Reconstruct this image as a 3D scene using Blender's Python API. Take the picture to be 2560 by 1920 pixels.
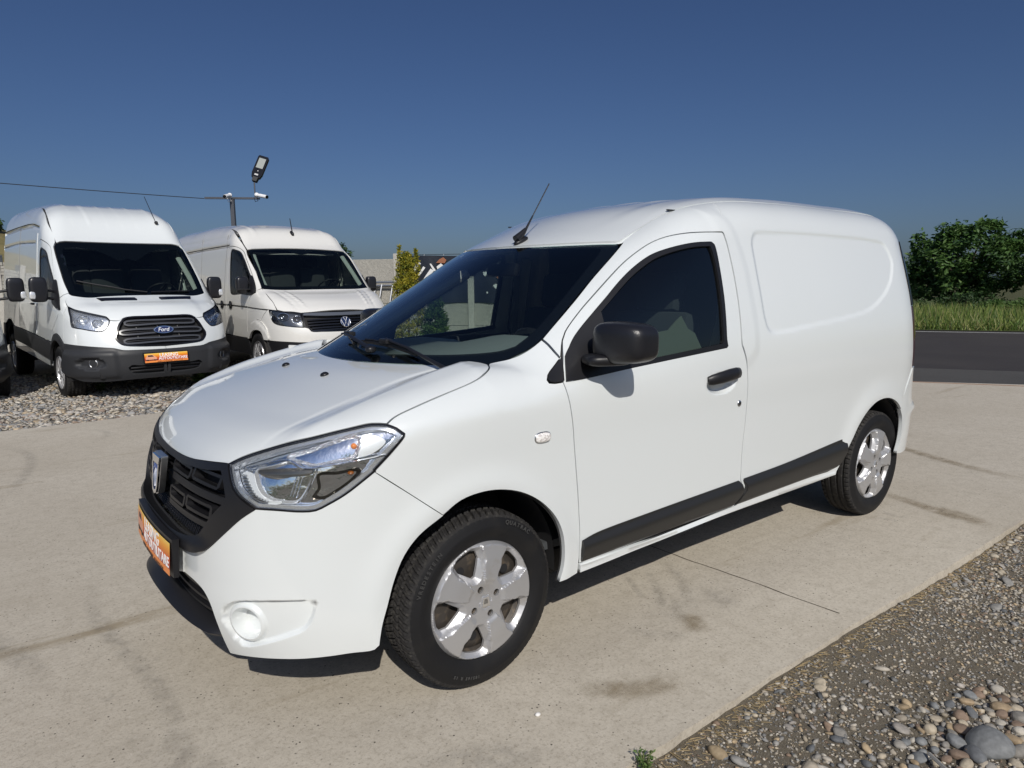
import bpy, bmesh, math, random
import numpy as np
from mathutils import Vector, Matrix, Euler
from mathutils.geometry import delaunay_2d_cdt
for o in list(bpy.data.objects): bpy.data.objects.remove(o)
SC = bpy.context.scene
COL = SC.collection
rng = np.random.default_rng(7)
random.seed(7)
PI = math.pi

# ------------------------------------------------------------------ camera
CAM_POS = (1.2801, 2.6491, 1.3884)
yaw, pitch, roll = math.radians(-127.6385), math.radians(-8.451), math.radians(-0.544)
fw = Vector((math.cos(pitch)*math.cos(yaw), math.cos(pitch)*math.sin(yaw), math.sin(pitch)))
rt = fw.cross(Vector((0, 0, 1))).normalized(); up = rt.cross(fw)
rt2 = rt*math.cos(roll)+up*math.sin(roll); up2 = up*math.cos(roll)-rt*math.sin(roll)
cam = bpy.data.cameras.new('camera'); camo = bpy.data.objects.new('camera', cam); COL.objects.link(camo)
M = Matrix((rt2, up2, -fw)).transposed().to_4x4(); M.translation = Vector(CAM_POS)
camo.matrix_world = M
cam.sensor_width = 36; cam.sensor_fit = 'HORIZONTAL'; cam.lens = 1730.4/2560*36
cam.clip_start = 0.05; cam.clip_end = 2000
SC.camera = camo

# ------------------------------------------------------------------ light
SUN = Vector((0.55, 1.15, 1.0)).normalized()
w = bpy.data.worlds.new('World'); SC.world = w; w.use_nodes = True
nt = w.node_tree; nt.nodes.clear()
sky = nt.nodes.new('ShaderNodeTexSky'); sky.sky_type = 'NISHITA'; sky.sun_disc = False
sky.sun_elevation = math.asin(SUN.z); sky.sun_rotation = math.atan2(SUN.x, SUN.y)
sky.altitude = 300; sky.air_density = 1.0; sky.dust_density = 1.6; sky.ozone_density = 4.0
# the sky away from the sun is a deep, hazy blue; it brightens smoothly towards the sun
tcw = nt.nodes.new('ShaderNodeTexCoord'); dp = nt.nodes.new('ShaderNodeVectorMath'); dp.operation = 'DOT_PRODUCT'
dp.inputs[1].default_value = tuple(SUN); nt.links.new(tcw.outputs['Generated'], dp.inputs[0])
mr = nt.nodes.new('ShaderNodeMapRange'); mr.interpolation_type = 'SMOOTHSTEP'; mr.inputs[1].default_value = -.3; mr.inputs[2].default_value = 1.0
nt.links.new(dp.outputs['Value'], mr.inputs[0])
tint = nt.nodes.new('ShaderNodeMix'); tint.data_type = 'RGBA'; tint.inputs[6].default_value = (.39, .455, .60, 1); tint.inputs[7].default_value = (1.0, 1.0, 1.05, 1)
nt.links.new(mr.outputs[0], tint.inputs[0])
mul = nt.nodes.new('ShaderNodeMix'); mul.data_type = 'RGBA'; mul.blend_type = 'MULTIPLY'; mul.inputs[0].default_value = 1
nt.links.new(sky.outputs[0], mul.inputs[6]); nt.links.new(tint.outputs[2], mul.inputs[7])
bg = nt.nodes.new('ShaderNodeBackground'); bg.inputs[1].default_value = 0.078
out = nt.nodes.new('ShaderNodeOutputWorld')
nt.links.new(mul.outputs[2], bg.inputs[0]); nt.links.new(bg.outputs[0], out.inputs[0])
sl = bpy.data.lights.new('sun', 'SUN'); sl.energy = 3.5; sl.angle = math.radians(0.5); sl.color = (1.0, 0.955, 0.88)
so = bpy.data.objects.new('sun', sl); COL.objects.link(so)
so.rotation_euler = SUN.to_track_quat('Z', 'Y').to_euler(); so.location = (5, 10, 12)
vs = SC.view_settings; vs.view_transform = 'Standard'; vs.look = 'None'; vs.exposure = 0.0; vs.gamma = 1.0
vs.use_curve_mapping = False
SC.render.engine = 'CYCLES'
try:
    SC.cycles.transparent_max_bounces = 24; SC.cycles.max_bounces = 10; SC.cycles.glossy_bounces = 6
except Exception: pass

# ------------------------------------------------------------------ materials
MATS = {}
def mat(name, col, rough=.5, metal=0., spec=.5, coat=0., coat_r=.03, bump=None, noise=None, extra=None):
    """principled material; bump=(scale,strength,dist), noise=(scale,col2,lo,hi[,detail])"""
    if name in MATS: return MATS[name]
    m = bpy.data.materials.new(name); m.use_nodes = True; t = m.node_tree
    b = t.nodes['Principled BSDF']
    b.inputs['Base Color'].default_value = (*col, 1); b.inputs['Roughness'].default_value = rough
    b.inputs['Metallic'].default_value = metal; b.inputs['Specular IOR Level'].default_value = spec
    b.inputs['Coat Weight'].default_value = coat; b.inputs['Coat Roughness'].default_value = coat_r
    tc = t.nodes.new('ShaderNodeTexCoord')
    if noise:
        n = t.nodes.new('ShaderNodeTexNoise'); n.inputs['Scale'].default_value = noise[0]
        n.inputs['Detail'].default_value = noise[4] if len(noise) > 4 else 6
        t.links.new(tc.outputs['Object'], n.inputs['Vector'])
        r = t.nodes.new('ShaderNodeMapRange'); r.inputs[1].default_value = noise[2]; r.inputs[2].default_value = noise[3]
        t.links.new(n.outputs[0], r.inputs[0])
        mx = t.nodes.new('ShaderNodeMix'); mx.data_type = 'RGBA'
        mx.inputs[6].default_value = (*col, 1); mx.inputs[7].default_value = (*noise[1], 1)
        t.links.new(r.outputs[0], mx.inputs[0]); t.links.new(mx.outputs[2], b.inputs['Base Color'])
    if bump:
        n2 = t.nodes.new('ShaderNodeTexNoise'); n2.inputs['Scale'].default_value = bump[0]; n2.inputs['Detail'].default_value = 5
        t.links.new(tc.outputs['Object'], n2.inputs['Vector'])
        bp = t.nodes.new('ShaderNodeBump'); bp.inputs['Strength'].default_value = bump[1]; bp.inputs['Distance'].default_value = bump[2]
        t.links.new(n2.outputs[0], bp.inputs['Height']); t.links.new(bp.outputs[0], b.inputs['Normal'])
    MATS[name] = m
    return m

def glass(name, tint, ior=1.52, rough=0.0, refl=1.0):
    """thin sheet glass: fresnel mix of a mirror reflection and tinted transparency"""
    if name in MATS: return MATS[name]
    m = bpy.data.materials.new(name); m.use_nodes = True; t = m.node_tree; t.nodes.clear()
    o = t.nodes.new('ShaderNodeOutputMaterial'); mx = t.nodes.new('ShaderNodeMixShader')
    fr = t.nodes.new('ShaderNodeFresnel'); fr.inputs[0].default_value = ior
    mul = t.nodes.new('ShaderNodeMath'); mul.operation = 'MULTIPLY'; mul.inputs[1].default_value = 1.6*refl; mul.use_clamp = True
    g = t.nodes.new('ShaderNodeBsdfGlossy'); g.inputs['Roughness'].default_value = rough
    tr = t.nodes.new('ShaderNodeBsdfTransparent'); tr.inputs[0].default_value = (*tint, 1)
    t.links.new(fr.outputs[0], mul.inputs[0]); t.links.new(mul.outputs[0], mx.inputs[0])
    t.links.new(tr.outputs[0], mx.inputs[1]); t.links.new(g.outputs[0], mx.inputs[2]); t.links.new(mx.outputs[0], o.inputs[0])
    MATS[name] = m
    return m

PAINT = mat('white_paint', (.715, .745, .745), .28, coat=1.0, coat_r=.015, bump=(9, .008, .01))
PAINT.node_tree.nodes['Principled BSDF'].inputs['Coat IOR'].default_value = 1.65
PAINT2 = mat('white_paint_warm', (.70, .69, .655), .3, coat=1.0, coat_r=.02, bump=(14, .012, .01))
GAPM = mat('gap_black', (.012, .012, .013), .8)
BLK = mat('black_plastic', (.012, .012, .014), .40, spec=.4, bump=(600, .12, .001))
BLKG = mat('black_gloss', (.008, .008, .01), .12)
TRIM = mat('grey_black_trim', (.020, .0195, .019), .36, spec=.5, bump=(900, .1, .0006))
TRIMG = mat('charcoal_bumper', (.028, .029, .032), .5, spec=.4, bump=(500, .15, .001))
RUB = mat('tyre_rubber', (.011, .011, .012), .6, spec=.25, bump=(180, .2, .001), noise=(9, (.022, .020, .018), .55, .8))
TREAD = mat('tyre_tread', (.026, .025, .025), .85, spec=.2, bump=(260, .5, .002), noise=(60, (.055, .052, .047), .5, .72))
SILV = mat('silver_hubcap', (.50, .50, .51), .42, metal=.6, coat=.6, coat_r=.08, noise=(14, (.42, .39, .35), .58, .8))
STEEL = mat('dirty_steel_wheel', (.06, .052, .045), .55, metal=.4, noise=(30, (.14, .11, .08), .5, .7))
CHROME = mat('chrome', (.82, .83, .85), .06, metal=1.0)
CHROMED = mat('satin_metal', (.5, .51, .53), .3, metal=1.0)
GLASS = glass('window_glass', (.72, .83, .79))
GLASSD = glass('windscreen_glass', (.80, .89, .86), refl=1.0)
GLASSB = glass('van_glass', (.62, .70, .66), refl=.6)
LENS = glass('lamp_lens', (.93, .95, .97), ior=1.45)
FRIT = mat('black_frit', (.006, .007, .01), .08, coat=.5)
INT = mat('interior_grey', (.06, .065, .07), .7, bump=(300, .2, .001))
INTL = mat('interior_light', (.42, .44, .43), .75)
DASH = mat('dashboard', (.17, .19, .195), .55, bump=(500, .2, .001))
SEAT = mat('seat_fabric', (.03, .032, .036), .95, bump=(400, .3, .001))
AMB = mat('amber_lens', (.75, .22, .03), .15)
REDL = mat('red_tail_lens', (.06, .004, .010), .06, coat=1.0)
WHITEP = mat('white_plastic', (.8, .8, .8), .35)
GREYM = mat('grey_metal_tube', (.09, .095, .11), .45, metal=.3)

# ------------------------------------------------------------------ object helpers
def prop(o, label=None, cat=None, group=None, kind=None):
    if label: o['label'] = label
    if cat: o['category'] = cat
    if group: o['group'] = group
    if kind: o['kind'] = kind
    return o
def empty(name, loc=(0, 0, 0), rz=0., label=None, cat=None, group=None):
    o = bpy.data.objects.new(name, None); COL.objects.link(o); o.location = loc; o.rotation_euler = (0, 0, rz)
    o.empty_display_size = .2
    return prop(o, label, cat, group)
def link(name, me, parent=None):
    o = bpy.data.objects.new(name, me); COL.objects.link(o)
    if parent is not None: o.parent = parent
    return o
def mesh(name, V, Fc, mats, parent=None, smooth=True, midx=None, sharp=None):
    me = bpy.data.meshes.new(name)
    me.from_pydata([tuple(map(float, v)) for v in V], [], [tuple(map(int, f)) for f in Fc])
    if not isinstance(mats, (list, tuple)): mats = [mats]
    for m in mats: me.materials.append(m)
    if midx is not None: me.polygons.foreach_set('material_index', np.asarray(midx, np.int32))
    me.polygons.foreach_set('use_smooth', np.full(len(me.polygons), bool(smooth)))
    me.update()
    if smooth and sharp:
        try: me.set_sharp_from_angle(angle=math.radians(sharp))
        except Exception: pass
    return link(name, me, parent)
def fastmesh(name, V, T, mats, parent=None, smooth=False, midx=None):
    """triangles from numpy arrays"""
    me = bpy.data.meshes.new(name); V = np.asarray(V, np.float32); T = np.asarray(T, np.int32)
    me.vertices.add(len(V)); me.vertices.foreach_set('co', V.ravel())
    k = T.shape[1]
    me.loops.add(T.size); me.loops.foreach_set('vertex_index', T.ravel())
    me.polygons.add(len(T)); me.polygons.foreach_set('loop_start', np.arange(0, T.size, k, dtype=np.int32))
    me.polygons.foreach_set('loop_total', np.full(len(T), k, np.int32))
    if not isinstance(mats, (list, tuple)): mats = [mats]
    for m in mats: me.materials.append(m)
    if midx is not None: me.polygons.foreach_set('material_index', np.asarray(midx, np.int32))
    me.polygons.foreach_set('use_smooth', np.full(len(T), bool(smooth)))
    me.update(calc_edges=True); me.validate()
    return link(name, me, parent)

class MB:
    """collects simple shapes into one mesh"""
    def __init__(s): s.V = []; s.F = []; s.M = []
    def add(s, V, Fc, mi=0):
        n = len(s.V); s.V += [tuple(v) for v in V]; s.F += [tuple(i+n for i in f) for f in Fc]; s.M += [mi]*len(Fc); return s
    def box(s, c, size, R=None, mi=0, bev=0.):
        bm = bmesh.new(); bmesh.ops.create_cube(bm, size=1)
        for v in bm.verts: v.co = Vector((v.co.x*size[0], v.co.y*size[1], v.co.z*size[2]))
        if bev > 0: bmesh.ops.bevel(bm, geom=bm.edges[:], offset=bev, segments=2, affect='EDGES', profile=.6)
        Rm = Euler(R).to_matrix() if R is not None and not isinstance(R, Matrix) else (R or Matrix.Identity(3))
        bm.verts.index_update()
        s.add([Rm @ v.co+Vector(c) for v in bm.verts], [[v.index for v in f.verts] for f in bm.faces], mi); bm.free(); return s
    def tube(s, path, r, n=8, mi=0, cap=True, scale=(1, 1)):
        P = [Vector(p) for p in path]; rr = r if isinstance(r, (list, tuple)) else [r]*len(P)
        rings = []; prev = None
        for i, p in enumerate(P):
            t = (P[min(i+1, len(P)-1)]-P[max(i-1, 0)]).normalized()
            if prev is None:
                a = Vector((0, 0, 1)) if abs(t.z) < .9 else Vector((1, 0, 0)); u = t.cross(a).normalized()
            else: u = (prev-t*prev.dot(t)).normalized()
            prev = u; v = t.cross(u)
            rings.append([p+(u*math.cos(2*PI*k/n)*scale[0]+v*math.sin(2*PI*k/n)*scale[1])*rr[i] for k in range(n)])
        V = [v for r_ in rings for v in r_]; Fc = []
        for i in range(len(P)-1):
            for k in range(n):
                Fc.append((i*n+k, i*n+(k+1) % n, (i+1)*n+(k+1) % n, (i+1)*n+k))
        if cap: Fc.append(tuple(range(n))[::-1]); Fc.append(tuple((len(P)-1)*n+k for k in range(n)))
        return s.add(V, Fc, mi)
    def lathe(s, prof, c=(0, 0, 0), axis='y', n=48, mi=0, close=False):
        """prof: list of (radius, along-axis)"""
        V = []; m = len(prof)
        for k in range(n):
            a = 2*PI*k/n; ca, sa = math.cos(a), math.sin(a)
            for r, h in prof:
                if axis == 'y': V.append((c[0]+r*ca, c[1]+h, c[2]+r*sa))
                elif axis == 'z': V.append((c[0]+r*ca, c[1]+r*sa, c[2]+h))
                else: V.append((c[0]+h, c[1]+r*ca, c[2]+r*sa))
        Fc = []
        for k in range(n):
            for j in range(m-1 if not close else m):
                j2 = (j+1) % m
                q = (k*m+j, ((k+1) % n)*m+j, ((k+1) % n)*m+j2, k*m+j2)
                Fc.append(q if axis != 'y' else q[::-1])
        return s.add(V, Fc, mi)
    def prism(s, poly, a, b, fn=None, mi=0):
        """poly in 2D; extruded from a to b; fn maps (u,v,w)->xyz"""
        fn = fn or (lambda u, v, w_: (u, v, w_)); n = len(poly)
        V = [fn(u, v, a) for u, v in poly]+[fn(u, v, b) for u, v in poly]
        Fc = [tuple(range(n))[::-1], tuple(range(n, 2*n))]+[(i, (i+1) % n, n+(i+1) % n, n+i) for i in range(n)]
        return s.add(V, Fc, mi)
    def obj(s, name, mats, parent=None, smooth=True, sharp=35):
        o = mesh(name, s.V, s.F, mats, parent, smooth, s.M, sharp)
        bm = bmesh.new(); bm.from_mesh(o.data); bmesh.ops.recalc_face_normals(bm, faces=bm.faces[:]); bm.to_mesh(o.data); bm.free()
        if smooth and sharp:
            try: o.data.set_sharp_from_angle(angle=math.radians(sharp))
            except Exception: pass
        return o
def superell(c, h, e1=.5, e2=.5, nu=28, nv=18, R=None, warp=None):
    """superellipsoid; h half sizes"""
    V = []; sp = lambda x, e: math.copysign(abs(x)**e, x)
    Rm = Euler(R).to_matrix() if R else Matrix.Identity(3)
    for i in range(nv+1):
        ph = -PI/2+PI*i/nv
        for j in range(nu):
            th = 2*PI*j/nu
            p = Vector((h[0]*sp(math.cos(ph), e1)*sp(math.cos(th), e2), h[1]*sp(math.cos(ph), e1)*sp(math.sin(th), e2), h[2]*sp(math.sin(ph), e1)))
            if warp: p = Vector(warp(p))
            V.append(Rm @ p+Vector(c))
    Fc = [(i*nu+j, i*nu+(j+1) % nu, (i+1)*nu+(j+1) % nu, (i+1)*nu+j) for i in range(nv) for j in range(nu)]
    return V, Fc
def textmesh(name, s, size, mat_, parent=None, fn=None, extr=.002, bold=0.0, align='CENTER', spacing=1.0):
    """lettering as a mesh; fn maps (x,y,z)->xyz"""
    c = bpy.data.curves.new(name, 'FONT'); c.body = s; c.size = size; c.extrude = extr; c.align_x = align; c.align_y = 'CENTER'
    c.offset = bold; c.space_character = spacing; c.resolution_u = 3
    o = bpy.data.objects.new(name, c); COL.objects.link(o)
    dg = bpy.context.evaluated_depsgraph_get(); me = bpy.data.meshes.new_from_object(o.evaluated_get(dg))
    bpy.data.objects.remove(o); bpy.data.curves.remove(c)
    me.name = name
    if fn:
        for v in me.vertices: v.co = Vector(fn(*v.co))
    me.materials.clear(); me.materials.append(mat_)
    return link(name, me, parent)
def copy_tree(o, parent=None):
    c = o.copy(); COL.objects.link(c)
    if parent is not None: c.parent = parent
    for ch in [x for x in bpy.data.objects if x.parent == o]: copy_tree(ch, c)
    return c
# ------------------------------------------------------------------ body surfaces: smooth implicit shells cut into panels
def herm(xk, yk, x):
    xk = np.asarray(xk, float); yk = np.asarray(yk, float)
    h = np.diff(xk); d = np.diff(yk)/h
    m = np.empty_like(yk); m[1:-1] = (d[:-1]*h[1:]+d[1:]*h[:-1])/(h[:-1]+h[1:]); m[0] = d[0]; m[-1] = d[-1]
    x = np.asarray(x, float); i = np.clip(np.searchsorted(xk, x)-1, 0, len(xk)-2)
    t = (x-xk[i])/h[i]; lo = x < xk[0]; hi = x > xk[-1]; tc = np.clip(t, 0, 1)
    r = ((2*tc**3-3*tc**2+1)*yk[i]+(tc**3-2*tc**2+tc)*h[i]*m[i]+(-2*tc**3+3*tc**2)*yk[i+1]+(tc**3-tc**2)*h[i]*m[i+1])
    return r+np.where(lo, (x-xk[0])*m[0], 0)+np.where(hi, (x-xk[-1])*m[-1], 0)
def sst(a, b, x):
    t = np.clip((x-a)/(b-a), 0, 1); return t*t*(3-2*t)
def smax(a, b, k):
    h = np.maximum(k-np.abs(a-b), 0)/k
    return np.maximum(a, b)+h*h*k*.25
class Shell:
    def __init__(s, P): s.P = dict(P); s.loX = s.P['tx'][0]-.1; s.hiX = s.P['tx'][-1]+.14
    def var(s, **k): q = dict(s.P); q.update(k); return Shell(q)
    def F(s, X):
        P = s.P; x, y, z = X[..., 0], np.abs(X[..., 1]), X[..., 2]
        W = herm(P['wz'], P['w'], np.clip(z, P['wz'][0]-.05, P['wz'][-1]+.2))
        tp = P['taper']*sst(P.get('tz0', .95), P.get('tz1', 1.25), z)*np.clip((x+P.get('tpx', 1.4))/1.0, 0, 2)**2
        W = np.maximum(W-tp, .2)
        xf = herm(P['fz'], P['fx'], np.clip(z, P['fz'][0]-.05, P['fz'][-1]+.1))
        xr = herm(P['rz'], P['rx'], np.clip(z, P['rz'][0]-.05, P['rz'][-1]+.1))
        u = np.where(x > P['xs'], (x-P['xs'])/(xf-P['xs']), np.where(x < P['xr0'], (P['xr0']-x)/(P['xr0']-xr), 0))
        u = np.maximum(u, 0); n = np.where(x > -1.5, P['nf'], P['nr'])
        rho = (u**n+(y/W)**n+1e-12)**(1/n)
        fp = (rho-1)*W
        kx, mx = P['kx'], P['mx']
        k = herm(kx, P['k'], np.clip(x, kx[0], kx[-1])); m = herm(mx, P['m'], np.clip(x, mx[0], mx[-1]))
        xx = np.clip(x+k*y*y, s.loX, s.hiX)
        T = herm(P['tx'], P['tz'], xx); e = 1e-3; dT = (herm(P['tx'], P['tz'], xx+e)-T)/e
        T = T-m*y*y
        lb = P.get('lobe')
        if lb:
            yc = np.interp(x, lb[0], lb[1]); h = np.interp(x, lb[0], lb[2])
            T = T+h*sst(-.02, .06, y-yc)*np.where(x < -.45, 0, 1)
        ft = (z-T)/np.sqrt(1+dT*dT)
        kkx, kkv = P.get('kk', ([-3.5, -2, -1, -.5, 0, .4, .8], [.16, .16, .14, .12, .10, .10, .08]))
        kk = herm(kkx, kkv, np.clip(x, kkx[0], kkx[-1]))
        return smax(fp, ft, kk)
    def grad(s, X, e=1.5e-3):
        g = np.stack([s.F(X+np.array(d)*e)-s.F(X-np.array(d)*e) for d in ((1, 0, 0), (0, 1, 0), (0, 0, 1))], -1)
        return g/np.maximum(np.linalg.norm(g, axis=-1, keepdims=True), 1e-9)
def spl(pts, step=.02, closed=False):
    """Catmull-Rom through points, resampled"""
    P = np.asarray(pts, float); n = len(P)
    if n < 3: 
        L = np.linalg.norm(P[1]-P[0]); k = max(1, int(L/step)); t = np.linspace(0, 1, k+1)[:, None]; return P[0]+(P[1]-P[0])*t
    out = []
    segs = n if closed else n-1
    for i in range(segs):
        p1, p2 = P[i], P[(i+1) % n]
        p0 = P[i-1] if (i > 0 or closed) else p1*2-p2
        p3 = P[(i+2) % n] if (i+2 < n or closed) else p2*2-p1
        L = np.linalg.norm(p2-p1); k = max(1, int(round(L/step)))
        d1 = max(np.linalg.norm(p1-p0), 1e-6)**.5; d2 = max(L, 1e-6)**.5; d3 = max(np.linalg.norm(p3-p2), 1e-6)**.5
        m1 = (p1-p0)/d1-(p2-p0)/(d1+d2)+(p2-p1)/d2; m2 = (p2-p1)/d2-(p3-p1)/(d2+d3)+(p3-p2)/d3
        m1 *= d2; m2 *= d2
        for j in range(k):
            t = j/k
            out.append((2*t**3-3*t**2+1)*p1+(t**3-2*t**2+t)*m1+(-2*t**3+3*t**2)*p2+(t**3-t**2)*m2)
    if not closed: out.append(P[-1])
    return np.array(out)
def join(*cs):
    out = []
    for c in cs:
        for p in np.asarray(c, float):
            if not out or np.linalg.norm(p-out[-1]) > 2e-3: out.append(p)
    if np.linalg.norm(out[0]-out[-1]) < 2e-3: out.pop()
    return np.array(out)
def flipy(c): c = np.array(c, float); c[:, 1] *= -1; return c
def inpoly(pts, loops):
    x, y = pts[:, 0], pts[:, 1]; r = np.zeros(len(pts), bool)
    for L in loops:
        a = L; b = np.roll(L, -1, 0)
        for (x1, y1), (x2, y2) in zip(a, b):
            if y1 == y2: continue
            c = ((y1 > y) != (y2 > y)) & (x < (x2-x1)*(y-y1)/(y2-y1)+x1)
            r ^= c
    return r
def pdist(pts, L, closed=True):
    a = np.asarray(L); b = np.roll(a, -1, 0) if closed else a[1:]
    if not closed: a = a[:-1]
    best = np.full(len(pts), 1e9)
    for p, q in zip(a, b):
        d = q-p; l = max(d @ d, 1e-12)
        t = np.clip(((pts-p) @ d)/l, 0, 1)
        e = pts-(p+t[:, None]*d); best = np.minimum(best, np.einsum('ij,ij->i', e, e))
    return np.sqrt(best)
def sdist(pts, L):
    """signed distance to closed loop, positive inside"""
    d = pdist(pts, L); return np.where(inpoly(pts, [L]), d, -d)
def basis(d):
    d = np.asarray(d, float); d = d/np.linalg.norm(d)
    a = np.array([0, 0, 1.]) if abs(d[2]) < .9 else np.array([0, 1., 0])
    e1 = np.cross(a, d); e1 /= np.linalg.norm(e1); e2 = np.cross(d, e1)
    return e1, e2, d
def insetloop(L, a):
    n = len(L); nx = np.roll(L, -1, 0); e = nx-L; l = np.linalg.norm(e, axis=1, keepdims=True); e = e/np.maximum(l, 1e-9)
    nn = np.stack([-e[:, 1], e[:, 0]], -1); n0 = np.roll(nn, 1, 0)
    s = nn+n0; dn = np.maximum(1+np.einsum('ij,ij->i', nn, n0), .35)[:, None]
    return L+a*s/dn
def area2(L): x, y = L[:, 0], L[:, 1]; return .5*np.sum(x*np.roll(y, -1)-y*np.roll(x, -1))
def tri_region(L2, res, refine=()):
    """triangulate a 2D region (outer + holes) with a regular interior grid"""
    allp = np.concatenate(L2); mn, mx_ = allp.min(0), allp.max(0)
    def grid(mn, mx_, r):
        xs = np.arange(mn[0], mx_[0]+r, r); ys = np.arange(mn[1], mx_[1]+r, r*.866)
        G = np.array([(x+(r/2 if j % 2 else 0), y) for j, y in enumerate(ys) for x in xs]); return G
    G = grid(mn, mx_, res); keep = inpoly(G, L2); G = G[keep]
    for (c, rad, rr) in refine:
        c = np.asarray(c); G = G[np.linalg.norm((G-c)/np.asarray(rad), axis=1) > 1] if len(G) else G
        g = grid(c-np.asarray(rad), c+np.asarray(rad), rr); g = g[(np.linalg.norm((g-c)/np.asarray(rad), axis=1) <= 1)]
        g = g[inpoly(g, L2)]; G = np.concatenate([G, g])
    if len(G):
        d = np.full(len(G), 1e9)
        for L in L2: d = np.minimum(d, pdist(G, L))
        G = G[d > res*.45*(np.where(d < 9, 1, 1))] if not refine else G[d > .003]
    V = []; E = []
    for L in L2:
        n = len(V); V += [Vector(p) for p in L]; E += [(n+i, n+(i+1) % len(L)) for i in range(len(L))]
    nb = len(V)
    V += [Vector(p) for p in G]
    r = delaunay_2d_cdt(V, E, [], 0, 1e-6)
    P2 = np.array([tuple(v) for v in r[0]]); T = np.array([f for f in r[2] if len(f) == 3])
    c = P2[T].mean(1); T = T[inpoly(c, L2)]
    a = P2[T]; ar = (a[:, 1, 0]-a[:, 0, 0])*(a[:, 2, 1]-a[:, 0, 1])-(a[:, 2, 0]-a[:, 0, 0])*(a[:, 1, 1]-a[:, 0, 1])
    T = T[np.abs(ar) > 1e-10]; ar = ar[np.abs(ar) > 1e-10]
    T[ar < 0] = T[ar < 0][:, ::-1]
    return P2, T
def solve(sh, P2, e1, e2, d, smin, smax_):
    base = P2[:, :1]*e1+P2[:, 1:]*e2
    ts = np.linspace(smax_, smin, int((smax_-smin)/.025)+2)
    n = len(P2); hi = np.full(n, smax_); lo = np.full(n, np.nan); bestv = np.full(n, 1e9); bests = np.full(n, smax_)
    prev = np.full(n, smax_)
    for t in ts:
        todo = np.isnan(lo)
        if not todo.any(): break
        v = sh.F(base[todo]+t*d); idx = np.where(todo)[0]
        neg = v < 0; lo[idx[neg]] = t; hi[idx[neg]] = prev[idx[neg]]
        prev[idx] = t
        b = np.abs(v) < bestv[idx]; bestv[idx[b]] = np.abs(v[b]); bests[idx[b]] = t
    miss = np.isnan(lo); lo[miss] = bests[miss]; hi[miss] = bests[miss]
    for _ in range(12):
        m = (lo+hi)/2; v = sh.F(base+m[:, None]*d); ng = v < 0
        lo = np.where(ng, m, lo); hi = np.where(ng, hi, m)
    return base+((lo+hi)/2)[:, None]*d
def panel(name, sh, loops, d, mats, parent, res=.025, off=0., depth=.014, inset=.002, disp=None, refine=(), mirror=False, pad=.35, lip=.008, both=None):
    """cut a panel out of shell sh: loops are closed 3D outlines, seen along direction d"""
    e1, e2, d = basis(d)
    L2 = []
    ss = []
    for i, L in enumerate(loops):
        L = np.asarray(L, float); q = np.stack([L @ e1, L @ e2], -1); ss.append(L @ d)
        # resample long edges
        o = []
        for a, b in zip(q, np.roll(q, -1, 0)):
            k = max(1, int(np.linalg.norm(b-a)/res)); o += [a+(b-a)*t/k for t in range(k)]
        q = np.array(o)
        if (area2(q) > 0) != (i == 0): q = q[::-1]
        L2.append(insetloop(q, inset) if inset else q)
    ss = np.concatenate(ss)
    rf = [((np.dot(c, e1), np.dot(c, e2)), r, rr) for c, r, rr in refine]
    P2, T = tri_region(L2, res, rf)
    X = solve(sh, P2, e1, e2, d, ss.min()-pad, ss.max()+pad)
    N = sh.grad(X)
    if off or disp is not None:
        h = np.full(len(X), float(off))
        if disp is not None:
            h = h+disp(X)
            e = 2e-3
            nd = np.maximum((N @ d), .15)[:, None]
            t1 = e1-d*((N @ e1)[:, None]/nd); t2 = e2-d*((N @ e2)[:, None]/nd)
            h1 = (disp(X+t1*e)-disp(X-t1*e))/(2*e); h2 = (disp(X+t2*e)-disp(X-t2*e))/(2*e)
            X2 = X+N*h[:, None]
            a = t1+N*h1[:, None]; b = t2+N*h2[:, None]
            N2 = np.cross(a, b); N2 /= np.maximum(np.linalg.norm(N2, axis=1, keepdims=True), 1e-9); X = X2; N = N2
        else: X = X+N*off
    # flange round every border
    ed = {}
    for t in T:
        for i in range(3):
            a, b = int(t[i]), int(t[(i+1) % 3])
            if (b, a) in ed: del ed[(b, a)]
            else: ed[(a, b)] = 1
    V = [*X]; Fc = [tuple(t) for t in T]; mi = [0]*len(Fc); NN = [*N]
    if depth > 0 and ed:
        nxt = {a: b for a, b in ed}; prv = {b: a for a, b in ed}
        ids = {}
        for a in set(nxt) | set(prv):
            A = X[prv.get(a, a)]; B = X[nxt.get(a, a)]; t = B-A; t = t/max(np.linalg.norm(t), 1e-9)
            lat = np.cross(t, N[a]); lat /= max(np.linalg.norm(lat), 1e-9)     # points away from the material
            i0 = len(V); V += [X[a], X[a]-N[a]*depth, X[a]-N[a]*depth, X[a]-N[a]*depth+lat*lip]; NN += [lat, lat, N[a], N[a]]
            ids[a] = i0
        for a, b in ed:
            i, j = ids[a], ids[b]
            Fc += [(i, i+1, j+1), (i, j+1, j)]; mi += [0, 0]
            if lip > 0: Fc += [(i+2, i+3, j+3), (i+2, j+3, j+2)]; mi += [1, 1]
    V = np.array(V); NN = np.array(NN)
    if not isinstance(mats, (list, tuple)): mats = [mats, GAPM]
    res_ = []
    for side in ((1, -1) if mirror else (1,)):
        S = np.array([1, side, 1.0]); FF = np.array(Fc, np.int32)
        if side < 0: FF = FF[:, ::-1]
        par = parent[0 if side > 0 else 1] if isinstance(parent, (list, tuple)) else parent
        o = fastmesh(name, V*S, FF, mats, par, True, mi)
        try: o.data.normals_split_custom_set_from_vertices([tuple(n) for n in NN*S])
        except Exception as ex: print('normals', ex)
        res_.append(o)
    return res_ if mirror else res_[0]
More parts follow.
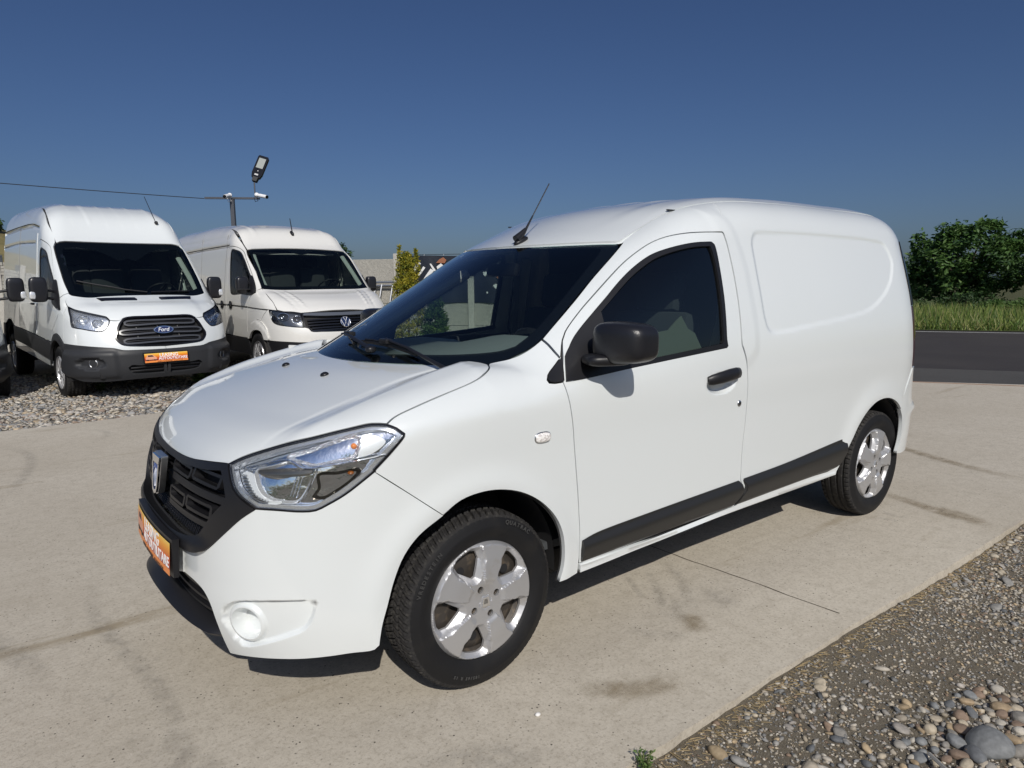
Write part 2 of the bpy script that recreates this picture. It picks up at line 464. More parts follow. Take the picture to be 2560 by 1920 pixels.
def flat_panel(name, L2, fn, mats, parent, res=.01, hfun=None, thick=.004):
    """2D region -> surface with height function and a rim; fn maps (u,v,h)->xyz"""
    L2 = [l if (area2(l) > 0) == (i == 0) else l[::-1] for i, l in enumerate([np.asarray(l, float) for l in L2])]
    P2, T = tri_region(L2, res)
    h = hfun(P2) if hfun else np.zeros(len(P2))
    V = [fn(u, v, k) for (u, v), k in zip(P2, h)]; n = len(V)
    Fc = [tuple(t) for t in T]; ed = {}
    for t in T:
        for i in range(3):
            a, b = int(t[i]), int(t[(i+1) % 3])
            if (b, a) in ed: del ed[(b, a)]
            else: ed[(a, b)] = 1
    ids = {}
    for a in {x for e in ed for x in e}:
        ids[a] = len(V); V.append(fn(P2[a][0], P2[a][1], h[a])); V.append(fn(P2[a][0], P2[a][1], h[a]-thick))
    for a, b in ed: i, j = ids[a], ids[b]; Fc += [(i, i+1, j+1), (i, j+1, j)]
    return fastmesh(name, V, Fc, mats, parent, True)
# ------------------------------------------------------------------ the white compact van in front
DK = Shell(dict(
 wz=[.15,.25,.4,.6,.8,.95,1.1,1.25,1.4,1.55,1.7,1.8],
 w=[0.8332,0.8443,0.8548,0.8601,0.8641,0.8678,0.858,0.8336,0.7994,0.76,0.717,0.6773],
 fz=[.15,.25,.35,.5,.65,.8,.95,1.1], fx=[0.7588,0.7998,0.8261,0.8281,0.8178,0.7985,0.7484,0.6662],
 rz=[.15,.35,.55,.75,1.0,1.25,1.5,1.65,1.8], rx=[-3.4343,-3.4917,-3.5307,-3.4927,-3.4904,-3.4654,-3.415,-3.3541,-3.2554],
 tx=[-3.6,-3.45,-3.3,-3.0,-2.5,-1.9,-1.4,-1.1,-.85,-.67,-.35,-.007,.17,.22,.4,.55,.68,.78,.86],
 tz=[1.5847,1.6879,1.7449,1.7911,1.8076,1.8048,1.772,1.7107,1.6188,1.5411,1.3645,1.1717,1.0772,1.0667,1.0124,0.9607,0.9085,0.8385,0.7184],
 nf=3.369, nr=2.974, xs=-.25, xr0=-2.95,
 mx=[-3.5,-1.9,-1.2,-.7,0,.2,.8], m=[0.0463,0.0666,0.0353,-0.0445,-0.0267,-0.0404,-0.0528],
 kx=[-2.2,-1.5,-.9,-.1,.2,.8], k=[0.0313,0.2619,0.6162,0.6134,0.445,0.1733], taper=.0491,
 lobe=([-.2,0,.3,.6,.8],[.57,.585,.61,.60,.58],[0.0,.028,.022,.006,0])))
# lobe heights belong to [-.2,-.05,.3,.65,.8]
DK.P['lobe'] = ([-.2,-.05,0,.3,.6,.65,.8],[.57,.581,.585,.61,.60,.595,.58],[0,.028,.0271,.022,.0082,.006,0])
i17 = DK.P['tx'].index(.17)
DKB = DK.var(tx=[-.5,-.1]+DK.P['tx'][i17:], tz=[1.175,1.123]+DK.P['tz'][i17:])                 # bonnet without the windscreen above it
DKW = DK.var(tx=DK.P['tx'][:i17]+[.17,.40], tz=DK.P['tz'][:i17]+[1.068,.93], lobe=None)        # windscreen carried on below the bonnet edge

van = empty('parked_van', (0, 0, 0), 0, 'white compact panel van parked in the foreground, black door mirror and silver five-spoke hubcaps', 'van')
c_lead = spl([(.783,0,.818),(.780,.1,.819),(.772,.2,.822),(.757,.3,.828),(.736,.4,.836),(.712,.487,.845)])
c_hltop = spl([(.712,.487,.845),(.682,.523,.866),(.604,.61,.906),(.526,.689,.934),(.439,.744,.957),(.37,.776,.969),(.331,.801,.966)])
c_gap = spl([(.331,.801,.966),(.312,.797,.978),(.290,.796,.988),(.23,.797,1.006),(.125,.794,1.033),(.009,.785,1.06),(-.033,.776,1.072),(-.07,.759,1.085),(-.099,.735,1.095),(-.117,.702,1.101)], .012)
c_brear = spl([(-.117,.702,1.101),(-.112,.672,1.104),(-.088,.635,1.103),(-.055,.59,1.085),(-.037,.55,1.073),(-.022,.51,1.07),(.03,.38,1.078),(.075,.25,1.083),(.103,.1,1.087),(.108,0,1.088)], .015)
half = join(c_lead, c_hltop, c_gap, c_brear)
bonnet = panel('bonnet', DKB, [join(half, flipy(half)[::-1])], (.42, 0, 1), PAINT, van, res=.022, inset=.003, depth=.022,
               disp=lambda X: -.0035*np.exp(-((np.abs(X[:, 1])-np.interp(X[:, 0], [-.05, .3, .65], [.56, .575, .56]))/.012)**2)*sst(.75, .3, X[:, 0]))
# windscreen
hd = [(-.669,0,1.537),(-.694,.2,1.537),(-.770,.4,1.537),(-.868,.572,1.537)]
ws_l = [(-.884,.592,1.534),(-.861,.612,1.521),(-.787,.632,1.475),(-.662,.656,1.392),(-.539,.684,1.306),(-.34,.722,1.178),(-.285,.722,1.145),(-.233,.708,1.12),(-.131,.69,1.08),(-.06,.66,1.05)]
ws_b = [(-.06,.66,1.05),(.02,.5,1.05),(.10,.3,1.05),(.14,.1,1.05),(.15,0,1.05)]
wsh = join(spl(hd), spl(ws_l), spl(ws_b))
c_ws = wsh
inn = join(spl([(-.655,0,1.522),(-.68,.2,1.52),(-.75,.4,1.515),(-.82,.53,1.505)]), spl([(-.82,.53,1.505),(-.83,.55,1.488),(-.62,.612,1.35),(-.37,.668,1.17),(-.29,.668,1.115)]),
           spl([(-.29,.668,1.115),(-.24,.64,1.095),(-.10,.5,1.095),(.01,.3,1.095),(.07,.12,1.095),(.08,0,1.095)]))
screen = panel('windscreen', DKW, [join(wsh, flipy(wsh)[::-1])], (.55, 0, .85), [GLASSD, BLK], van, res=.04, inset=.004, depth=.004, lip=0, off=-.003)
panel('black_border', DKW, [join(wsh, flipy(wsh)[::-1]), join(inn, flipy(inn)[::-1])], (.55, 0, .85), [FRIT, BLK], screen, res=.03, inset=.004, depth=.002, lip=0, off=-.0035-.003)
# scuttle between bonnet and windscreen
cw = spl([(.02,.70,1.0),(.14,.5,1.0),(.17,.3,1.0),(.19,0,1.0)]); cw2 = spl([(-.02,0,1.0),(-.08,.3,1.0),(-.17,.55,1.0),(-.25,.72,1.0),(-.2,.76,1.0)])
h2 = join(cw[::-1], cw2); panel('scuttle_panel', DKB, [join(h2[::1], flipy(h2)[::-1])], (.1, 0, 1), BLK, van, res=.05, inset=0, depth=.01, off=-.035, lip=0)
# roof
dit = [(-.893,.585,1.545),(-1.0,.578,1.6),(-1.15,.575,1.67),(-1.3,.588,1.71),(-1.45,.60,1.735),(-1.9,.615,1.76),(-2.6,.62,1.76),(-3.15,.60,1.72),(-3.32,.56,1.68)]
rr = [(-3.32,.56,1.68),(-3.36,.4,1.69),(-3.37,.2,1.70),(-3.37,0,1.7)]
rh = join(spl([(p[0]-.008, p[1], p[2]+.004) for p in hd]), spl(dit, .03), spl(rr))
def roofdisp(X):
    r = np.zeros(len(X)); ay = np.abs(X[:, 1])
    r += .008*sst(.35, .44, ay)*sst(-.85, -1.4, X[:, 0])*sst(.61, .52, ay)
    for yc in (.10, .27): r += .005*sst(.05, .02, np.abs(ay-yc))*sst(-1.25, -1.5, X[:, 0])*sst(-3.25, -3.1, X[:, 0])
    return r
roof = panel('roof', DK, [join(rh, flipy(rh)[::-1])], (.12, 0, 1), [PAINT, PAINT], van, res=.022, inset=.0025, depth=.009, disp=roofdisp, lip=.012)
for s in (1, -1):
    b = MB()
    for x in (-1.22,): b.box((x, s*.578, 1.695), (.05, .012, .006), mi=0, bev=.002)
    b.obj('roof_bar_cap', BLK, roof)

# ---- left-side outlines (mirrored for the other side)
hl_edge = [(.331,.801,.966),(.308,.819,.954),(.289,.831,.936),(.290,.832,.928),(.327,.828,.889),(.382,.814,.835)]
bf = [(.382,.814,.827),(.28,.837,.745),(.176,.85,.661)]
arch_up = [(.176,.85,.661),(.112,.855,.698),(.024,.86,.711),(-.063,.861,.700),(-.143,.862,.672),(-.221,.861,.622),(-.283,.859,.557),(-.315,.858,.495),(-.328,.856,.43),(-.326,.853,.36),(-.309,.849,.300)]
sillf = [(-.309,.849,.300),(-.36,.849,.302),(-.407,.849,.306)]
dfront = [(-.407,.849,.306),(-.412,.855,.38),(-.411,.858,.474),(-.407,.859,.523),(-.399,.860,.613),(-.388,.862,.706),(-.377,.864,.798),(-.366,.867,.885),(-.352,.868,.956),(-.340,.857,1.012),(-.336,.848,1.035)]
tri1 = [(-.336,.848,1.035),(-.30,.846,1.033),(-.277,.842,1.036),(-.273,.836,1.046),(-.286,.825,1.062),(-.333,.808,1.092),(-.37,.799,1.118)]
aps = [(-.362,.803,1.114),(-.354,.78,1.135),(-.348,.75,1.16),(-.342,.724,1.176)]
lowws = [(-.342,.724,1.176),(-.285,.724,1.145),(-.233,.710,1.12),(-.131,.692,1.104),(-.117,.705,1.10)]
def archlip(cx, cz, r, w=.05):
    def f(X):
        d = np.hypot(X[:, 0]-cx, X[:, 2]-cz)-r
        return .010*np.exp(-(d/w)**2)*np.where(np.abs(X[:, 1]) > .6, 1, 0)
    return f
fl = archlip(.03, .355, .37)
panel('fender', DK, [join(spl(hl_edge), spl(bf), spl(arch_up), spl(sillf), spl(dfront), spl(tri1), spl(aps), spl(lowws, .01), c_gap[::-1])], (.3, 1, .55), PAINT, van, res=.022, depth=.018, inset=.0022, disp=fl, mirror=True)
# front bumper skin
grout = [(.828,0,.537),(.827,.1,.537),(.825,.193,.536),(.820,.265,.545),(.807,.366,.556),(.798,.409,.560),(.788,.447,.572),(.778,.474,.589),(.746,.542,.648),(.712,.595,.699),(.682,.633,.730)]
hlbot = [(.682,.633,.730),(.638,.680,.729),(.579,.728,.724),(.545,.749,.726),(.514,.765,.741),(.467,.786,.768),(.418,.803,.803),(.382,.814,.830)]
archf = [(.176,.85,.661),(.259,.839,.612),(.307,.83,.556),(.340,.823,.482),(.362,.816,.404),(.378,.808,.345),(.384,.800,.295),(.386,.798,.278)]
bbot = [(.386,.798,.278),(.40,.793,.266),(.471,.767,.262),(.538,.734,.259),(.600,.693,.256),(.658,.638,.253),(.710,.563,.245),(.744,.480,.232)]
blow = [(.744,.480,.232),(.761,.482,.283),(.777,.479,.348),(.788,.463,.405),(.797,.433,.438),(.809,.385,.455),(.823,.30,.462),(.827,.2,.463),(.828,0,.463)]
FOG = np.array([(.769,.51,.382),(.765,.523,.405),(.753,.547,.427),(.738,.574,.440),(.677,.654,.453),(.569,.739,.452),(.560,.744,.445),(.558,.745,.437),(.564,.740,.402),(.575,.731,.373),(.592,.718,.352),(.622,.694,.336),(.679,.633,.305),(.713,.58,.284),(.729,.552,.285),(.746,.529,.303),(.76,.516,.338)])
bd = np.array([1, 1, .08]); be1, be2, _ = basis(bd)
FOG2 = np.stack([spl(FOG, .01, True) @ be1, spl(FOG, .01, True) @ be2], -1)
fc3 = np.array((.724, .589, .365)); fc = np.array((fc3 @ be1, fc3 @ be2))
def bumpdisp(X):
    Y = X.copy(); Y[:, 1] = np.abs(Y[:, 1]); q = np.stack([Y @ be1, Y @ be2], -1)
    sd = sdist(q, FOG2); d = np.hypot(*(q-fc).T)
    # shallow pocket round the blanked fog lamp with a raised seat for the ring
    return fl(Y)+.016*sst(.30, .27, Y[:, 1])*sst(.44, .45, Y[:, 2])*sst(.60, .55, Y[:, 2])-.016*sst(0, .009, sd)*(1-.72*sst(.072, .058, d))
cupL = []
for a_ in np.linspace(0, 2*PI, 40, endpoint=False):
    P_ = fc3+be1*.0535*math.cos(a_)+be2*.0535*math.sin(a_); cupL.append(P_)
e1b, e2b, ddb = basis(bd); cupL = np.array(cupL); cupS = solve(DK, np.stack([cupL @ e1b, cupL @ e2b], -1), e1b, e2b, ddb, 0.4, 1.6); cupS = cupS+DK.grad(cupS)*(-.0053)
bump = panel('front_bumper', DK, [join(spl(grout), spl(hlbot), spl(bf), spl(archf), spl(bbot), spl(blow, .015)), cupL], tuple(bd), PAINT, van, res=.016, depth=.02, inset=.0,
             disp=bumpdisp, refine=[(np.array((.67,.65,.37)), (.16, .11), .0042)], mirror=True, lip=0)
for side, par in zip((1, -1), bump):
    cen = cupS.mean(0); ax = np.array((-.86, -.42, -.02)); ax /= np.linalg.norm(ax); V = []; n = len(cupS); rings = []
    for t, sc, dp in ((0, 1.0, 0), (.15, .985, .003), (.3, .96, .012), (.6, .90, .028), (1, .80, .044), (1, .60, .047), (1, .0, .047)):
        flat = cen+ax*.047; 
        for p in cupS:
            q = cen+(p-cen)*sc; h = (q-cen) @ ax; q = q-ax*h*t+ax*(dp); V.append((q[0], side*q[1], q[2]))
        rings.append(t)
    m_ = len(rings); Fc = [(i*n+k, i*n+(k+1) % n, (i+1)*n+(k+1) % n, (i+1)*n+k) for i in range(m_-1) for k in range(n)]
    b = MB(); b.add(V, Fc); b.obj('fog_lamp_blank', PAINT, par, True, 60)
# grille surround
hlleft = [(.712,.487,.845),(.718,.521,.812),(.719,.551,.781),(.708,.588,.756),(.688,.624,.736),(.682,.633,.730)]
go = join(spl([(.783,0,.818),(.780,.1,.819),(.772,.2,.822),(.757,.3,.828),(.736,.4,.836),(.712,.487,.845)]), spl(hlleft), spl(grout)[::-1])
gi = join(spl([(.800,0,.797),(.792,.15,.799),(.778,.28,.803),(.752,.40,.812),(.725,.47,.82)]), spl([(.722,.478,.815),(.726,.505,.79),(.727,.527,.758),(.727,.533,.745)]),
          spl([(.731,.53,.738),(.76,.475,.685),(.789,.418,.622),(.799,.385,.608),(.808,.33,.599),(.819,.22,.592),(.823,.1,.59),(.824,0,.59)]))
gd = (1, .0, .15)
surround = panel('grille_surround', DK, [join(go, flipy(go)[::-1]), join(gi, flipy(gi)[::-1])], gd, [BLK, GAPM], van, res=.018, depth=.035, inset=.001, off=.004,
                 disp=lambda X: .016*sst(.62, .575, X[:, 2])*sst(.53, .56, X[:, 2])*sst(.5, .40, np.abs(X[:, 1])))
gback = join(go, flipy(go)[::-1]); panel('grille_back', DK, [gback], gd, [GAPM, GAPM], surround, res=.05, depth=0, inset=.012, off=-.05)
def gpoly(pts, name, off, depth, par, rs=.02, m=BLK, holes=(), mir=True):
    # pts in (y,z) seen from the front
    L = np.array([(.8, y, z_) for y, z_ in pts]); Hs = [np.array([(.8, y, z_) for y, z_ in h]) for h in holes]
    return panel(name, DK, [L]+Hs, (1, .0, .15), [m, GAPM], par, res=rs, depth=depth, inset=0, off=off, mirror=mir, lip=0, pad=.25)
# horizontal bars and tube-like cells
for (ya, yb, za, zb) in ((.085,.262,.768,.800),(.298,.470,.778,.815),(.105,.258,.672,.708),(.292,.455,.680,.716)):
    sk = .012; ta = (zb-za)
    outer = [(ya-.012, za-.004+.006), (ya+.004, za-.008), (yb-.002, za-.006), (yb+.010, za+.004), (yb+.012, zb-.006), (yb+.004, zb+.004), (ya+.002, zb+.002), (ya-.010, zb-.006)]
    hole = [(ya, za+.003), (yb-.004, za+.003), (yb, zb-.006), (ya+.004, zb-.006)]
    gpoly(outer, 'grille_cell', -.006, .035, surround, .03, BLK, [hole])
for (za, zb, y1) in ((.728,.752,.525),(.636,.655,.455)):
    gpoly([(.075, za), (y1, za+.004), (y1-.004, zb+.004), (.075, zb)], 'grille_bar', -.012, .03, surround, .03)
b = MB()
for r_ in range(4):
    zc = .63-.012*r_
    for k in range(-16, 17):
        y = k*.026+(.013 if r_ % 2 else 0)
        if abs(y) > .44-(r_*.012): continue
        x = .795-.12*y*y-.4*max(0, abs(y)-.3)**2
        b.tube([(x, y-.013, zc), (x, y-.006, zc+.007), (x, y+.006, zc+.007), (x, y+.013, zc), (x, y+.006, zc-.007), (x, y-.006, zc-.007), (x, y-.013, zc)], .0014, 4, cap=False)
o = b.obj('grille_mesh', BLK, surround); o['kind'] = 'stuff'
# chrome badge
def badge(parent):
    b = MB()
    outer = [(-.058,.798),(.058,.798),(.060,.788),(.044,.69),(.030,.664),(0,.655),(-.030,.664),(-.044,.69),(-.060,.788)]
    b.prism(outer, .0, .02, lambda u, v, w_: (.796+w_+(.80-v)*.12, u, v)); b.obj('badge_body', CHROMED, parent, True, 30)
    b = MB()
    tp = [(-.055,.794),(.055,.794),(.050,.768),(-.050,.768)]
    b.prism(tp, .02, .028, lambda u, v, w_: (.796+w_+(.80-v)*.12, u, v))
    for s in (1, -1): b.prism([(s*.055,.790),(s*.041,.692),(s*.028,.668),(s*.0,.659),(s*.0,.672),(s*.020,.680),(s*.028,.70),(s*.038,.768)][::s], .02, .028, lambda u, v, w_: (.796+w_+(.80-v)*.12, u, v))
    b.obj('badge_rim', CHROME, parent, True, 30)
    textmesh('badge_lettering', 'DACIA', .024, mat('badge_blue', (.03, .07, .25), .2), parent, lambda x, y, z_: (.8185+z_+(.80-.755)*.12, x, .753+y), .0015, .0004)
badge(surround)
# lower intake and spoiler lip
li = join(spl([(.828,0,.463),(.823,.30,.462),(.809,.385,.455),(.797,.433,.438),(.788,.463,.405),(.777,.479,.348),(.761,.482,.283),(.744,.480,.232)]), spl([(.744,.480,.232),(.77,.35,.235),(.79,.15,.24),(.79,0,.24)]))
low = panel('lower_grille', DK, [join(li, flipy(li)[::-1])], (1, 0, .05), [GAPM, GAPM], van, res=.05, depth=0, off=-.045, inset=-.01)
for zz_ in (.425, .392, .36):
    ymax = .455
    gpoly([(0, zz_-.005), (ymax, zz_-.005), (ymax, zz_+.005), (0, zz_+.005)], 'grille_slat', -.022, .02, low, .04)
b = MB()
prof = [(.815,.372),(.858,.352),(.868,.338),(.858,.322),(.82,.30),(.78,.262),(.755,.232),(.70,.235),(.70,.36)]
rings = []
ys = np.linspace(-.50, .50, 41)
for y in ys:
    t = abs(y)/.50; dx = -.10*t**2.2-.02*t**8; dz = -.055*sst(.1, 1, t)+.0
    sc = 1-.35*sst(.85, 1.0, t)
    rings.append([(.74+(px-.74)*sc+dx, y, pz+dz*1.0*((pz-.22)/.13)) for px, pz in prof])
V = [p for r_ in rings for p in r_]; n = len(prof)
Fc = [(i*n+k, i*n+(k+1) % n, (i+1)*n+(k+1) % n, (i+1)*n+k) for i in range(len(ys)-1) for k in range(n)]
Fc += [tuple(range(n)), tuple((len(ys)-1)*n+k for k in range(n))]
b.add(V, Fc); b.obj('spoiler_lip', BLK, van, True, 50)
# underside of bumper
b = MB(); b.box((.28, 0, .30), (.80, 1.15, .06), bev=.02); b.box((-1.5, 0, .30), (3.6, 1.40, .10), bev=.02); b.box((-3.1,0,.36),(.7,1.3,.1),bev=.02); b.obj('underbody', GAPM, van)

# ---- door, side, windows
dtop = [(-.378,.801,1.119),(-.405,.766,1.172),(-.434,.752,1.203),(-.528,.729,1.275),(-.597,.716,1.322),(-.719,.697,1.403),(-.805,.687,1.458),(-.887,.684,1.503),(-.97,.684,1.541),(-1.05,.692,1.566),(-1.148,.712,1.583),(-1.25,.731,1.590),(-1.367,.745,1.594)]
drear = [(-1.374,.747,1.588),(-1.381,.761,1.548),(-1.386,.776,1.49),(-1.390,.795,1.418),(-1.391,.818,1.321),(-1.388,.842,1.208),(-1.385,.856,1.10),(-1.398,.861,1.072),(-1.414,.865,1.027),(-1.424,.868,.96),(-1.428,.868,.907),(-1.429,.865,.823),(-1.425,.863,.739),(-1.417,.861,.664),(-1.414,.86,.591),(-1.415,.859,.522),(-1.418,.858,.475),(-1.43,.857,.455),(-1.43,.856,.425),(-1.378,.853,.365)]
dbot = [(-1.378,.853,.365),(-.81,.853,.352),(-.437,.852,.341),(-.412,.852,.345)]
dfr = [(-.412,.852,.345),(-.412,.855,.40),(-.411,.858,.474),(-.407,.859,.523),(-.399,.860,.613),(-.388,.862,.706),(-.377,.864,.798),(-.366,.867,.885),(-.352,.868,.956),(-.340,.857,1.012),(-.336,.848,1.035)]
dedge = [(-.336,.848,1.035),(-.350,.83,1.066),(-.378,.801,1.119)]
door_loop = join(spl(dtop, .03), spl(drear, .03), spl(dbot), spl(dfr, .03), spl(dedge))
winb = [(-.385,.848,1.037),(-.468,.854,1.042),(-.654,.855,1.056),(-.818,.856,1.067),(-1.275,.858,1.096)]
winr = [(-1.284,.857,1.103),(-1.280,.854,1.129),(-1.287,.84,1.212),(-1.296,.816,1.327),(-1.299,.789,1.439),(-1.298,.77,1.51),(-1.293,.762,1.538),(-1.280,.758,1.548)]
wint = [(-1.270,.758,1.549),(-1.174,.749,1.543),(-1.064,.736,1.525),(-.956,.724,1.498),(-.9,.721,1.476),(-.817,.724,1.433),(-.732,.733,1.38),(-.643,.747,1.318),(-.577,.756,1.272),(-.448,.781,1.178),(-.395,.80,1.125)]
win_loop = join(spl(winb), spl(winr, .012), spl(wint, .02))
HCUP = np.array((-1.235, .868, .945))
def doordisp(X):
    x, z_ = X[:, 0], X[:, 2]
    r = -.026*sst(1.0, .6, np.hypot((x-HCUP[0])/.110, (z_-HCUP[2])/.050))
    r = r+.004*np.exp(-((z_-(.99+.02*(x+1)))/.02)**2)*0
    return r
panel('door', DK, [door_loop, win_loop], (0, 1, .18), PAINT, van, res=.025, depth=.016, inset=.0022, disp=doordisp, refine=[(HCUP, (.125, .065), .008)], mirror=True)
doors = [o for o in bpy.data.objects if o.parent == van and o.name.startswith('door')]
doors.sort(key=lambda o: -np.mean([v.co.y for v in o.data.vertices]))
doors = (doors[0], doors[1])
# rubber frame and pane
gl_loop = join(spl([(-.40,.85,1.062),(-.82,.855,1.085),(-1.25,.857,1.113)]), spl([(-1.258,.853,1.118),(-1.263,.84,1.172),(-1.274,.815,1.295),(-1.279,.793,1.418),(-1.274,.773,1.49),(-1.266,.762,1.527)]),
               spl([(-1.262,.76,1.531),(-1.17,.75,1.526),(-1.064,.738,1.508),(-.956,.726,1.480),(-.9,.723,1.457),(-.817,.726,1.414),(-.732,.735,1.361),(-.643,.749,1.300),(-.577,.758,1.254),(-.448,.783,1.160),(-.41,.79,1.13)]))
wf = panel('window_frame', DK, [win_loop, gl_loop], (0, 1, .18), [BLK, BLK], doors, res=.03, depth=.012, inset=-.0015, off=.001, mirror=True, lip=0)
pn = panel('window_pane', DK, [gl_loop], (0, 1, .18), [GLASS, BLK], doors, res=.05, depth=.003, inset=-.004, off=-.009, mirror=True, lip=0)
sail = join(spl([(-.348,.848,1.035),(-.40,.85,1.037),(-.57,.855,1.05)]), spl([(-.572,.85,1.07),(-.585,.80,1.2),(-.600,.76,1.283)]), spl([(-.600,.75,1.287),(-.577,.756,1.270),(-.448,.781,1.177),(-.395,.795,1.130),(-.384,.80,1.118)]))
sl_ = panel('mirror_sail', DK, [sail], (0, 1, .18), [BLK, BLK], doors, res=.03, depth=.02, inset=0, off=.007, mirror=True, lip=0)
tri = join(spl([(-.340,.848,1.037),(-.30,.846,1.035),(-.279,.842,1.038),(-.275,.836,1.047),(-.288,.825,1.062),(-.333,.808,1.091),(-.372,.799,1.116)]), [(-.372,.80,1.114)])
panel('corner_trim', DK, [tri], (0, 1, .3), [BLK, BLK], van, res=.03, depth=.02, inset=.001, off=.007, mirror=True, lip=0)
# side mouldings
def trimdisp(X):
    z_ = X[:, 2]; x = X[:, 0]; zb = .345+(-x-.42)*.018; zt = .443+(-x-.42)*.046
    t = np.clip((z_-zb)/(zt-zb), 0, 1)
    return .010*sst(0, .12, t)+.008*sst(.0, .62, t)-.016*sst(.62, 1.0, t)+.001
t1 = join(spl([(-.424,.856,.434),(-.50,.857,.446),(-.80,.857,.460),(-1.395,.858,.481)]), spl([(-1.400,.858,.479),(-1.418,.857,.461),(-1.419,.856,.423),(-1.371,.854,.380),(-1.36,.853,.37)]), spl([(-1.355,.853,.369),(-.81,.853,.358),(-.437,.852,.347)]), spl([(-.422,.852,.350),(-.421,.855,.39),(-.424,.856,.434)]))
panel('side_moulding', DK, [t1], (0, 1, 0), [TRIM, TRIM], doors, res=.012, depth=.02, inset=.0, disp=trimdisp, mirror=True, lip=0)
t2 = join(spl([(-1.440,.857,.483),(-1.8,.858,.498),(-2.345,.859,.536)]), spl([(-2.355,.859,.534),(-2.371,.859,.52),(-2.376,.858,.50),(-2.362,.857,.455),(-2.322,.855,.408),(-2.27,.854,.386),(-2.21,.853,.376)]), spl([(-2.21,.853,.375),(-1.93,.854,.380),(-1.40,.853,.367)]), spl([(-1.387,.853,.367),(-1.42,.855,.40),(-1.452,.856,.428),(-1.453,.857,.45),(-1.436,.857,.475)]))
panel('side_moulding', DK, [t2], (0, 1, 0), [TRIM, TRIM], van, res=.012, depth=.02, inset=.0, disp=trimdisp, mirror=True, lip=0)

# ---- body side: A-pillar, roof rail, rear quarter, sill in one pressing, with the door opening cut out
ws_side = [(-.889,.592,1.538),(-.861,.614,1.527),(-.787,.634,1.480),(-.662,.658,1.397),(-.539,.686,1.311),(-.347,.724,1.180)]
ap2 = [(-.347,.724,1.180),(-.354,.75,1.16),(-.360,.78,1.135),(-.368,.803,1.114)]
sb = [(-.415,.849,.306),(-.554,.85,.311),(-.706,.85,.317),(-.869,.851,.322),(-1.105,.851,.329),(-1.366,.852,.335),(-1.7,.852,.338),(-2.0,.852,.341),(-2.285,.852,.345)]
ra = [(-2.285,.852,.345),(-2.321,.855,.396),(-2.377,.857,.47),(-2.43,.859,.53),(-2.483,.86,.591),(-2.565,.861,.655),(-2.653,.862,.695),(-2.729,.862,.708),(-2.799,.862,.707),(-2.873,.862,.691),(-2.943,.861,.657),(-2.985,.861,.620)]
rb_ = [(-2.985,.861,.622),(-3.03,.861,.709),(-3.08,.859,.782),(-3.135,.850,.852)]
red = [(-3.135,.850,.855),(-3.128,.858,.93),(-3.12,.857,1.024),(-3.12,.843,1.16),(-3.12,.813,1.303),(-3.112,.776,1.455),(-3.12,.745,1.556),(-3.16,.70,1.64),(-3.25,.62,1.69)]
dit2 = [(p[0], p[1]+.004, p[2]) for p in dit][::-1]
dhole = join(spl([(-.368,.803,1.118)]+dtop[1:], .03), spl(drear[:-1], .03), spl([(-1.40,.853,.362),(-.81,.853,.348),(-.437,.852,.338),(-.417,.852,.34)]))
side_loop = join(spl(ws_side), spl(ap2), spl([(-.415,.852,.34),(-.415,.849,.306)]), spl(sb, .03), spl(ra), spl(rb_), spl(red), spl(dit2[1:], .03))
# C shape: outline runs up round the door opening
c_side = join(spl(ws_side), spl(ap2), dhole, spl([(-.415,.852,.339),(-.415,.849,.306)]), spl(sb, .03), spl(ra), spl(rb_), spl(red), spl(dit2[1:], .03))
REC = np.array([(-1.590,1.592),(-1.62,1.612),(-1.79,1.621),(-2.30,1.622),(-2.80,1.606),(-2.90,1.588),(-2.945,1.537),(-2.962,1.475),(-2.915,1.381),(-2.83,1.308),(-2.72,1.250),(-2.595,1.206),(-2.331,1.172),(-1.969,1.146),(-1.709,1.128),(-1.64,1.128),(-1.595,1.150),(-1.572,1.209),(-1.565,1.331),(-1.563,1.454),(-1.570,1.560)])
REC2 = spl(REC, .02, True)
BUL = spl(np.array([(-1.41,1.72),(-1.46,1.66),(-1.49,1.575),(-1.517,1.454),(-1.527,1.291),(-1.535,1.129),(-1.52,1.05),(-1.458,.998),(-1.415,.975)]), .02)
fr = archlip(-2.75, .345, .375, .075)
def sidedisp(X):
    q = np.stack([X[:, 0], X[:, 2]], -1)
    sd = sdist(q, REC2); r = -.0065*sst(0, .026, sd)
    bp = np.concatenate([BUL, [(-1.3, .975), (-1.3, 1.72)]]); r = r+.004*sst(0, .06, sdist(q, bp))
    r = r+fr(X)*1.2
    # sill step
    r = r+.006*sst(.350, .342, q[:, 1]-.006*(-q[:, 0]-.4))*sst(-2.35, -2.25, q[:, 0])
    r = r-.003*np.exp(-((q[:, 1]-(.330+.006*(-q[:, 0]-.4)))/.004)**2)*sst(-2.3, -2.25, q[:, 0])
    # crease seam on the rail above the door
    return r
panel('body_side', DK, [c_side], (0, 1, .55), PAINT, van, res=.0125, depth=.016, inset=.0022, disp=sidedisp, mirror=True)
# thin weld seam across the rail
for s in (1, -1):
    pts = np.array([(-1.468,.622,1.734),(-1.449,.665,1.707),(-1.421,.703,1.669),(-1.408,.720,1.645),(-1.377,.745,1.598)])
    P2_ = spl(pts, .015); G = DK.grad(P2_); F0 = DK.F(P2_); P2_ = P2_-G*F0[:, None]+G*.0005
    P2_[:, 1] *= s; b = MB(); b.tube([tuple(p) for p in P2_], .0022, 5); b.obj('rail_seam', mat('seam_sealer', (.62, .64, .64), .5), roof)
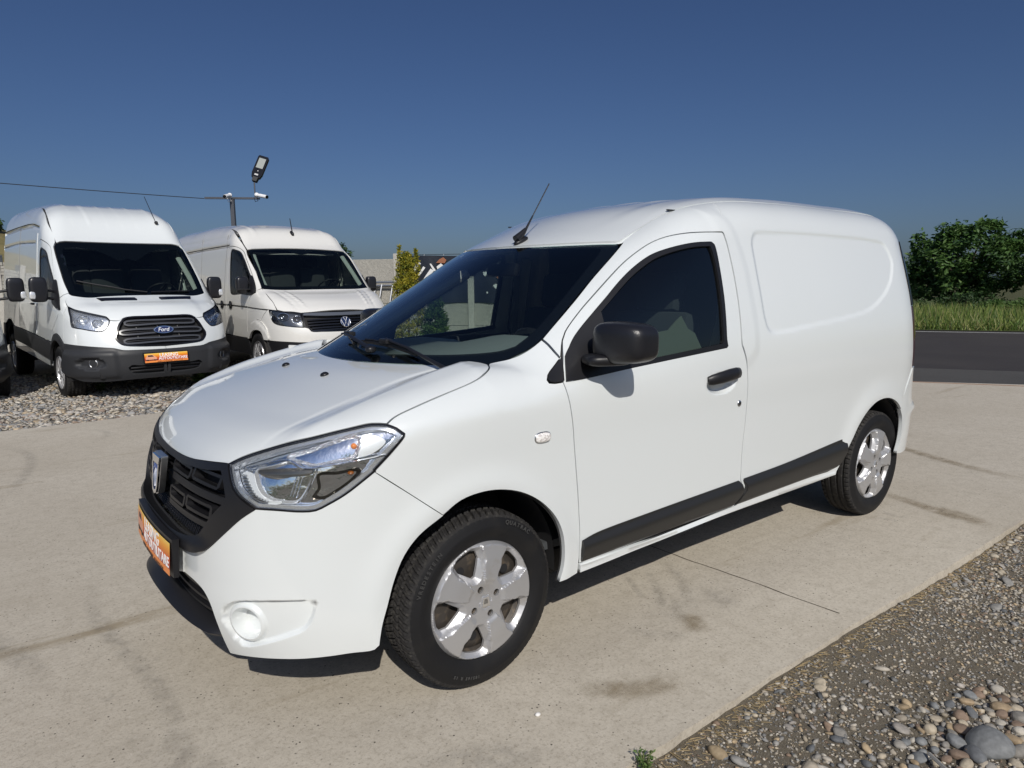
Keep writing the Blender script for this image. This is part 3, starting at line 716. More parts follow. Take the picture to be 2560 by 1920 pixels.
# rear face: doors, tail lamps, bumper
tl = join(spl([(-3.137,.850,.86),(-3.132,.858,.93),(-3.124,.857,1.024),(-3.124,.843,1.16),(-3.122,.835,1.22)]), spl([(-3.122,.835,1.22),(-3.42,.70,1.22)]), spl([(-3.42,.70,1.22),(-3.47,.72,1.0),(-3.46,.72,.87)]), spl([(-3.46,.72,.865),(-3.3,.8,.86),(-3.14,.85,.858)]))
panel('tail_lamp', DK, [tl], (-1, 1, .1), [REDL, REDL], van, res=.03, depth=.03, inset=.001, off=.001, mirror=True, lip=0)
tb = join(spl([(-3.124,.833,1.225),(-3.122,.813,1.303),(-3.114,.776,1.455),(-3.124,.745,1.556),(-3.14,.71,1.60)]), spl([(-3.14,.71,1.60),(-3.3,.62,1.60),(-3.36,.55,1.58)]), spl([(-3.36,.55,1.58),(-3.40,.60,1.4),(-3.42,.70,1.225)]))
panel('black_pillar_trim', DK, [tb], (-1, 1, .25), [BLKG, BLKG], van, res=.03, depth=.02, inset=.001, off=.005, mirror=True, lip=0)
rd = join([(-3.4,0,.50)], [(-3.4,.70,.50)], [(-3.4,.70,1.2)], spl([(-3.4,.60,1.4),(-3.36,.55,1.60),(-3.3,.52,1.67)]), [(-3.3,0,1.69)])
panel('rear_door', DK, [rd], (-1, 0, .15), PAINT, van, res=.06, depth=.02, inset=.003, mirror=True)
rbl = join(spl([(-2.99,.861,.618),(-3.03,.861,.705),(-3.08,.859,.778),(-3.137,.850,.850)]), spl([(-3.137,.850,.853),(-3.3,.8,.853),(-3.46,.72,.853)]), [(-3.47,.71,.50)], [(-3.5,0,.495)], spl([(-3.45,0,.30),(-3.42,.5,.30),(-3.25,.75,.33),(-3.05,.835,.335)]), spl([(-3.0,.845,.345),(-3.035,.857,.42),(-3.04,.857,.50),(-3.03,.858,.56),(-2.998,.860,.612)]))
panel('rear_bumper', DK, [rbl], (-1, 1, .1), PAINT, van, res=.03, depth=.02, inset=.002, off=.004,
      disp=lambda X: .022*np.exp(-((X[:, 2]-.60)/.03)**2)*sst(-3.10, -3.3, X[:, 0]), mirror=True)

# ---- headlight
hl_loop = join(c_hltop, spl(hl_edge), spl(hlbot)[::-1], spl(hlleft)[::-1])
HLD = (.85, .75, .35)
def ringed(L3, a):
    e1, e2, d = basis(HLD); q = np.stack([L3 @ e1, L3 @ e2], -1); s = L3 @ d
    if area2(q) < 0: q = q[::-1]; s = s[::-1]
    q = insetloop(q, a); return q[:, :1]*e1+q[:, 1:]*e2+s[:, None]*d
def HLP(u, v):
    """point on the shell seen through the lamp plane: u,v measured in photo-like lamp coordinates"""
    return u, v
lampsL, lampsR = None, None
CRES = [(0.696, 0.555, 0.829), (0.678, 0.589, 0.833), (0.679, 0.611, 0.809), (0.672, 0.637, 0.777), (0.659, 0.656, 0.758), (0.629, 0.687, 0.754), (0.627, 0.688, 0.749), (0.671, 0.644, 0.749), (0.686, 0.623, 0.76), (0.697, 0.596, 0.782)]
MAINR = [(0.672, 0.594, 0.84), (0.63, 0.647, 0.861), (0.598, 0.677, 0.874), (0.576, 0.712, 0.857), (0.541, 0.742, 0.849), (0.555, 0.738, 0.807), (0.585, 0.722, 0.756), (0.598, 0.713, 0.75), (0.633, 0.683, 0.752), (0.659, 0.656, 0.763), (0.673, 0.634, 0.781), (0.677, 0.607, 0.818)]
REFLBAND = [(0.666, 0.601, 0.840), (0.631, 0.65, 0.852), (0.547, 0.737, 0.848), (0.552, 0.737, 0.835), (0.60, 0.70, 0.828), (0.638, 0.664, 0.821), (0.661, 0.628, 0.828)]  # outline of the dark band mirrored in the main reflector
INDR = [(0.598, 0.663, 0.887), (0.535, 0.708, 0.912), (0.419, 0.772, 0.946), (0.415, 0.785, 0.932), (0.427, 0.795, 0.891), (0.438, 0.793, 0.876), (0.494, 0.766, 0.867), (0.543, 0.736, 0.86), (0.569, 0.71, 0.871)]
BLOCK = [(0.404, 0.781, 0.943), (0.382, 0.792, 0.942), (0.345, 0.819, 0.920), (0.383, 0.812, 0.887), (0.427, 0.797, 0.880), (0.413, 0.794, 0.915)]
DIVC = [(0.705, 0.518, 0.832), (0.655, 0.602, 0.857), (0.597, 0.675, 0.877), (0.584, 0.695, 0.871), (0.573, 0.713, 0.859), (0.556, 0.729, 0.855), (0.484, 0.773, 0.862), (0.391, 0.81, 0.872), (0.35, 0.822, 0.878)]
CAVR = [(0.538, 0.746, 0.832), (0.486, 0.774, 0.835), (0.426, 0.799, 0.841), (0.419, 0.802, 0.835), (0.442, 0.794, 0.806), (0.49, 0.776, 0.774), (0.524, 0.759, 0.756), (0.556, 0.741, 0.763), (0.539, 0.749, 0.79)]
VDIV = [(0.539, 0.743, 0.85), (0.552, 0.739, 0.814), (0.576, 0.727, 0.764), (0.59, 0.719, 0.751)]
def headlamp():
    seal = panel('headlight', DK, [hl_loop, ringed(hl_loop, .0062)], HLD, [BLKG, GAPM], van, res=.02, depth=.012, inset=.0005, off=.001, mirror=True, lip=0)
    inner = ringed(hl_loop, .0055); rim = ringed(hl_loop, .0175)
    lens = panel('lens', DK, [inner], HLD, [LENS, BLKG], seal, res=.025, depth=.003, inset=0, off=.0015, mirror=True, lip=0)
    LSIL = mat('lamp_bright', (.90, .91, .93), .24, metal=.75, bump=(26, .25, .01))
    LCH = mat('lamp_chrome', (.90, .92, .95), .07, metal=1.0, bump=(18, .35, .012))
    LFAC = mat('lamp_facets', (.90, .91, .94), .14, metal=.9, bump=(130, 1.0, .012))
    LWH = mat('lamp_white', (.78, .79, .79), .35, metal=.2)
    panel('bright_rim', DK, [inner, rim], HLD, [LSIL, LSIL], seal, res=.010, depth=.016, inset=.0005, off=-.006, mirror=True, lip=0)
    e1, e2, d = basis(HLD)
    def q2(L): L = np.array(L); return np.stack([L @ e1, L @ e2], -1)
    panel('reflector', DK, [rim], HLD, [LCH, CHROME], seal, res=.008, depth=0, inset=-.001, off=-.024, mirror=True)
    mc = q2(MAINR).mean(0)+np.array((.0, -.004))
    def mbowl(X):
        Y = X.copy(); Y[:, 1] = np.abs(Y[:, 1]); q = q2(Y); s_ = sdist(q, q2(spl(MAINR, .01, True))); 
        return -.012-.050*np.clip(s_/.055, 0, 1)**.6+.004*np.sin((q[:, 0]-mc[0])*170)*sst(.012, .03, s_)*0
    panel('main_reflector', DK, [spl(MAINR, .01, True)], HLD, [LSIL, LSIL], seal, res=.006, depth=.004, inset=0, disp=mbowl, mirror=True, lip=0)
    panel('painted_reflection_band', DK, [spl(REFLBAND, .01, True)], HLD, [mat('painted_dark_reflection', (.20, .18, .15), .22, metal=.8), BLKG], seal, res=.008, depth=.01, inset=0, off=-.016, disp=lambda X: .006*np.cos((X[:, 2]-.838)*90), mirror=True, lip=0)  # dark reflection across the bowl, painted as a bronze-coloured band
    def ibowl(X):
        Y = X.copy(); Y[:, 1] = np.abs(Y[:, 1]); q = q2(Y); s_ = sdist(q, q2(spl(INDR, .01, True))); u = q @ np.array((.94, .34))
        return -.012-.020*np.clip(s_/.018, 0, 1)**.6+.003*np.abs(((u*70) % 1)-.5)
    panel('indicator_reflector', DK, [spl(INDR, .01, True)], HLD, [LFAC, LFAC], seal, res=.005, depth=.004, inset=0, disp=ibowl, mirror=True, lip=0)
    panel('white_reflector_strip', DK, [spl(CRES, .01, True)], HLD, [LWH, LWH], seal, res=.008, depth=.006, inset=0, off=-.009, mirror=True, lip=0)
    panel('side_reflector', DK, [spl(BLOCK, .012, True)], HLD, [LWH, LCH], seal, res=.012, depth=.012, inset=0, off=-.009, mirror=True, lip=0)
    panel('dark_recess', DK, [spl(CAVR, .01, True)], HLD, [mat('lamp_cavity', (.07, .062, .05), .08, metal=.85), BLKG], seal, res=.008, depth=0, inset=0, mirror=True, lip=0,
          disp=lambda X: -.016-.02*np.clip(sdist(q2(np.abs(X)*[1, 1, 1]), q2(spl(CAVR, .01, True)))/.02, 0, 1))
    def P3(p, off, side):
        x, n = onshell0(p, off); return Vector((x[0], side*x[1], x[2]))
    def onshell0(p, off):
        P = np.array([p], float); X = solve(DK, np.stack([P @ e1, P @ e2], -1), e1, e2, d, (P @ d).min()-.2, (P @ d).max()+.3); N = DK.grad(X); return (X+N*off)[0], N[0]
    for side, par in zip((1, -1), seal):
        b = MB(); b.tube([P3(p, -.008, side) for p in spl(DIVC, .012)], .0055, 8, scale=(1, .7)); b.obj('chrome_divider', LCH, par)
        b = MB(); b.tube([P3(p, -.012, side) for p in spl(VDIV, .012)], .003, 6); b.obj('chrome_divider', LCH, par)
        for dx in (0, .010, .020):
            b = MB(); b.tube([P3((.583-.3*dx, .706+dx, .835), -.02, side), P3((.604-.3*dx, .697+dx, .765), -.02, side)], .0013, 5); b.obj('reflector_rib', LCH, par)
        for k in range(12):
            t = (k+.5)/12; c0 = np.array(spl([(.694,.570,.826),(.690,.592,.80),(.680,.622,.770),(.655,.66,.752)], .01)); p = c0[int(t*(len(c0)-1))]
            b = MB(); c = P3(p, -.0075, side); b.box(c, (.018, .0245, .0011), (0, .0, side*-.75)); b.obj('strip_line', CHROMED, par)
        b = MB(); V, Fc = superell(P3((.434, .783, .914), -.018, side), (.009, .009, .009), 1, 1, 12, 8); b.add(V, Fc); b.obj('indicator_bulb', AMB, par)
        b = MB(); V, Fc = superell(P3((.448, .790, .829), -.022, side), (.010, .010, .006), 1, 1, 12, 8); b.add(V, Fc); b.obj('amber_marker', mat('dark_amber', (.30, .09, .015), .2), par)
    return seal
seal = headlamp()

# ---- mirrors, handles, small fittings
def door_mirror(side, par):
    arm = MB()
    V, Fc = superell((-.492, side*.905, 1.108), (.085, .062, .022), .6, .55, 28, 14, (0, 0, side*-.45)); arm.add(V, Fc)
    a = arm.obj('mirror_arm', BLK, par, True, 60)
    hb = MB()
    def warp(p):
        s_ = p.y*side; k = 1-.10*max(0, s_/.11)
        return (max(p.x*(1.3 if p.x > 0 else 1.0), -.050)-.03*max(0, s_/.11), p.y, p.z*k)
    V, Fc = superell((-.520, side*.963, 1.170), (.058, .108, .074), .50, .50, 48, 32, None, warp)
    hb.add(V, Fc); h = hb.obj('mirror_housing', mat('mirror_plastic', (.013, .013, .016), .30, bump=(350, .4, .0015)), par, True, 60)
    g = MB(); g.box((-.578, side*.955, 1.168), (.004, .15, .110), (0, 0, side*.2), bev=.0015); g.obj('mirror_glass', mat('mirror_glass', (.8, .8, .82), .02, metal=1), h)
    b = MB(); b.tube([(-.478, side*.885, 1.126), (-.455, side*.93, 1.118), (-.462, side*.985, 1.112)], .0014, 5); b.obj('mirror_seam', GAPM, h)
for side, par in zip((1, -1), doors):
    dm = door_mirror(side, par)
    b = MB()
    # handle bar: bowed bar over the cup
    pts = [(-1.135, side*.872, .965), (-1.15, side*.883, .969), (-1.20, side*.893, .976), (-1.25, side*.895, .982), (-1.30, side*.892, .985), (-1.335, side*.884, .984), (-1.342, side*.872, .983)]
    b.tube(pts, [.018, .023, .026, .027, .026, .023, .018], 12, scale=(.5, 1)); b.obj('door_handle', BLK, par, True, 60)
    b = MB(); b.lathe([(0, .004), (.010, .004), (.0135, .002), (.0145, 0), (.0145, -.006)], (0, 0, 0), 'y', 20)
    o = b.obj('door_lock', CHROMED, par); o.location = (-1.371, side*.8655, .841); o.rotation_euler = (0, 0, 0 if side > 0 else PI)
    b = MB(); b.lathe([(0, .0045), (.006, .0045), (.007, .003)], (0, 0, 0), 'y', 14); k = b.obj('lock_core', GAPM, o)
    # window guide post and rubber sill lip inside
for side in (1, -1):
    b = MB(); V, Fc = superell((-.2265, side*.8665, .855), (.034, .011, .0175), .75, .6, 28, 14); b.add(V, Fc)
    o = b.obj('side_marker', mat('marker_lens', (.62, .58, .56), .08, coat=1, noise=(160, (.95, .93, .9), .42, .56)), van)
    b = MB(); V, Fc = superell((-.2265, side*.8645, .855), (.037, .008, .0205), .75, .6, 28, 14); b.add(V, Fc); b.obj('marker_bezel', CHROMED, o)
for y in (.202, -.202):
    b = MB(); V, Fc = superell((.273, y, 1.050), (.016, .017, .011), .9, .9, 18, 10, (0, .25, 0)); b.add(V, Fc); b.obj('washer_nozzle', BLK, bonnet)
# antenna
ab = MB(); V, Fc = superell((-.728, .122, 1.570), (.042, .020, .014), .9, .9, 20, 10, (0, .42, 0)); ab.add(V, Fc)
ab.tube([(-.70, .122, 1.575), (-.735, .122, 1.602), (-.757, .122, 1.625)], [.020, .015, .008], 12)
an = ab.obj('aerial_base', BLK, roof, True, 60)
b = MB(); P0_, P1_ = Vector((-.752, .122, 1.615)), Vector((-.905, .115, 1.838))
b.tube([P0_.lerp(P1_, t) for t in (0, .15, .32)], [.0065, .005, .0035], 8); b.tube([P0_.lerp(P1_, t) for t in (.3, 1)], .0026, 6)
for k in range(60):
    t = .3+.7*k/60; q_ = P0_.lerp(P1_, t); a = k*.9
    if k: b.tube([pq, q_+Vector((math.cos(a), math.sin(a), 0))*.0024], .0011, 4, cap=False)
    pq = q_+Vector((math.cos(a), math.sin(a), 0))*.0024
b.obj('aerial_mast', BLK, an)
# wipers
def onws(x, y, h=.02):
    X = np.array([[x, y, 1.2]]); e1, e2, d = basis((.55, 0, .85))
    # drop vertically onto the glass
    zs = np.linspace(1.7, .9, 400); v = DKW.F(np.stack([np.full(400, x), np.full(400, y), zs], -1)); i = np.argmax(v < 0); P = np.array([x, y, zs[i]])
    return Vector(P+DKW.grad(P[None])[0]*h)
def wiper(path_arm, path_blade):
    a = MB(); pts = [onws(x, y, h) for x, y, h in path_arm]; r_ = np.interp(np.linspace(0, 1, len(pts)), [0, .3, 1], [.013, .009, .006]).tolist()
    a.tube(pts, r_, 8, scale=(1, .6)); V, Fc = superell(pts[0]-Vector((0, 0, .004)), (.02, .02, .014), .8, .8, 16, 8); a.add(V, Fc)
    o = a.obj('wiper', BLK, screen, True, 50)
    b = MB(); n = 14; P = [Vector(onws(*path_blade[0], .014)).lerp(onws(*path_blade[1], .014), t/n) for t in range(n+1)]
    P = [onws(path_blade[0][0]+(path_blade[1][0]-path_blade[0][0])*t/n, path_blade[0][1]+(path_blade[1][1]-path_blade[0][1])*t/n, .012) for t in range(n+1)]
    b.tube(P, .0085, 6, scale=(.7, 1)); b.tube([p+Vector((.004, 0, .010)) for p in P[2:-2]], .004, 5)
    m_ = P[n//2]; b.box(m_+Vector((.002, 0, .014)), (.03, .06, .02), bev=.005)
    b.obj('wiper_blade', BLK, o, True, 50)
wiper([(-.015,.60,.025),(0.0,.50,.030),(.01,.38,.036),(.015,.28,.034),(.01,.22,.03)], [(.045,.035),(-.0,.42)])
wiper([(.07,.20,.025),(.06,.08,.03),(.045,-.02,.036),(.03,-.10,.034),(.02,-.16,.03)], [(-.01,-.20),(.06,.02)])
# bonnet hinge seen at the far corner
b = MB()
b.box((.03, -.665, 1.062), (.14, .012, .05), (0, -.1, .25), bev=.004); b.tube([(.09, -.66, 1.05), (.02, -.67, 1.07), (-.03, -.68, 1.075)], .012, 8); b.tube([(.07,-.655,1.04),(.0,-.665,1.05),(-.05,-.68,1.06)], .008, 8)
b.obj('bonnet_hinge', mat('hinge_paint', (.6, .6, .58), .45), van)

# registration-plate holder carrying the dealer card
def plate(parent, c, yaw_, w_=.54, h_=.125, tiltx=0., frame=True, name='plate_holder', curve=.10):
    def fn(x, y, z_=0.):
        X = Vector((z_-curve*(x*x), x, y)); X = Euler((0, tiltx, yaw_)).to_matrix() @ X; return X+Vector(c)
    b = MB(); n = 16
    if frame:
        V = []; 
        for i in range(n+1):
            x = -w_/2-.012+(w_+.024)*i/n
            for (y, z_) in ((-h_/2-.004, -.012), (-h_/2-.004, .004), (h_/2+.014, .010), (h_/2+.014, -.012)): V.append(fn(x, y, z_))
        Fc = [(i*4+k, (i+1)*4+k, (i+1)*4+(k+1) % 4, i*4+(k+1) % 4) for i in range(n) for k in range(4)]+[(0, 1, 2, 3), (n*4+3, n*4+2, n*4+1, n*4)]
        b.add(V, Fc); ho = b.obj(name, BLK, parent, True, 40)
    else: ho = parent
    m = MATS.get('plate_orange')
    if not m:
        m = mat('plate_orange', (.95, .45, .03), .4); t = m.node_tree; bs = t.nodes['Principled BSDF']
        uv = t.nodes.new('ShaderNodeUVMap'); uv.uv_map = 'UVMap'; sx = t.nodes.new('ShaderNodeSeparateXYZ'); cr = t.nodes.new('ShaderNodeValToRGB')
        e = cr.color_ramp.elements; e[0].position = 0; e[0].color = (.85, .27, .06, 1); e[1].position = 1; e[1].color = (.93, .62, .12, 1)
        for pos, c_ in ((.19, (.85, .27, .06, 1)), (.20, (.38, .03, .012, 1)), (.5, (.62, .09, .012, 1)), (.8, (.88, .35, .02, 1))): q = e.new(pos); q.color = c_
        t.links.new(uv.outputs[0], sx.inputs[0]); t.links.new(sx.outputs[1], cr.inputs[0]); t.links.new(cr.outputs[0], bs.inputs['Base Color'])
    V = []; 
    for i in range(n+1):
        x = -w_/2+w_*i/n; V += [fn(x, -h_/2, .0125), fn(x, h_/2, .0125)]
    Fc = [(2*i, 2*i+2, 2*i+3, 2*i+1) for i in range(n)]
    o = mesh('dealer_card', V, Fc, m, ho)
    uvl = o.data.uv_layers.new(name='UVMap')
    for lp in o.data.loops: k = lp.vertex_index; uvl.data[lp.index].uv = ((k//2)/n, k % 2)
    W_ = mat('print_white', (.9, .9, .88), .5); K_ = mat('print_dark', (.03, .015, .01), .5)
    textmesh('card_lettering', 'LEASING', .060, W_, o, lambda x, y, z_: fn(.030+x*.98, .028+y, .0135+z_), .0004, .0012)
    textmesh('card_lettering', 'AUTOUTILITARE', .047, W_, o, lambda x, y, z_: fn(.080+x*1.0, -.014+y, .0135+z_), .0004, .0010)
    textmesh('card_lettering', 'LEASING  AUTOUTILITARE    0 7 4 6 9 9 5 6 5 0', .015, K_, o, lambda x, y, z_: fn(.04+x*1.0, -.050+y, .0135+z_), .0003, .0003)
    # little van picture on the card
    b = MB(); f2 = lambda u, v, w__: fn(u, v, w__)
    b.prism([(-.245,-.022),(-.125,-.022),(-.115,-.005),(-.125,.012),(-.15,.030),(-.165,.042),(-.225,.042),(-.235,.02),(-.25,0)], .0130, .0134, f2, 0)
    b.prism([(-.222,.016),(-.150,.016),(-.168,.036),(-.218,.036)], .0135, .0138, f2, 1)
    b.prism([(-.250,-.030),(-.11,-.030),(-.11,-.020),(-.250,-.020)], .0135, .0138, f2, 1)
    for cx in (-.225, -.145): b.prism([(cx+.012*math.cos(a*PI/5), -.026+.010*math.sin(a*PI/5)) for a in range(10)], .0139, .0142, f2, 1)
    b.obj('card_picture', [mat('print_salmon', (.75, .35, .22), .5), K_], o, False)
    return ho
plate(van, (.864, .055, .520), 0.0, .525, .108, math.radians(-4), True, curve=.16)

# ---- interior
def seat(parent, x, y, back=.62, m=SEAT, s=1.0):
    b = MB(); b.box((x, y, .62), (.50*s, .50*s, .16), (0, .06, 0), bev=.05); b.box((x-.27, y, .93), (.13, .47*s, back), (0, .22*-1, 0), bev=.05)
    b.box((x-.36, y, 1.33), (.10, .26, .20), (0, -.15, 0), bev=.045); b.tube([(x-.34, y-.06, 1.2), (x-.355, y-.06, 1.28)], .006, 6); b.tube([(x-.34, y+.06, 1.2), (x-.355, y+.06, 1.28)], .006, 6)
    return b.obj('seat', m, parent, True, 50)
seat(van, -1.05, .37); seat(van, -1.05, -.37)
def dashboard(parent, x0=-.40, w_=1.32, z0=1.06):
    ys = np.linspace(-w_/2, w_/2, 25); prof = [(.45, -.28), (.46, .02), (.30, .05), (.0, .055), (-.20, .03), (-.26, -.04), (-.28, -.30)]
    V = []
    for y in ys:
        t = abs(y)/(w_/2); hump = .055*math.exp(-((y-.36)/.20)**2)
        for i, (px, pz) in enumerate(prof):
            V.append((x0+px-.28*t*t, y, z0+pz+(hump if i in (3, 4) else 0)-.03*t**4))
    n = len(prof); Fc = [(i*n+k, i*n+k+1, (i+1)*n+k+1, (i+1)*n+k) for i in range(len(ys)-1) for k in range(n-1)]
    Fc += [tuple(range(n)), tuple((len(ys)-1)*n+k for k in range(n))]
    o = mesh('dashboard', V, Fc, DASH, parent, True, None, 40)
    bm = bmesh.new(); bm.from_mesh(o.data); bmesh.ops.recalc_face_normals(bm, faces=bm.faces[:]); bm.to_mesh(o.data); bm.free(); return o
dash = dashboard(van)
b = MB(); cst = Vector((-.66, .37, 1.02)); Rm = Euler((0, -1.05, 0)).to_matrix()
ring = [cst+Rm @ Vector((.185*math.cos(a), .185*math.sin(a), 0)) for a in np.linspace(0, 2*PI, 33)]
b.tube(ring, .014, 8, cap=False)
for a in (0.2, PI-.2, -PI/2): b.tube([cst, cst+Rm @ Vector((.18*math.cos(a), .18*math.sin(a), 0))], [.035, .014], 6)
b.obj('steering_wheel', BLK, van)
b = MB(); b.box((-.70, 0.02, 1.44), (.03, .22, .06), (0, -.3, 0), bev=.012); b.obj('rear_view_mirror', BLK, screen)
b = MB(); b.box((-1.60, 0, 1.0), (.03, 1.36, 1.25), bev=0); b.obj('bulkhead', INT, van)
b = MB(); b.box((-1.0, 0, .40), (1.9, 1.5, .03)); b.obj('cab_floor', INT, van)
hl2 = join(spl([(-.72,0,1.5),(-.80,.3,1.5),(-.90,.52,1.5)]), spl([(-.95,.55,1.5),(-1.3,.57,1.6),(-1.62,.58,1.6)]), [(-1.62,0,1.6)])
panel('headliner', DK, [join(hl2, flipy(hl2)[::-1])], (.12, 0, 1), [INT, INT], roof, res=.08, depth=0, off=-.035, inset=0)
# inner pillar linings
for s in (1, -1):
    b = MB(); b.tube([(-.24, s*.735, 1.04), (-.36, s*.705, 1.12), (-.62, s*.655, 1.275), (-.90, s*.59, 1.43)], .058, 10, scale=(1, .5)); b.obj('pillar_lining', INTL, van)
    b = MB(); b.tube([(-1.40, s*.80, .7), (-1.42, s*.80, 1.0), (-1.43, s*.76, 1.25), (-1.43, s*.70, 1.52)], .045, 8, scale=(1, .5)); b.obj('pillar_lining', INTL, van)
    b = MB(); b.tube([(-1.385, s*.755, 1.42), (-1.37, s*.745, 1.2), (-1.33, s*.72, 1.0), (-1.27, s*.68, .8)], .024, 6, scale=(.15, 1)); b.obj('seat_belt', mat('seat_belt', (.30,.33,.35), .7), van)
    b = MB(); b.box((-.88, s*.80, .86), (.95, .05, .42), bev=.02); b.obj('door_card', INT, van)
# folded sun mesh standing behind the driver's window
b = MB(); b.prism([(-1.02,1.06),(-1.20,1.09),(-1.17,1.16),(-1.13,1.18),(-1.10,1.235),(-1.06,1.215),(-1.0,1.18),(-.86,1.17),(-.74,1.12),(-.72,1.03)], .79, .795, lambda u, v, w__: (u, w__-(v-1.05)*.25, v)); b.obj('sun_mesh', mat('mesh_screen', (.085, .095, .075), .9), doors[0], False)
# ------------------------------------------------------------------ wheels
def tyre(name, parent, R, wd, rimr, pattern, m=(RUB, TREAD), na=300, flat=False):
    """lathe with real tread grooves; local frame: axle along y, outer face at +y"""
    hw = wd/2
    prof = [(rimr-.012, hw-.030), (rimr-.004, hw-.014), (rimr+.004, hw-.010), (rimr+.016, hw-.004), (rimr+(R-rimr)*.45, hw+.004), (R-.045, hw+.001), (R-.030, hw-.003), (R-.018, hw-.008), (R-.010, hw-.012), (R-.005, hw-.018)]
    ntr = 30 if na > 400 else 18
    tr = [(R-.003*abs((1-2*t))**3, (hw-.022)*(1-2*t)) for t in np.linspace(0, 1, ntr)]
    back = [(r, -y) for r, y in prof[::-1]]
    P = prof+tr+back; n = len(P); V = []; ti0, ti1 = len(prof)-3, len(prof)+ntr+3
    A = np.linspace(0, 2*PI, na, endpoint=False)
    for a in A:
        for j, (r, y) in enumerate(P):
            if ti0 <= j <= ti1:
                yy = y/hw; g = 0
                if pattern == 'winter':
                    ph = (a*70/(2*PI)-1.3*(1-abs(yy))**1.3)%1
                    if ph < .30: g = .010
                    elif abs(ph-.65) < .05 and abs(yy) < .93: g = .003
                    if min(abs(abs(yy)-.38), abs(abs(yy)-.0)) < .05: g = max(g, .007)
                elif pattern == 'rib':
                    if min(abs(abs(yy)-.22), abs(abs(yy)-.58)) < .055: g = .008
                    ph = (a*70/(2*PI)+.5*abs(yy))%1
                    if abs(yy) > .62 and ph < .24: g = .006
                else:
                    if min(abs(abs(yy)-.2), abs(abs(yy)-.55)) < .06: g = .009
                    ph = (a*60/(2*PI)+.7*abs(yy))%1
                    if ph < .22: g = .007
                fade = 1 if len(prof)-1 <= j <= len(prof)+ntr else .15
                r = r-g*fade
            V.append((r*math.cos(a), y, r*math.sin(a)))
    T = []; mi = []
    for k in range(na):
        k2 = (k+1) % na
        for j in range(n-1):
            T.append((k*n+j, k*n+j+1, k2*n+j+1, k2*n+j)); mi.append(1 if ti0 <= j <= ti1 else 0)
    o = fastmesh(name, V, T, list(m), parent, True, mi)
    if flat: o.data.polygons.foreach_set('use_smooth', (np.array(mi) == 0)); o.data.update()
    return o
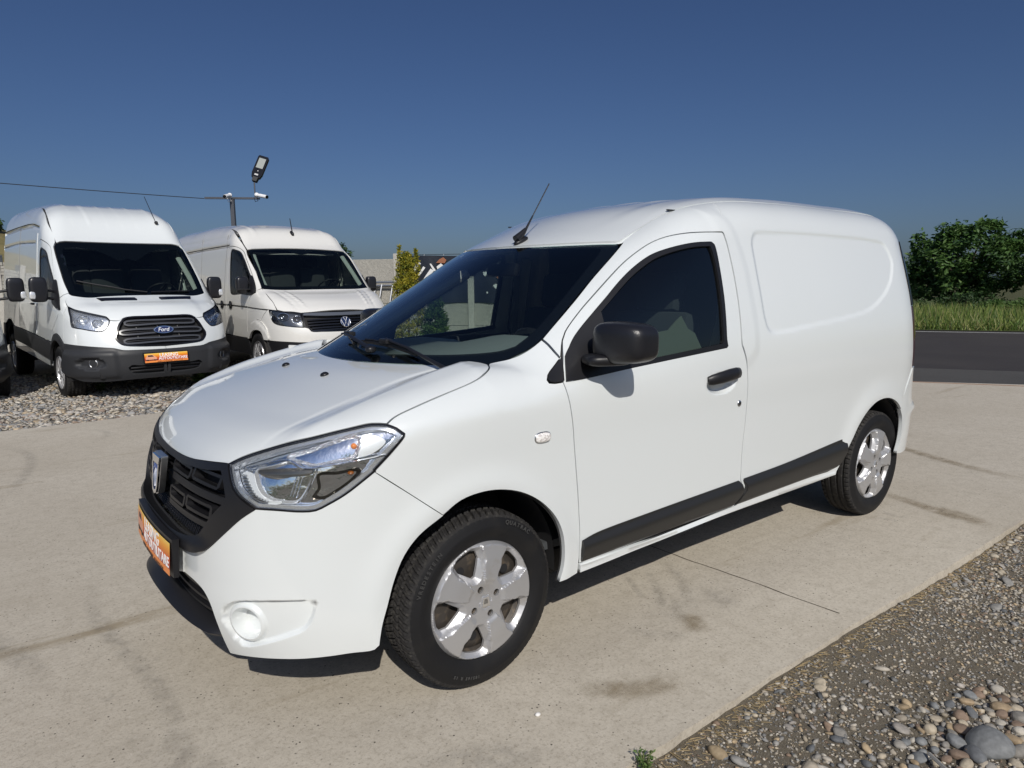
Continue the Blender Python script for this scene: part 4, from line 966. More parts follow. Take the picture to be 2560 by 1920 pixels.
def hubcap5(parent, y0, R=.2125):
    """five-spoke cover with openings; local face at y0"""
    circ = lambda r, n: np.array([(r*math.cos(t), r*math.sin(t)) for t in np.linspace(0, 2*PI, n, endpoint=False)])
    def hole(a0):
        a0 = math.radians(a0)
        A_ = [(.096, -3.5), (.150, -16.2), (.154, -17), (.178, -15.5), (.1815, -14)]+[(.1875, t) for t in (-9, -4.5, 0, 4.5, 9)]+[(.1815, 14), (.178, 15.5), (.154, 17), (.150, 16.2), (.096, 3.5)]
        q = np.array([(r*math.cos(a0+math.radians(t)), r*math.sin(a0+math.radians(t))) for r, t in A_]); o = []
        for a, b_ in zip(q, np.roll(q, -1, 0)):
            k = max(1, int(np.linalg.norm(b_-a)/.006)); o += [a+(b_-a)*t/k for t in range(k)]
        return np.array(o)
    angs = [40+72*k for k in range(5)]; holes = [hole(a) for a in angs]
    nuts = [np.array([(.051*math.cos(math.radians(a))+.0125*math.cos(t), .051*math.sin(math.radians(a))+.0125*math.sin(t)) for t in np.linspace(0, 2*PI, 14, endpoint=False)]) for a in (23, 113, 203, 293)]
    def hf(P):
        r = np.hypot(P[:, 0], P[:, 1]); h = .004+.010*sst(.21, .12, r)-.006*sst(.05, .0, r)*0
        h = h-.016*sst(.200, .2125, r)
        dmin = np.full(len(P), 1e9)
        for H in holes: dmin = np.minimum(dmin, pdist(P, H))
        h = h-.019*np.clip(1-dmin/.017, 0, 1)
        th = np.degrees(np.arctan2(P[:, 1], P[:, 0]))
        for a in angs:   # raised spoke faces with a step on either side
            d = (th-(a+36)+180) % 360-180; w_ = 15.5
            band = sst(w_+1.6, w_, np.abs(d))*sst(.062, .085, r)*sst(.205, .196, r)
            h = h+.008*band
            d2 = (th-a+180) % 360-180
            h = h-.012*sst(20, 8, np.abs(d2))*sst(.188, .20, r)*sst(.21, .203, r)*0
        h = h-.003*np.exp(-((r-.0245)/.0015)**2)
        return h
    ax = lambda u, v, h: (-u, y0+h, v)
    # u points rearwards on the left side of the van
    o = flat_panel('hub_cap', [circ(R, 120)]+holes+nuts, lambda u, v, h: (-u, y0+h, v), SILV, parent, .0046, hf, .010)
    bpy.context.view_layer.update()
    me = o.data; bm = bmesh.new(); bm.from_mesh(me); bmesh.ops.reverse_faces(bm, faces=bm.faces[:]); bm.to_mesh(me); bm.free()
    try: me.set_sharp_from_angle(angle=math.radians(24))
    except Exception: pass
    # steel wheel behind
    b = MB(); b.lathe([(.03, y0-.035), (.06, y0-.035), (.10, y0-.045), (.15, y0-.030), (.185, y0-.045), (.20, y0-.03)], n=48)
    b.lathe([(.196, y0-.01), (.200, y0-.06), (.19, y0-.12), (.0, y0-.125)], n=48)
    w_ = b.obj('steel_wheel', STEEL, parent, True, 60)
    for k in range(8):
        a = 2*PI*k/8+.2; b = MB(); b.lathe([(0, 0), (.017, 0)], (.135*math.cos(a), y0-.028, .135*math.sin(a)), 'y', 14); b.obj('wheel_vent', GAPM, w_)
    b = MB()
    for a in (23, 113, 203, 293):
        a = math.radians(a); c = (-.051*math.cos(a), y0-.004, .051*math.sin(a)); b.lathe([(0, .004), (.006, .004), (.0075, .002), (.0085, 0), (.0085, -.012)], c, n=12); b.lathe([(.0105, .004), (.0125, .006), (.0125, -.01)], c, n=14)
    b.obj('wheel_bolt', STEEL, o)
    b = MB(); b.prism([(-.016, -.016), (.016, -.016), (.010, .017), (-.010, .017)], 0, .003, lambda u, v, w__: (-u, y0+.0145+w__, v)); b.prism([(-.009, -.006), (.009, -.006), (.006, .011), (-.006, .011)], .003, .0035, lambda u, v, w__: (-u, y0+.0145+w__, v), 1)
    b.obj('cap_emblem', [CHROME, CHROMED], o, False)
    return o
def arc_text(s, R, a0, y, size, parent, m, da):
    """lettering round a sidewall"""
    for i, ch in enumerate(s):
        if ch == ' ': continue
        a = a0-i*da
        # local: x right (rearwards = -x), up = radial
        def fn(x, yy, z_, a=a):
            r = R+yy; t = a-x/R
            return (-r*math.cos(t), y+z_, r*math.sin(t))
        textmesh('sidewall_letter', ch, size, m, parent, fn, .0008, .0006)
def dk_wheel(x, side, steer, pattern, letters=False):
    w_ = empty('wheel', (x, side*.735, .3085), 0); w_.parent = van
    w_.rotation_euler = (0, 0, steer+(0 if side > 0 else PI))
    t = tyre('tyre', w_, .3095, .185, .2135, pattern, na=840 if side > 0 else 200, flat=side > 0)
    hubcap5(w_, .0785)
    if letters:
        lm = mat('sidewall_lettering', (.05, .05, .05), .45)
        arc_text('VREDESTEIN', .278, math.radians(160), .0965, .020, t, lm, .0575)
        arc_text('185/65 R 15', .262, math.radians(262), .0965, .014, t, lm, .040)
        arc_text('QUATRAC', .278, math.radians(70), .0965, .020, t, lm, .065)
    b = MB(); b.lathe([(.0, -.02), (.13, -.02), (.13, -.04), (0, -.04)], n=32); b.obj('brake_disc', STEEL, w_)
    return w_
dk_wheel(0.0, 1, math.radians(1.1), 'winter', True); dk_wheel(0.0, -1, math.radians(1.1), 'winter')
dk_wheel(-2.81, 1, 0, 'rib'); dk_wheel(-2.81, -1, 0, 'rib')
# wheel-arch liners
def liner(cx, cz, r, y0, y1, side, parent, a0=-12, a1=192):
    b = MB(); n = 26; V = []
    for i in range(n+1):
        a = math.radians(a0+(a1-a0)*i/n); c, s_ = math.cos(a), math.sin(a)
        for y in (y0, (y0+y1)/2, y1): V.append((cx+r*c, side*y, cz+r*s_))
        V.append((cx+(r-.30)*c, side*y0, cz+(r-.30)*s_))
    Fc = []
    for i in range(n): Fc += [(i*4, i*4+1, (i+1)*4+1, (i+1)*4), (i*4+1, i*4+2, (i+1)*4+2, (i+1)*4+1), (i*4, (i+1)*4, (i+1)*4+3, i*4+3)]
    b.add(V, Fc); return b.obj('arch_liner', GAPM, parent, True, 60)
for s in (1, -1):
    liner(.03, .345, .380, .50, .785, s, van, 0, 185); liner(-2.70, .345, .385, .50, .835, s, van, 5, 180)
# ------------------------------------------------------------------ ground
def ngrid(name, x0, x1, y0, y1, nx, ny, z, m, kind='structure'):
    xs = np.linspace(x0, x1, nx+1); ys = np.linspace(y0, y1, ny+1)
    X, Y = np.meshgrid(xs, ys, indexing='ij'); Z = z(X, Y) if callable(z) else np.full_like(X, z)
    V = np.stack([X, Y, Z], -1).reshape(-1, 3); i = np.arange(nx)[:, None]*(ny+1)+np.arange(ny)[None]
    T = np.stack([i, i+(ny+1), i+(ny+2), i+1], -1).reshape(-1, 4)
    o = fastmesh(name, V, T, m, None, True)
    prop(o, kind=kind); return o
def ground_mat(name, c1, c2, c3, sc1, sc2, speck=None, bump=.4, bd=.01, extra=None, rough=.9):
    m = bpy.data.materials.new(name); m.use_nodes = True; t = m.node_tree; N = t.nodes; L = t.links
    b = N['Principled BSDF']; b.inputs['Roughness'].default_value = rough; b.inputs['Specular IOR Level'].default_value = .25
    tc = N.new('ShaderNodeTexCoord')
    def noise(s, d=8, r=.6, dist=0.):
        n = N.new('ShaderNodeTexNoise'); n.inputs['Scale'].default_value = s; n.inputs['Detail'].default_value = d; n.inputs['Roughness'].default_value = r
        n.inputs['Distortion'].default_value = dist; L.new(tc.outputs['Object'], n.inputs['Vector']); return n.outputs[0]
    def ramp(i, lo, hi):
        r = N.new('ShaderNodeMapRange'); r.inputs[1].default_value = lo; r.inputs[2].default_value = hi; L.new(i, r.inputs[0]); return r.outputs[0]
    def mix(f, a, c):
        x = N.new('ShaderNodeMix'); x.data_type = 'RGBA'; L.new(f, x.inputs[0])
        if isinstance(a, tuple): x.inputs[6].default_value = (*a, 1)
        else: L.new(a, x.inputs[6])
        x.inputs[7].default_value = (*c, 1); return x.outputs[2]
    n1 = noise(sc1, 10, .65, .4); col = mix(ramp(n1, .35, .7), c1, c2)
    n2 = noise(sc2, 8, .7); col = mix(ramp(n2, .45, .8), col, c3)
    hs = [(n2, 1.0)]
    nf = noise(sc2*9, 4, .7); 
    if speck:
        v = N.new('ShaderNodeTexVoronoi'); v.inputs['Scale'].default_value = speck[0]; L.new(tc.outputs['Object'], v.inputs['Vector'])
        col = mix(ramp(v.outputs[0], speck[1], speck[1]*.5), col, speck[2])
    if extra: col = extra(t, tc, col, noise, ramp, mix)
    L.new(col, b.inputs['Base Color'])
    add = N.new('ShaderNodeMath'); add.operation = 'ADD'; L.new(n2, add.inputs[0]); L.new(nf, add.inputs[1])
    bp = N.new('ShaderNodeBump'); bp.inputs['Strength'].default_value = bump; bp.inputs['Distance'].default_value = bd
    L.new(add.outputs[0], bp.inputs['Height']); L.new(bp.outputs[0], b.inputs['Normal'])
    return m
def stains(t, tc, col, noise, ramp, mix):
    """tyre marks, dirt smears and pores on the slab"""
    N, L = t.nodes, t.links
    # brown streaks right of the van, elongated along one direction
    mp = N.new('ShaderNodeMapping'); mp.inputs['Rotation'].default_value = (0, 0, math.radians(62)); mp.inputs['Scale'].default_value = (.35, 2.6, 1)
    L.new(tc.outputs['Object'], mp.inputs[0]); n = N.new('ShaderNodeTexNoise'); n.inputs['Scale'].default_value = 1.1; n.inputs['Detail'].default_value = 7; n.inputs['Roughness'].default_value = .62
    L.new(mp.outputs[0], n.inputs['Vector']); col = mix(ramp(n.outputs[0], .60, .74), col, (.29, .235, .155))
    # scattered dark smudges
    n5 = noise(75, 5, .75); col = mix(ramp(n5, .50, .72), col, (.30, .26, .205)); n6 = noise(34, 6, .7); col = mix(ramp(n6, .56, .74), col, (.56, .51, .43))
    n3 = noise(1.7, 9, .7, 1.2); col = mix(ramp(n3, .66, .82), col, (.20, .185, .16))
    # pores
    v = N.new('ShaderNodeTexVoronoi'); v.inputs['Scale'].default_value = 42; L.new(tc.outputs['Object'], v.inputs['Vector'])
    r = N.new('ShaderNodeMapRange'); r.inputs[1].default_value = .16; r.inputs[2].default_value = .10; L.new(v.outputs[0], r.inputs[0])
    g = noise(9, 3); gm = N.new('ShaderNodeMath'); gm.operation = 'MULTIPLY'; L.new(r.outputs[0], gm.inputs[0]); L.new(ramp(g, .45, .6), gm.inputs[1])
    col = mix(gm.outputs[0], col, (.07, .06, .05))
    return col
CONC = ground_mat('concrete_slab', (.475, .425, .345), (.57, .52, .435), (.40, .355, .285), .8, 16, (230, .10, (.30, .265, .21)), .35, .004, stains, .88)
GRAVD = ground_mat('gravel_bed', (.29, .245, .18), (.35, .305, .235), (.20, .165, .12), 3, 60, (150, .30, (.42, .38, .31)), 1.0, .02)
GRAVB = ground_mat('gravel_far', (.22, .19, .15), (.31, .28, .235), (.12, .105, .085), 2, 22, (34, .34, (.36, .33, .28)), 1.0, .05)
ASPH = ground_mat('asphalt', (.046, .041, .040), (.064, .057, .053), (.034, .031, .031), .5, 30, (120, .12, (.12, .115, .105)), .5, .006, None, .8)
EARTH = ground_mat('field', (.07, .075, .03), (.10, .095, .045), (.05, .06, .02), .3, 6, None, .6, .05)
ngrid('ground', -400, 300, -400, 300, 4, 4, -.16, EARTH)
# slab: bounded by the gravel strip (y=1.41), the yard gravel (y=-5.6) and the asphalt (slanting edge)
def slab():
    edge = []
    for x in np.arange(7, -12.4, -.045): edge.append((x, 1.412+.004*math.sin(x*1.7)+.007*(rng.random()-.5)))
    A = [(-8.30, -1.85), (-9.9, .55), (-10.6, 1.41)]; 
    back = [(7, -5.75), (.5, -5.60), (-4.0, -5.50), (-6.1, -5.55)]
    poly = edge[:]; poly = [p for p in poly if p[0] > -10.4]+[(-10.6, 1.41), (-8.30, -1.85), (-6.1, -5.55)]+[(-4.0, -5.50)]+[(x, -5.6+.05*math.sin(x*2.1)+.03*rng.random()) for x in np.arange(-3.4, 6.6, .35)]+[(7, -5.75)]
    b = MB(); n = len(poly); b.prism([(x, y) for x, y in poly][::-1], -.12, 0.0)
    o = b.obj('concrete_slab', CONC, None, False); return prop(o, kind='structure')
slab()
# expansion joint cut into the slab
b = MB()
jp = [(-1.40, -5.5), (-1.41, -2.0), (-1.42, .30), (-1.425, .60), (-1.44, .80), (-1.452, .95), (-1.448, 1.1), (-1.458, 1.25), (-1.462, 1.40)]
jr = []
for (x0, y0), (x1, y1) in zip(jp, jp[1:]):
    k = max(2, int((y1-y0)/.05))
    for i in range(k): t = i/k; jr.append((x0+(x1-x0)*t+.004*(rng.random()-.5), y0+(y1-y0)*t))
V = []; 
for x, y in jr: w_ = .0022+.002*rng.random(); V += [(x-w_, y, .0012), (x+w_, y, .0012)]
b.add(V, [(2*i, 2*i+1, 2*i+3, 2*i+2) for i in range(len(jr)-1)]); o = b.obj('slab_joint', mat('joint_dirt', (.09, .075, .055), .95), None, False); prop(o, kind='structure')
# gravel strip in front, with a gentle rise towards the pebble heap
def gz(X, Y): 
    a = np.exp(-(((X+1.02)/.35)**2+((Y-2.12)/.28)**2)); return -.030+.03*a+.012*np.sin(X*2.3+1)*np.sin(Y*3.1)
ngrid('gravel_strip', -16, 6, 1.37, 9, 300, 110, gz, GRAVD)
# yard gravel behind
def gb(X, Y): return -.035-.012*np.clip(-Y-6, 0, 8)*.6+.012*np.sin(X*1.9)*np.sin(Y*1.3)
ngrid('gravel_yard', -9, 14, -22, -5.4, 120, 90, gb, GRAVB)
# asphalt forecourt and the road beyond
ro = Vector((-.504, .864, 0)); rn = Vector((-.864, -.504, 0))    # along / across the road
P0r = Vector((-8.30, -1.85, 0))
def strip(name, a, b_, z, m, l0=-60, l1=60, kind='structure', thick=None):
    q = [P0r+rn*a+ro*l0, P0r+rn*b_+ro*l0, P0r+rn*b_+ro*l1, P0r+rn*a+ro*l1]
    me = mesh(name, [(p.x, p.y, z) for p in q], [(0, 1, 2, 3)], m, None, False)
    if me.data.polygons[0].normal.z < 0: me.data.flip_normals()
    return prop(me, kind=kind)
strip('apron', -.3, 1.9, -.028, ground_mat('apron_asphalt', (.075, .072, .068), (.09, .086, .08), (.055, .053, .05), .8, 30, (120, .12, (.14, .13, .12)), .5, .006, None, .85), -4.4, 60)
strip('road', 1.88, 11.2, -.034, ASPH, -40, 60)
strip('road_line', 10.40, 10.53, -.029, mat('road_paint', (.5, .5, .48), .7, noise=(9, (.3, .3, .29), .5, .75)), -40, 60)
b = MB(); q = [P0r+rn*(-.012)+ro*t for t in (-4.2, 3.9)]; b.tube([(p.x, p.y, .0) for p in q], .008, 4); o = b.obj('slab_edge_strip', mat('rusty_edge', (.20, .12, .08), .9), None, False); prop(o, kind='structure')

# tyre smudges and rust-brown streaks lying on the slab
def markmat(name, col, sc, lo, hi, amax):
    m = bpy.data.materials.new(name); m.use_nodes = True; t = m.node_tree; N, L = t.nodes, t.links; b = N['Principled BSDF']; b.inputs['Base Color'].default_value = (*col, 1); b.inputs['Roughness'].default_value = .95
    uv = N.new('ShaderNodeUVMap'); uv.uv_map = 'UVMap'; sx = N.new('ShaderNodeSeparateXYZ'); L.new(uv.outputs[0], sx.inputs[0])
    def bell(o):
        a = N.new('ShaderNodeMath'); a.operation = 'PINGPONG'; a.inputs[1].default_value = .5; L.new(o, a.inputs[0]); r = N.new('ShaderNodeMapRange'); r.interpolation_type = 'SMOOTHSTEP'; r.inputs[2].default_value = .42; L.new(a.outputs[0], r.inputs[0]); return r.outputs[0]
    tc = N.new('ShaderNodeTexCoord'); n = N.new('ShaderNodeTexNoise'); n.inputs['Scale'].default_value = sc; n.inputs['Detail'].default_value = 8; n.inputs['Roughness'].default_value = .7; L.new(tc.outputs['Object'], n.inputs['Vector'])
    r = N.new('ShaderNodeMapRange'); r.inputs[1].default_value = lo; r.inputs[2].default_value = hi; r.inputs[4].default_value = amax; L.new(n.outputs[0], r.inputs[0])
    p = None
    for o in (bell(sx.outputs[0]), bell(sx.outputs[1]), r.outputs[0]):
        if p is None: p = o; continue
        k = N.new('ShaderNodeMath'); k.operation = 'MULTIPLY'; L.new(p, k.inputs[0]); L.new(o, k.inputs[1]); p = k.outputs[0]
    L.new(p, b.inputs['Alpha']); return m
MTY = markmat('tyre_smudge', (.10, .095, .09), 22, .36, .72, .24); MBR = markmat('brown_stain', (.29, .23, .145), 14, .30, .65, .62); MDK = markmat('dark_stain', (.12, .11, .10), 16, .38, .70, .18)
def mark(pts, w_, m, z_=.0016, nm='slab_stain'):
    P = spl(np.array([(x, y, z_) for x, y in pts]), .03); V = []; L_ = len(P)
    for i in range(L_):
        t = P[min(i+1, L_-1)]-P[max(i-1, 0)]; n = np.array((-t[1], t[0], 0)); n /= max(np.linalg.norm(n), 1e-9); V += [P[i]-n*w_/2, P[i]+n*w_/2]
    o = mesh(nm, V, [(2*i, 2*i+2, 2*i+3, 2*i+1) for i in range(L_-1)], m, None, False)
    uvl = o.data.uv_layers.new(name='UVMap')
    for lp in o.data.loops: k = lp.vertex_index; uvl.data[lp.index].uv = ((k//2)/(L_-1), k % 2)
    prop(o, kind='structure')
for i, (pts, w_, m) in enumerate((
    ([(-1.36,.42),(-1.32,.50),(-1.25,.64),(-1.16,.76),(-1.04,.88),(-.94,.96)], .09, MTY), ([(-1.22,.42),(-1.16,.54),(-1.06,.68),(-.96,.79),(-.86,.90)], .07, MTY), ([(-1.08,.45),(-.98,.62),(-.90,.78)], .05, MTY),
    ([(-1.02,.72),(-.95,.88),(-.85,.98)], .16, MDK), ([(-.66,.80),(-.69,.90),(-.78,1.02),(-.86,1.05)], .10, MDK), ([(-1.22,.80),(-1.19,.92),(-1.14,1.06)], .15, MTY), ([(-.98,.92),(-.90,1.02),(-.86,1.08)], .14, MBR),
    ([(-3.30,.55),(-3.27,.70),(-3.22,.90),(-3.13,1.15),(-3.12,1.40)], .14, MBR), ([(-3.24,.95),(-3.18,1.18),(-3.11,1.36)], .18, MBR), ([(-2.90,.80),(-2.88,.93),(-2.92,1.02)], .07, MTY), ([(-2.74,.84),(-2.78,.92),(-2.80,1.0)], .06, MTY),
    ([(-4.9,-.3),(-4.6,.3),(-4.4,.8),(-4.3,1.3)], .16, MBR), ([(-5.6,-1.0),(-5.3,-.4),(-5.1,.2)], .14, MBR), ([(-4.2,-.7),(-4.0,.0),(-3.9,.6)], .10, MBR), ([(.95,-1.2),(1.0,-.6),(.9,.2),(.95,.9)], .10, MTY), ([(1.3,-4.9),(1.05,-4.3),(1.1,-3.5),(1.35,-2.6)], .12, MTY), ([(.55,-5.1),(.40,-4.8),(.50,-4.4)], .09, MTY),
    ([(1.05,.30),(.92,.62),(.88,.95)], .22, MDK), ([(1.55,-1.0),(1.3,-.5),(1.2,0)], .14, MTY), ([(-.2,1.0),(-.35,1.15),(-.6,1.25)], .14, MBR), ([(.5,1.0),(.2,1.15),(.0,1.3)], .18, MTY))): mark(pts, w_, m, .0016+.0003*i)
# ------------------------------------------------------------------ the two tall vans behind, and the one at the left edge
def big_wheel(parent, x, side, R=.345, wd=.235, cap='seven', steer=0., y=.90, rim=.215):
    w_ = empty('wheel', (x, side*y, R), 0); w_.parent = parent; w_.rotation_euler = (0, 0, steer+(0 if side > 0 else PI))
    key = ('bigtyre', R)
    if key in MATS:
        o = link('tyre', MATS[key], w_)
    else:
        o = tyre('tyre', w_, R, wd, rim, 'at', na=168); MATS[key] = o.data
    b = MB(); k = 7 if cap == 'seven' else 12
    b.lathe([(rim+.004, wd/2-.012), (rim-.002, wd/2+.004), (rim-.02, wd/2-.004), (rim-.03, wd/2-.035), (.09, wd/2-.05)], n=56)
    b.obj('wheel_rim', SILV if cap == 'seven' else mat('alloy_dark', (.30, .30, .31), .35, metal=.8), w_, True, 40)
    b = MB(); b.lathe([(0, wd/2-.06), (rim-.01, wd/2-.07)], n=32); b.obj('wheel_back', GAPM, w_)
    for i in range(k):
        a = 2*PI*i/k; ww = .30 if cap == 'seven' else .15
        b = MB(); pts = []
        for r, hw_, h in ((.055, ww*.9, .010), (.10, ww*.75, .014), (.15, ww*.62, .012), (rim-.015, ww*.72, .0)):
            for s in (-1, 1):
                t = a+s*hw_*.5*(.12/max(r, .08)); pts.append((r*math.cos(t), wd/2-.014+h, r*math.sin(t)))
        n = len(pts); bk = [(p[0], p[1]-.012, p[2]) for p in pts]
        Fc = [(2*j, 2*j+1, 2*j+3, 2*j+2) for j in range(3)]+[(n+2*j, n+2*j+2, n+2*j+3, n+2*j+1) for j in range(3)]+[(2*j, 2*j+2, n+2*j+2, n+2*j) for j in range(3)]+[(2*j+1, n+2*j+1, n+2*j+3, 2*j+3) for j in range(3)]
        b.add(pts+bk, Fc); b.obj('spoke', SILV, w_, True, 30)
    b = MB(); b.lathe([(0, wd/2+.004), (.03, wd/2+.004), (.06, wd/2-.002), (.066, wd/2-.012)], n=28); b.obj('hub_cap', SILV, w_, True, 40)
    return w_
def inset3(L3, d, a):
    e1, e2, d = basis(d); q = np.stack([L3 @ e1, L3 @ e2], -1); s = L3 @ d
    if area2(q) < 0: q = q[::-1]; s = s[::-1]
    q = insetloop(q, a); return q[:, :1]*e1+q[:, 1:]*e2+s[:, None]*d
def sym(h): h = np.asarray(h); return join(h, flipy(h)[::-1])
def onshell(sh, p, d, off=0.):
    e1, e2, d = basis(d); P = np.array([p], float); X = solve(sh, np.stack([P @ e1, P @ e2], -1), e1, e2, d, (P @ d).min()-.4, (P @ d).max()+.4)
    N = sh.grad(X); return Vector(X[0]+N[0]*off), Vector(N[0])
FRONT = (1, 0, .2)
def van_mirror(parent, p, side, h=(.05, .085, .155), lamp=True, arms=2, rot=0.):
    x, y, z_ = p; y *= side
    b = MB(); V, Fc = superell((x, y, z_), h, .45, .45, 28, 18, (0, 0, side*rot), lambda q: (max(q.x, -h[0]*.7), q.y, q.z)); b.add(V, Fc)
    o = b.obj('mirror_housing', mat('mirror_plastic', (.016, .016, .019), .33), parent, True, 60)
    b = MB(); b.box((x-h[0]*.75, y, z_), (.006, h[1]*1.7, h[2]*1.7), bev=.002); b.obj('mirror_glass', MATS['mirror_glass'], o)
    for k in range(arms):
        b = MB(); zz_ = z_-h[2]*.62+k*.10; b.tube([(x-.02, y, zz_), (x-.03, y-side*.12, zz_-.015), (x-.05, y-side*.21, zz_-.03)], [.03, .026, .026], 10, scale=(1, .7)); b.obj('mirror_arm', BLK, o, True, 60)
    if lamp:
        b = MB(); V, Fc = superell((x+.035, y+side*h[1]*.75, z_-h[2]*.45), (.028, .035, .05), .6, .6, 16, 10); b.add(V, Fc); b.obj('mirror_lamp', mat('clear_lamp', (.75, .76, .78), .1, metal=.4), o)
    return o
def van_lamp(parent, sh, loop, d, inner=None, blk=.012, dark=.0, bowls=()):
    seal = panel('headlight', sh, [loop, inset3(loop, d, blk)], d, [BLKG, GAPM], parent, res=.04, depth=.02, inset=.001, off=.003, mirror=True, lip=0)
    inn_ = inset3(loop, d, blk-.001)
    panel('lens', sh, [inn_], d, [LENS, BLKG], seal, res=.05, depth=.004, inset=0, off=.004, mirror=True, lip=0)
    e1, e2, dd = basis(d)
    def bowl(X):
        Y = X.copy(); Y[:, 1] = np.abs(Y[:, 1]); q = np.stack([Y @ e1, Y @ e2], -1); r = np.full(len(q), -.02)
        for c, rad, dep in bowls:
            c = np.array(c); cc = np.array((c @ e1, c @ e2)); r = r-dep*np.clip(1-np.linalg.norm((q-cc)/np.array(rad), axis=1)**2, 0, 1)**.6
        return r
    panel('reflector', sh, [inn_], d, [mat('lamp_silver', (.85, .86, .88), .22, metal=.85, bump=(30, .4, .01)) if not dark else mat('lamp_dark', (.10, .105, .115), .12, metal=.7), BLKG], seal, res=.016, depth=0, inset=.001, disp=bowl, mirror=True, lip=0)
    for side, par in zip((1, -1), seal):
        for c, rad, dep in bowls:
            p, n = onshell(sh, c, d, -.03); p = Vector((p.x, side*p.y, p.z)); b = MB(); V, Fc = superell(p, (.016, .016, .016), 1, 1, 14, 8); b.add(V, Fc)
            for a in np.linspace(0, 2*PI, 1): pass
            o = b.obj('bulb', CHROME, par)
            b = MB(); ring = []
            for a in np.linspace(0, 2*PI, 25):
                c2 = np.array(c)+(np.array(e1)*math.cos(a)*rad[0]+np.array(e2)*math.sin(a)*rad[1]); q, n = onshell(sh, c2, d, -.016); ring.append((q.x, side*q.y, q.z))
            b.tube(ring, .005, 6, cap=False); b.obj('reflector_ring', CHROME, par)
        
    return seal
def cab_interior(parent, zb=1.30, hw=.80, seats=((.42,), (-.12,), (-.55,)), x=-.85, zs=.9, m=SEAT):
    for (y,) in seats:
        b = MB(); b.box((x, y, zs), (.5, .46, .16), bev=.05); b.box((x-.26, y, zs+.42), (.13, .44, .75), (0, -.18, 0), bev=.05)
        b.box((x-.34, y, zs+.90), (.10, .25, .19), (0, -.12, 0), bev=.045)
        for s in (-1, 1): b.tube([(x-.31, y+s*.05, zs+.76), (x-.33, y+s*.05, zs+.84)], .007, 6, mi=1)
        b.obj('seat', [m, CHROME], parent, True, 50)
    ys = np.linspace(-hw, hw, 21); prof = [(.30, -.3), (.32, 0), (.10, .02), (-.12, 0), (-.22, -.08), (-.24, -.4)]
    V = [(px-.10*(abs(y)/hw)**2, y, zb-.06+pz+(.05*math.exp(-((y-.42)/.2)**2) if i in (2, 3) else 0)) for y in ys for i, (px, pz) in enumerate(prof)]
    n = len(prof); Fc = [(i*n+k, i*n+k+1, (i+1)*n+k+1, (i+1)*n+k) for i in range(len(ys)-1) for k in range(n-1)]
    mesh('dashboard', V, Fc, INT, parent, True, None, 40)
    b = MB(); c = Vector((x+.36, .42, zb+.02)); Rm = Euler((0, -.75, 0)).to_matrix()
    b.tube([c+Rm @ Vector((.19*math.cos(a), .19*math.sin(a), 0)) for a in np.linspace(0, 2*PI, 25)], .013, 6, cap=False)
    for a in (.3, PI-.3, -PI/2): b.tube([c, c+Rm @ Vector((.18*math.cos(a), .18*math.sin(a), 0))], [.035, .014], 6)
    b.obj('steering_wheel', BLK, parent)
    b = MB(); b.box((-1.32, 0, 1.35), (.03, 1.7, 1.55)); b.obj('bulkhead', mat('bulkhead_grey', (.13, .14, .14), .7), parent)
    b = MB(); b.box((-.6, 0, .62), (1.7, 1.75, .03)); b.obj('cab_floor', INT, parent)
    b = MB(); b.box((-1.02, 0, 1.99 if zb > 1.335 else 1.90), (.62, 1.36, .03), (0, .0, 0)); b.obj('headliner', INTL, parent)
    for s in (1, -1):
        b = MB(); b.tube([(.02, s*.80, 1.34), (-.26, s*.79, 1.58), (-.56, s*.755, 1.86)], .04, 8, scale=(1, .6)); b.obj('pillar_lining', INTL, parent)
        b = MB(); b.box((-.55, s*.90, 1.0), (.85, .05, .5), bev=.02); b.obj('door_card', INT, parent)
def seam(v, sh, pts, r=.004, m=None, D=(0, 1, .2)):
    for s in (1, -1):
        b = MB(); P_ = [onshell(sh, p, D, 0.)[0] for p in spl(np.array(pts), .12)]; b.tube([(p.x, s*p.y, p.z) for p in P_], r, 5); b.obj('panel_seam', m or mat('seam_grey', (.16, .165, .17), .7), v)
def grooves(lines):
    """shallow horizontal pressings in a body side: (points in x,z), depth, width"""
    def f(X):
        q = np.stack([X[:, 0], X[:, 2]], -1); r = np.zeros(len(q))
        for pts, dep, wd in lines: r = r-dep*np.exp(-(pdist(q, np.array(pts), False)/wd)**2)
        return r
    return f
def side_set(v, sh, paint, ws_side, apbase, door_top, door_rear, door_bot, door_front, winL, ditch, rear, bottom, disp, glassm=GLASSB, sealname='window_pane', D=(0, 1, .2)):
    """door with window, and the long body side with the door opening left out"""
    ws_side, apbase, door_top, door_rear, door_bot, door_front, winL, ditch, rear, bottom = [np.array(a, float) for a in (ws_side, apbase, door_top, door_rear, door_bot, door_front, winL, ditch, rear, bottom)]
    dl = join(spl(door_top, .05), spl(door_rear, .05), spl(door_bot, .05), spl(door_front, .05))
    wl = spl(winL, .03, True)
    doors_ = panel('door', sh, [dl, wl], D, paint, v, res=.05, depth=.018, inset=.004, mirror=True)
    fr_ = inset3(wl, D, .018)
    panel('window_frame', sh, [wl, fr_], D, [BLK, BLK], doors_, res=.05, depth=.01, inset=-.002, off=.001, mirror=True, lip=0)
    panel('window_pane', sh, [fr_], D, [glassm, BLK], doors_, res=.08, depth=.003, inset=-.004, off=-.006, mirror=True, lip=0)
    body = join(spl(ws_side, .05), spl(apbase, .05), spl(door_top, .05), spl(door_rear[:-1], .05), spl(bottom, .06), spl(rear, .06), spl(ditch[::-1], .06))
    panel('body_side', sh, [body], (0, 1, .35), paint, v, res=.026, depth=.018, inset=.004, disp=disp, mirror=True)
    return doors_

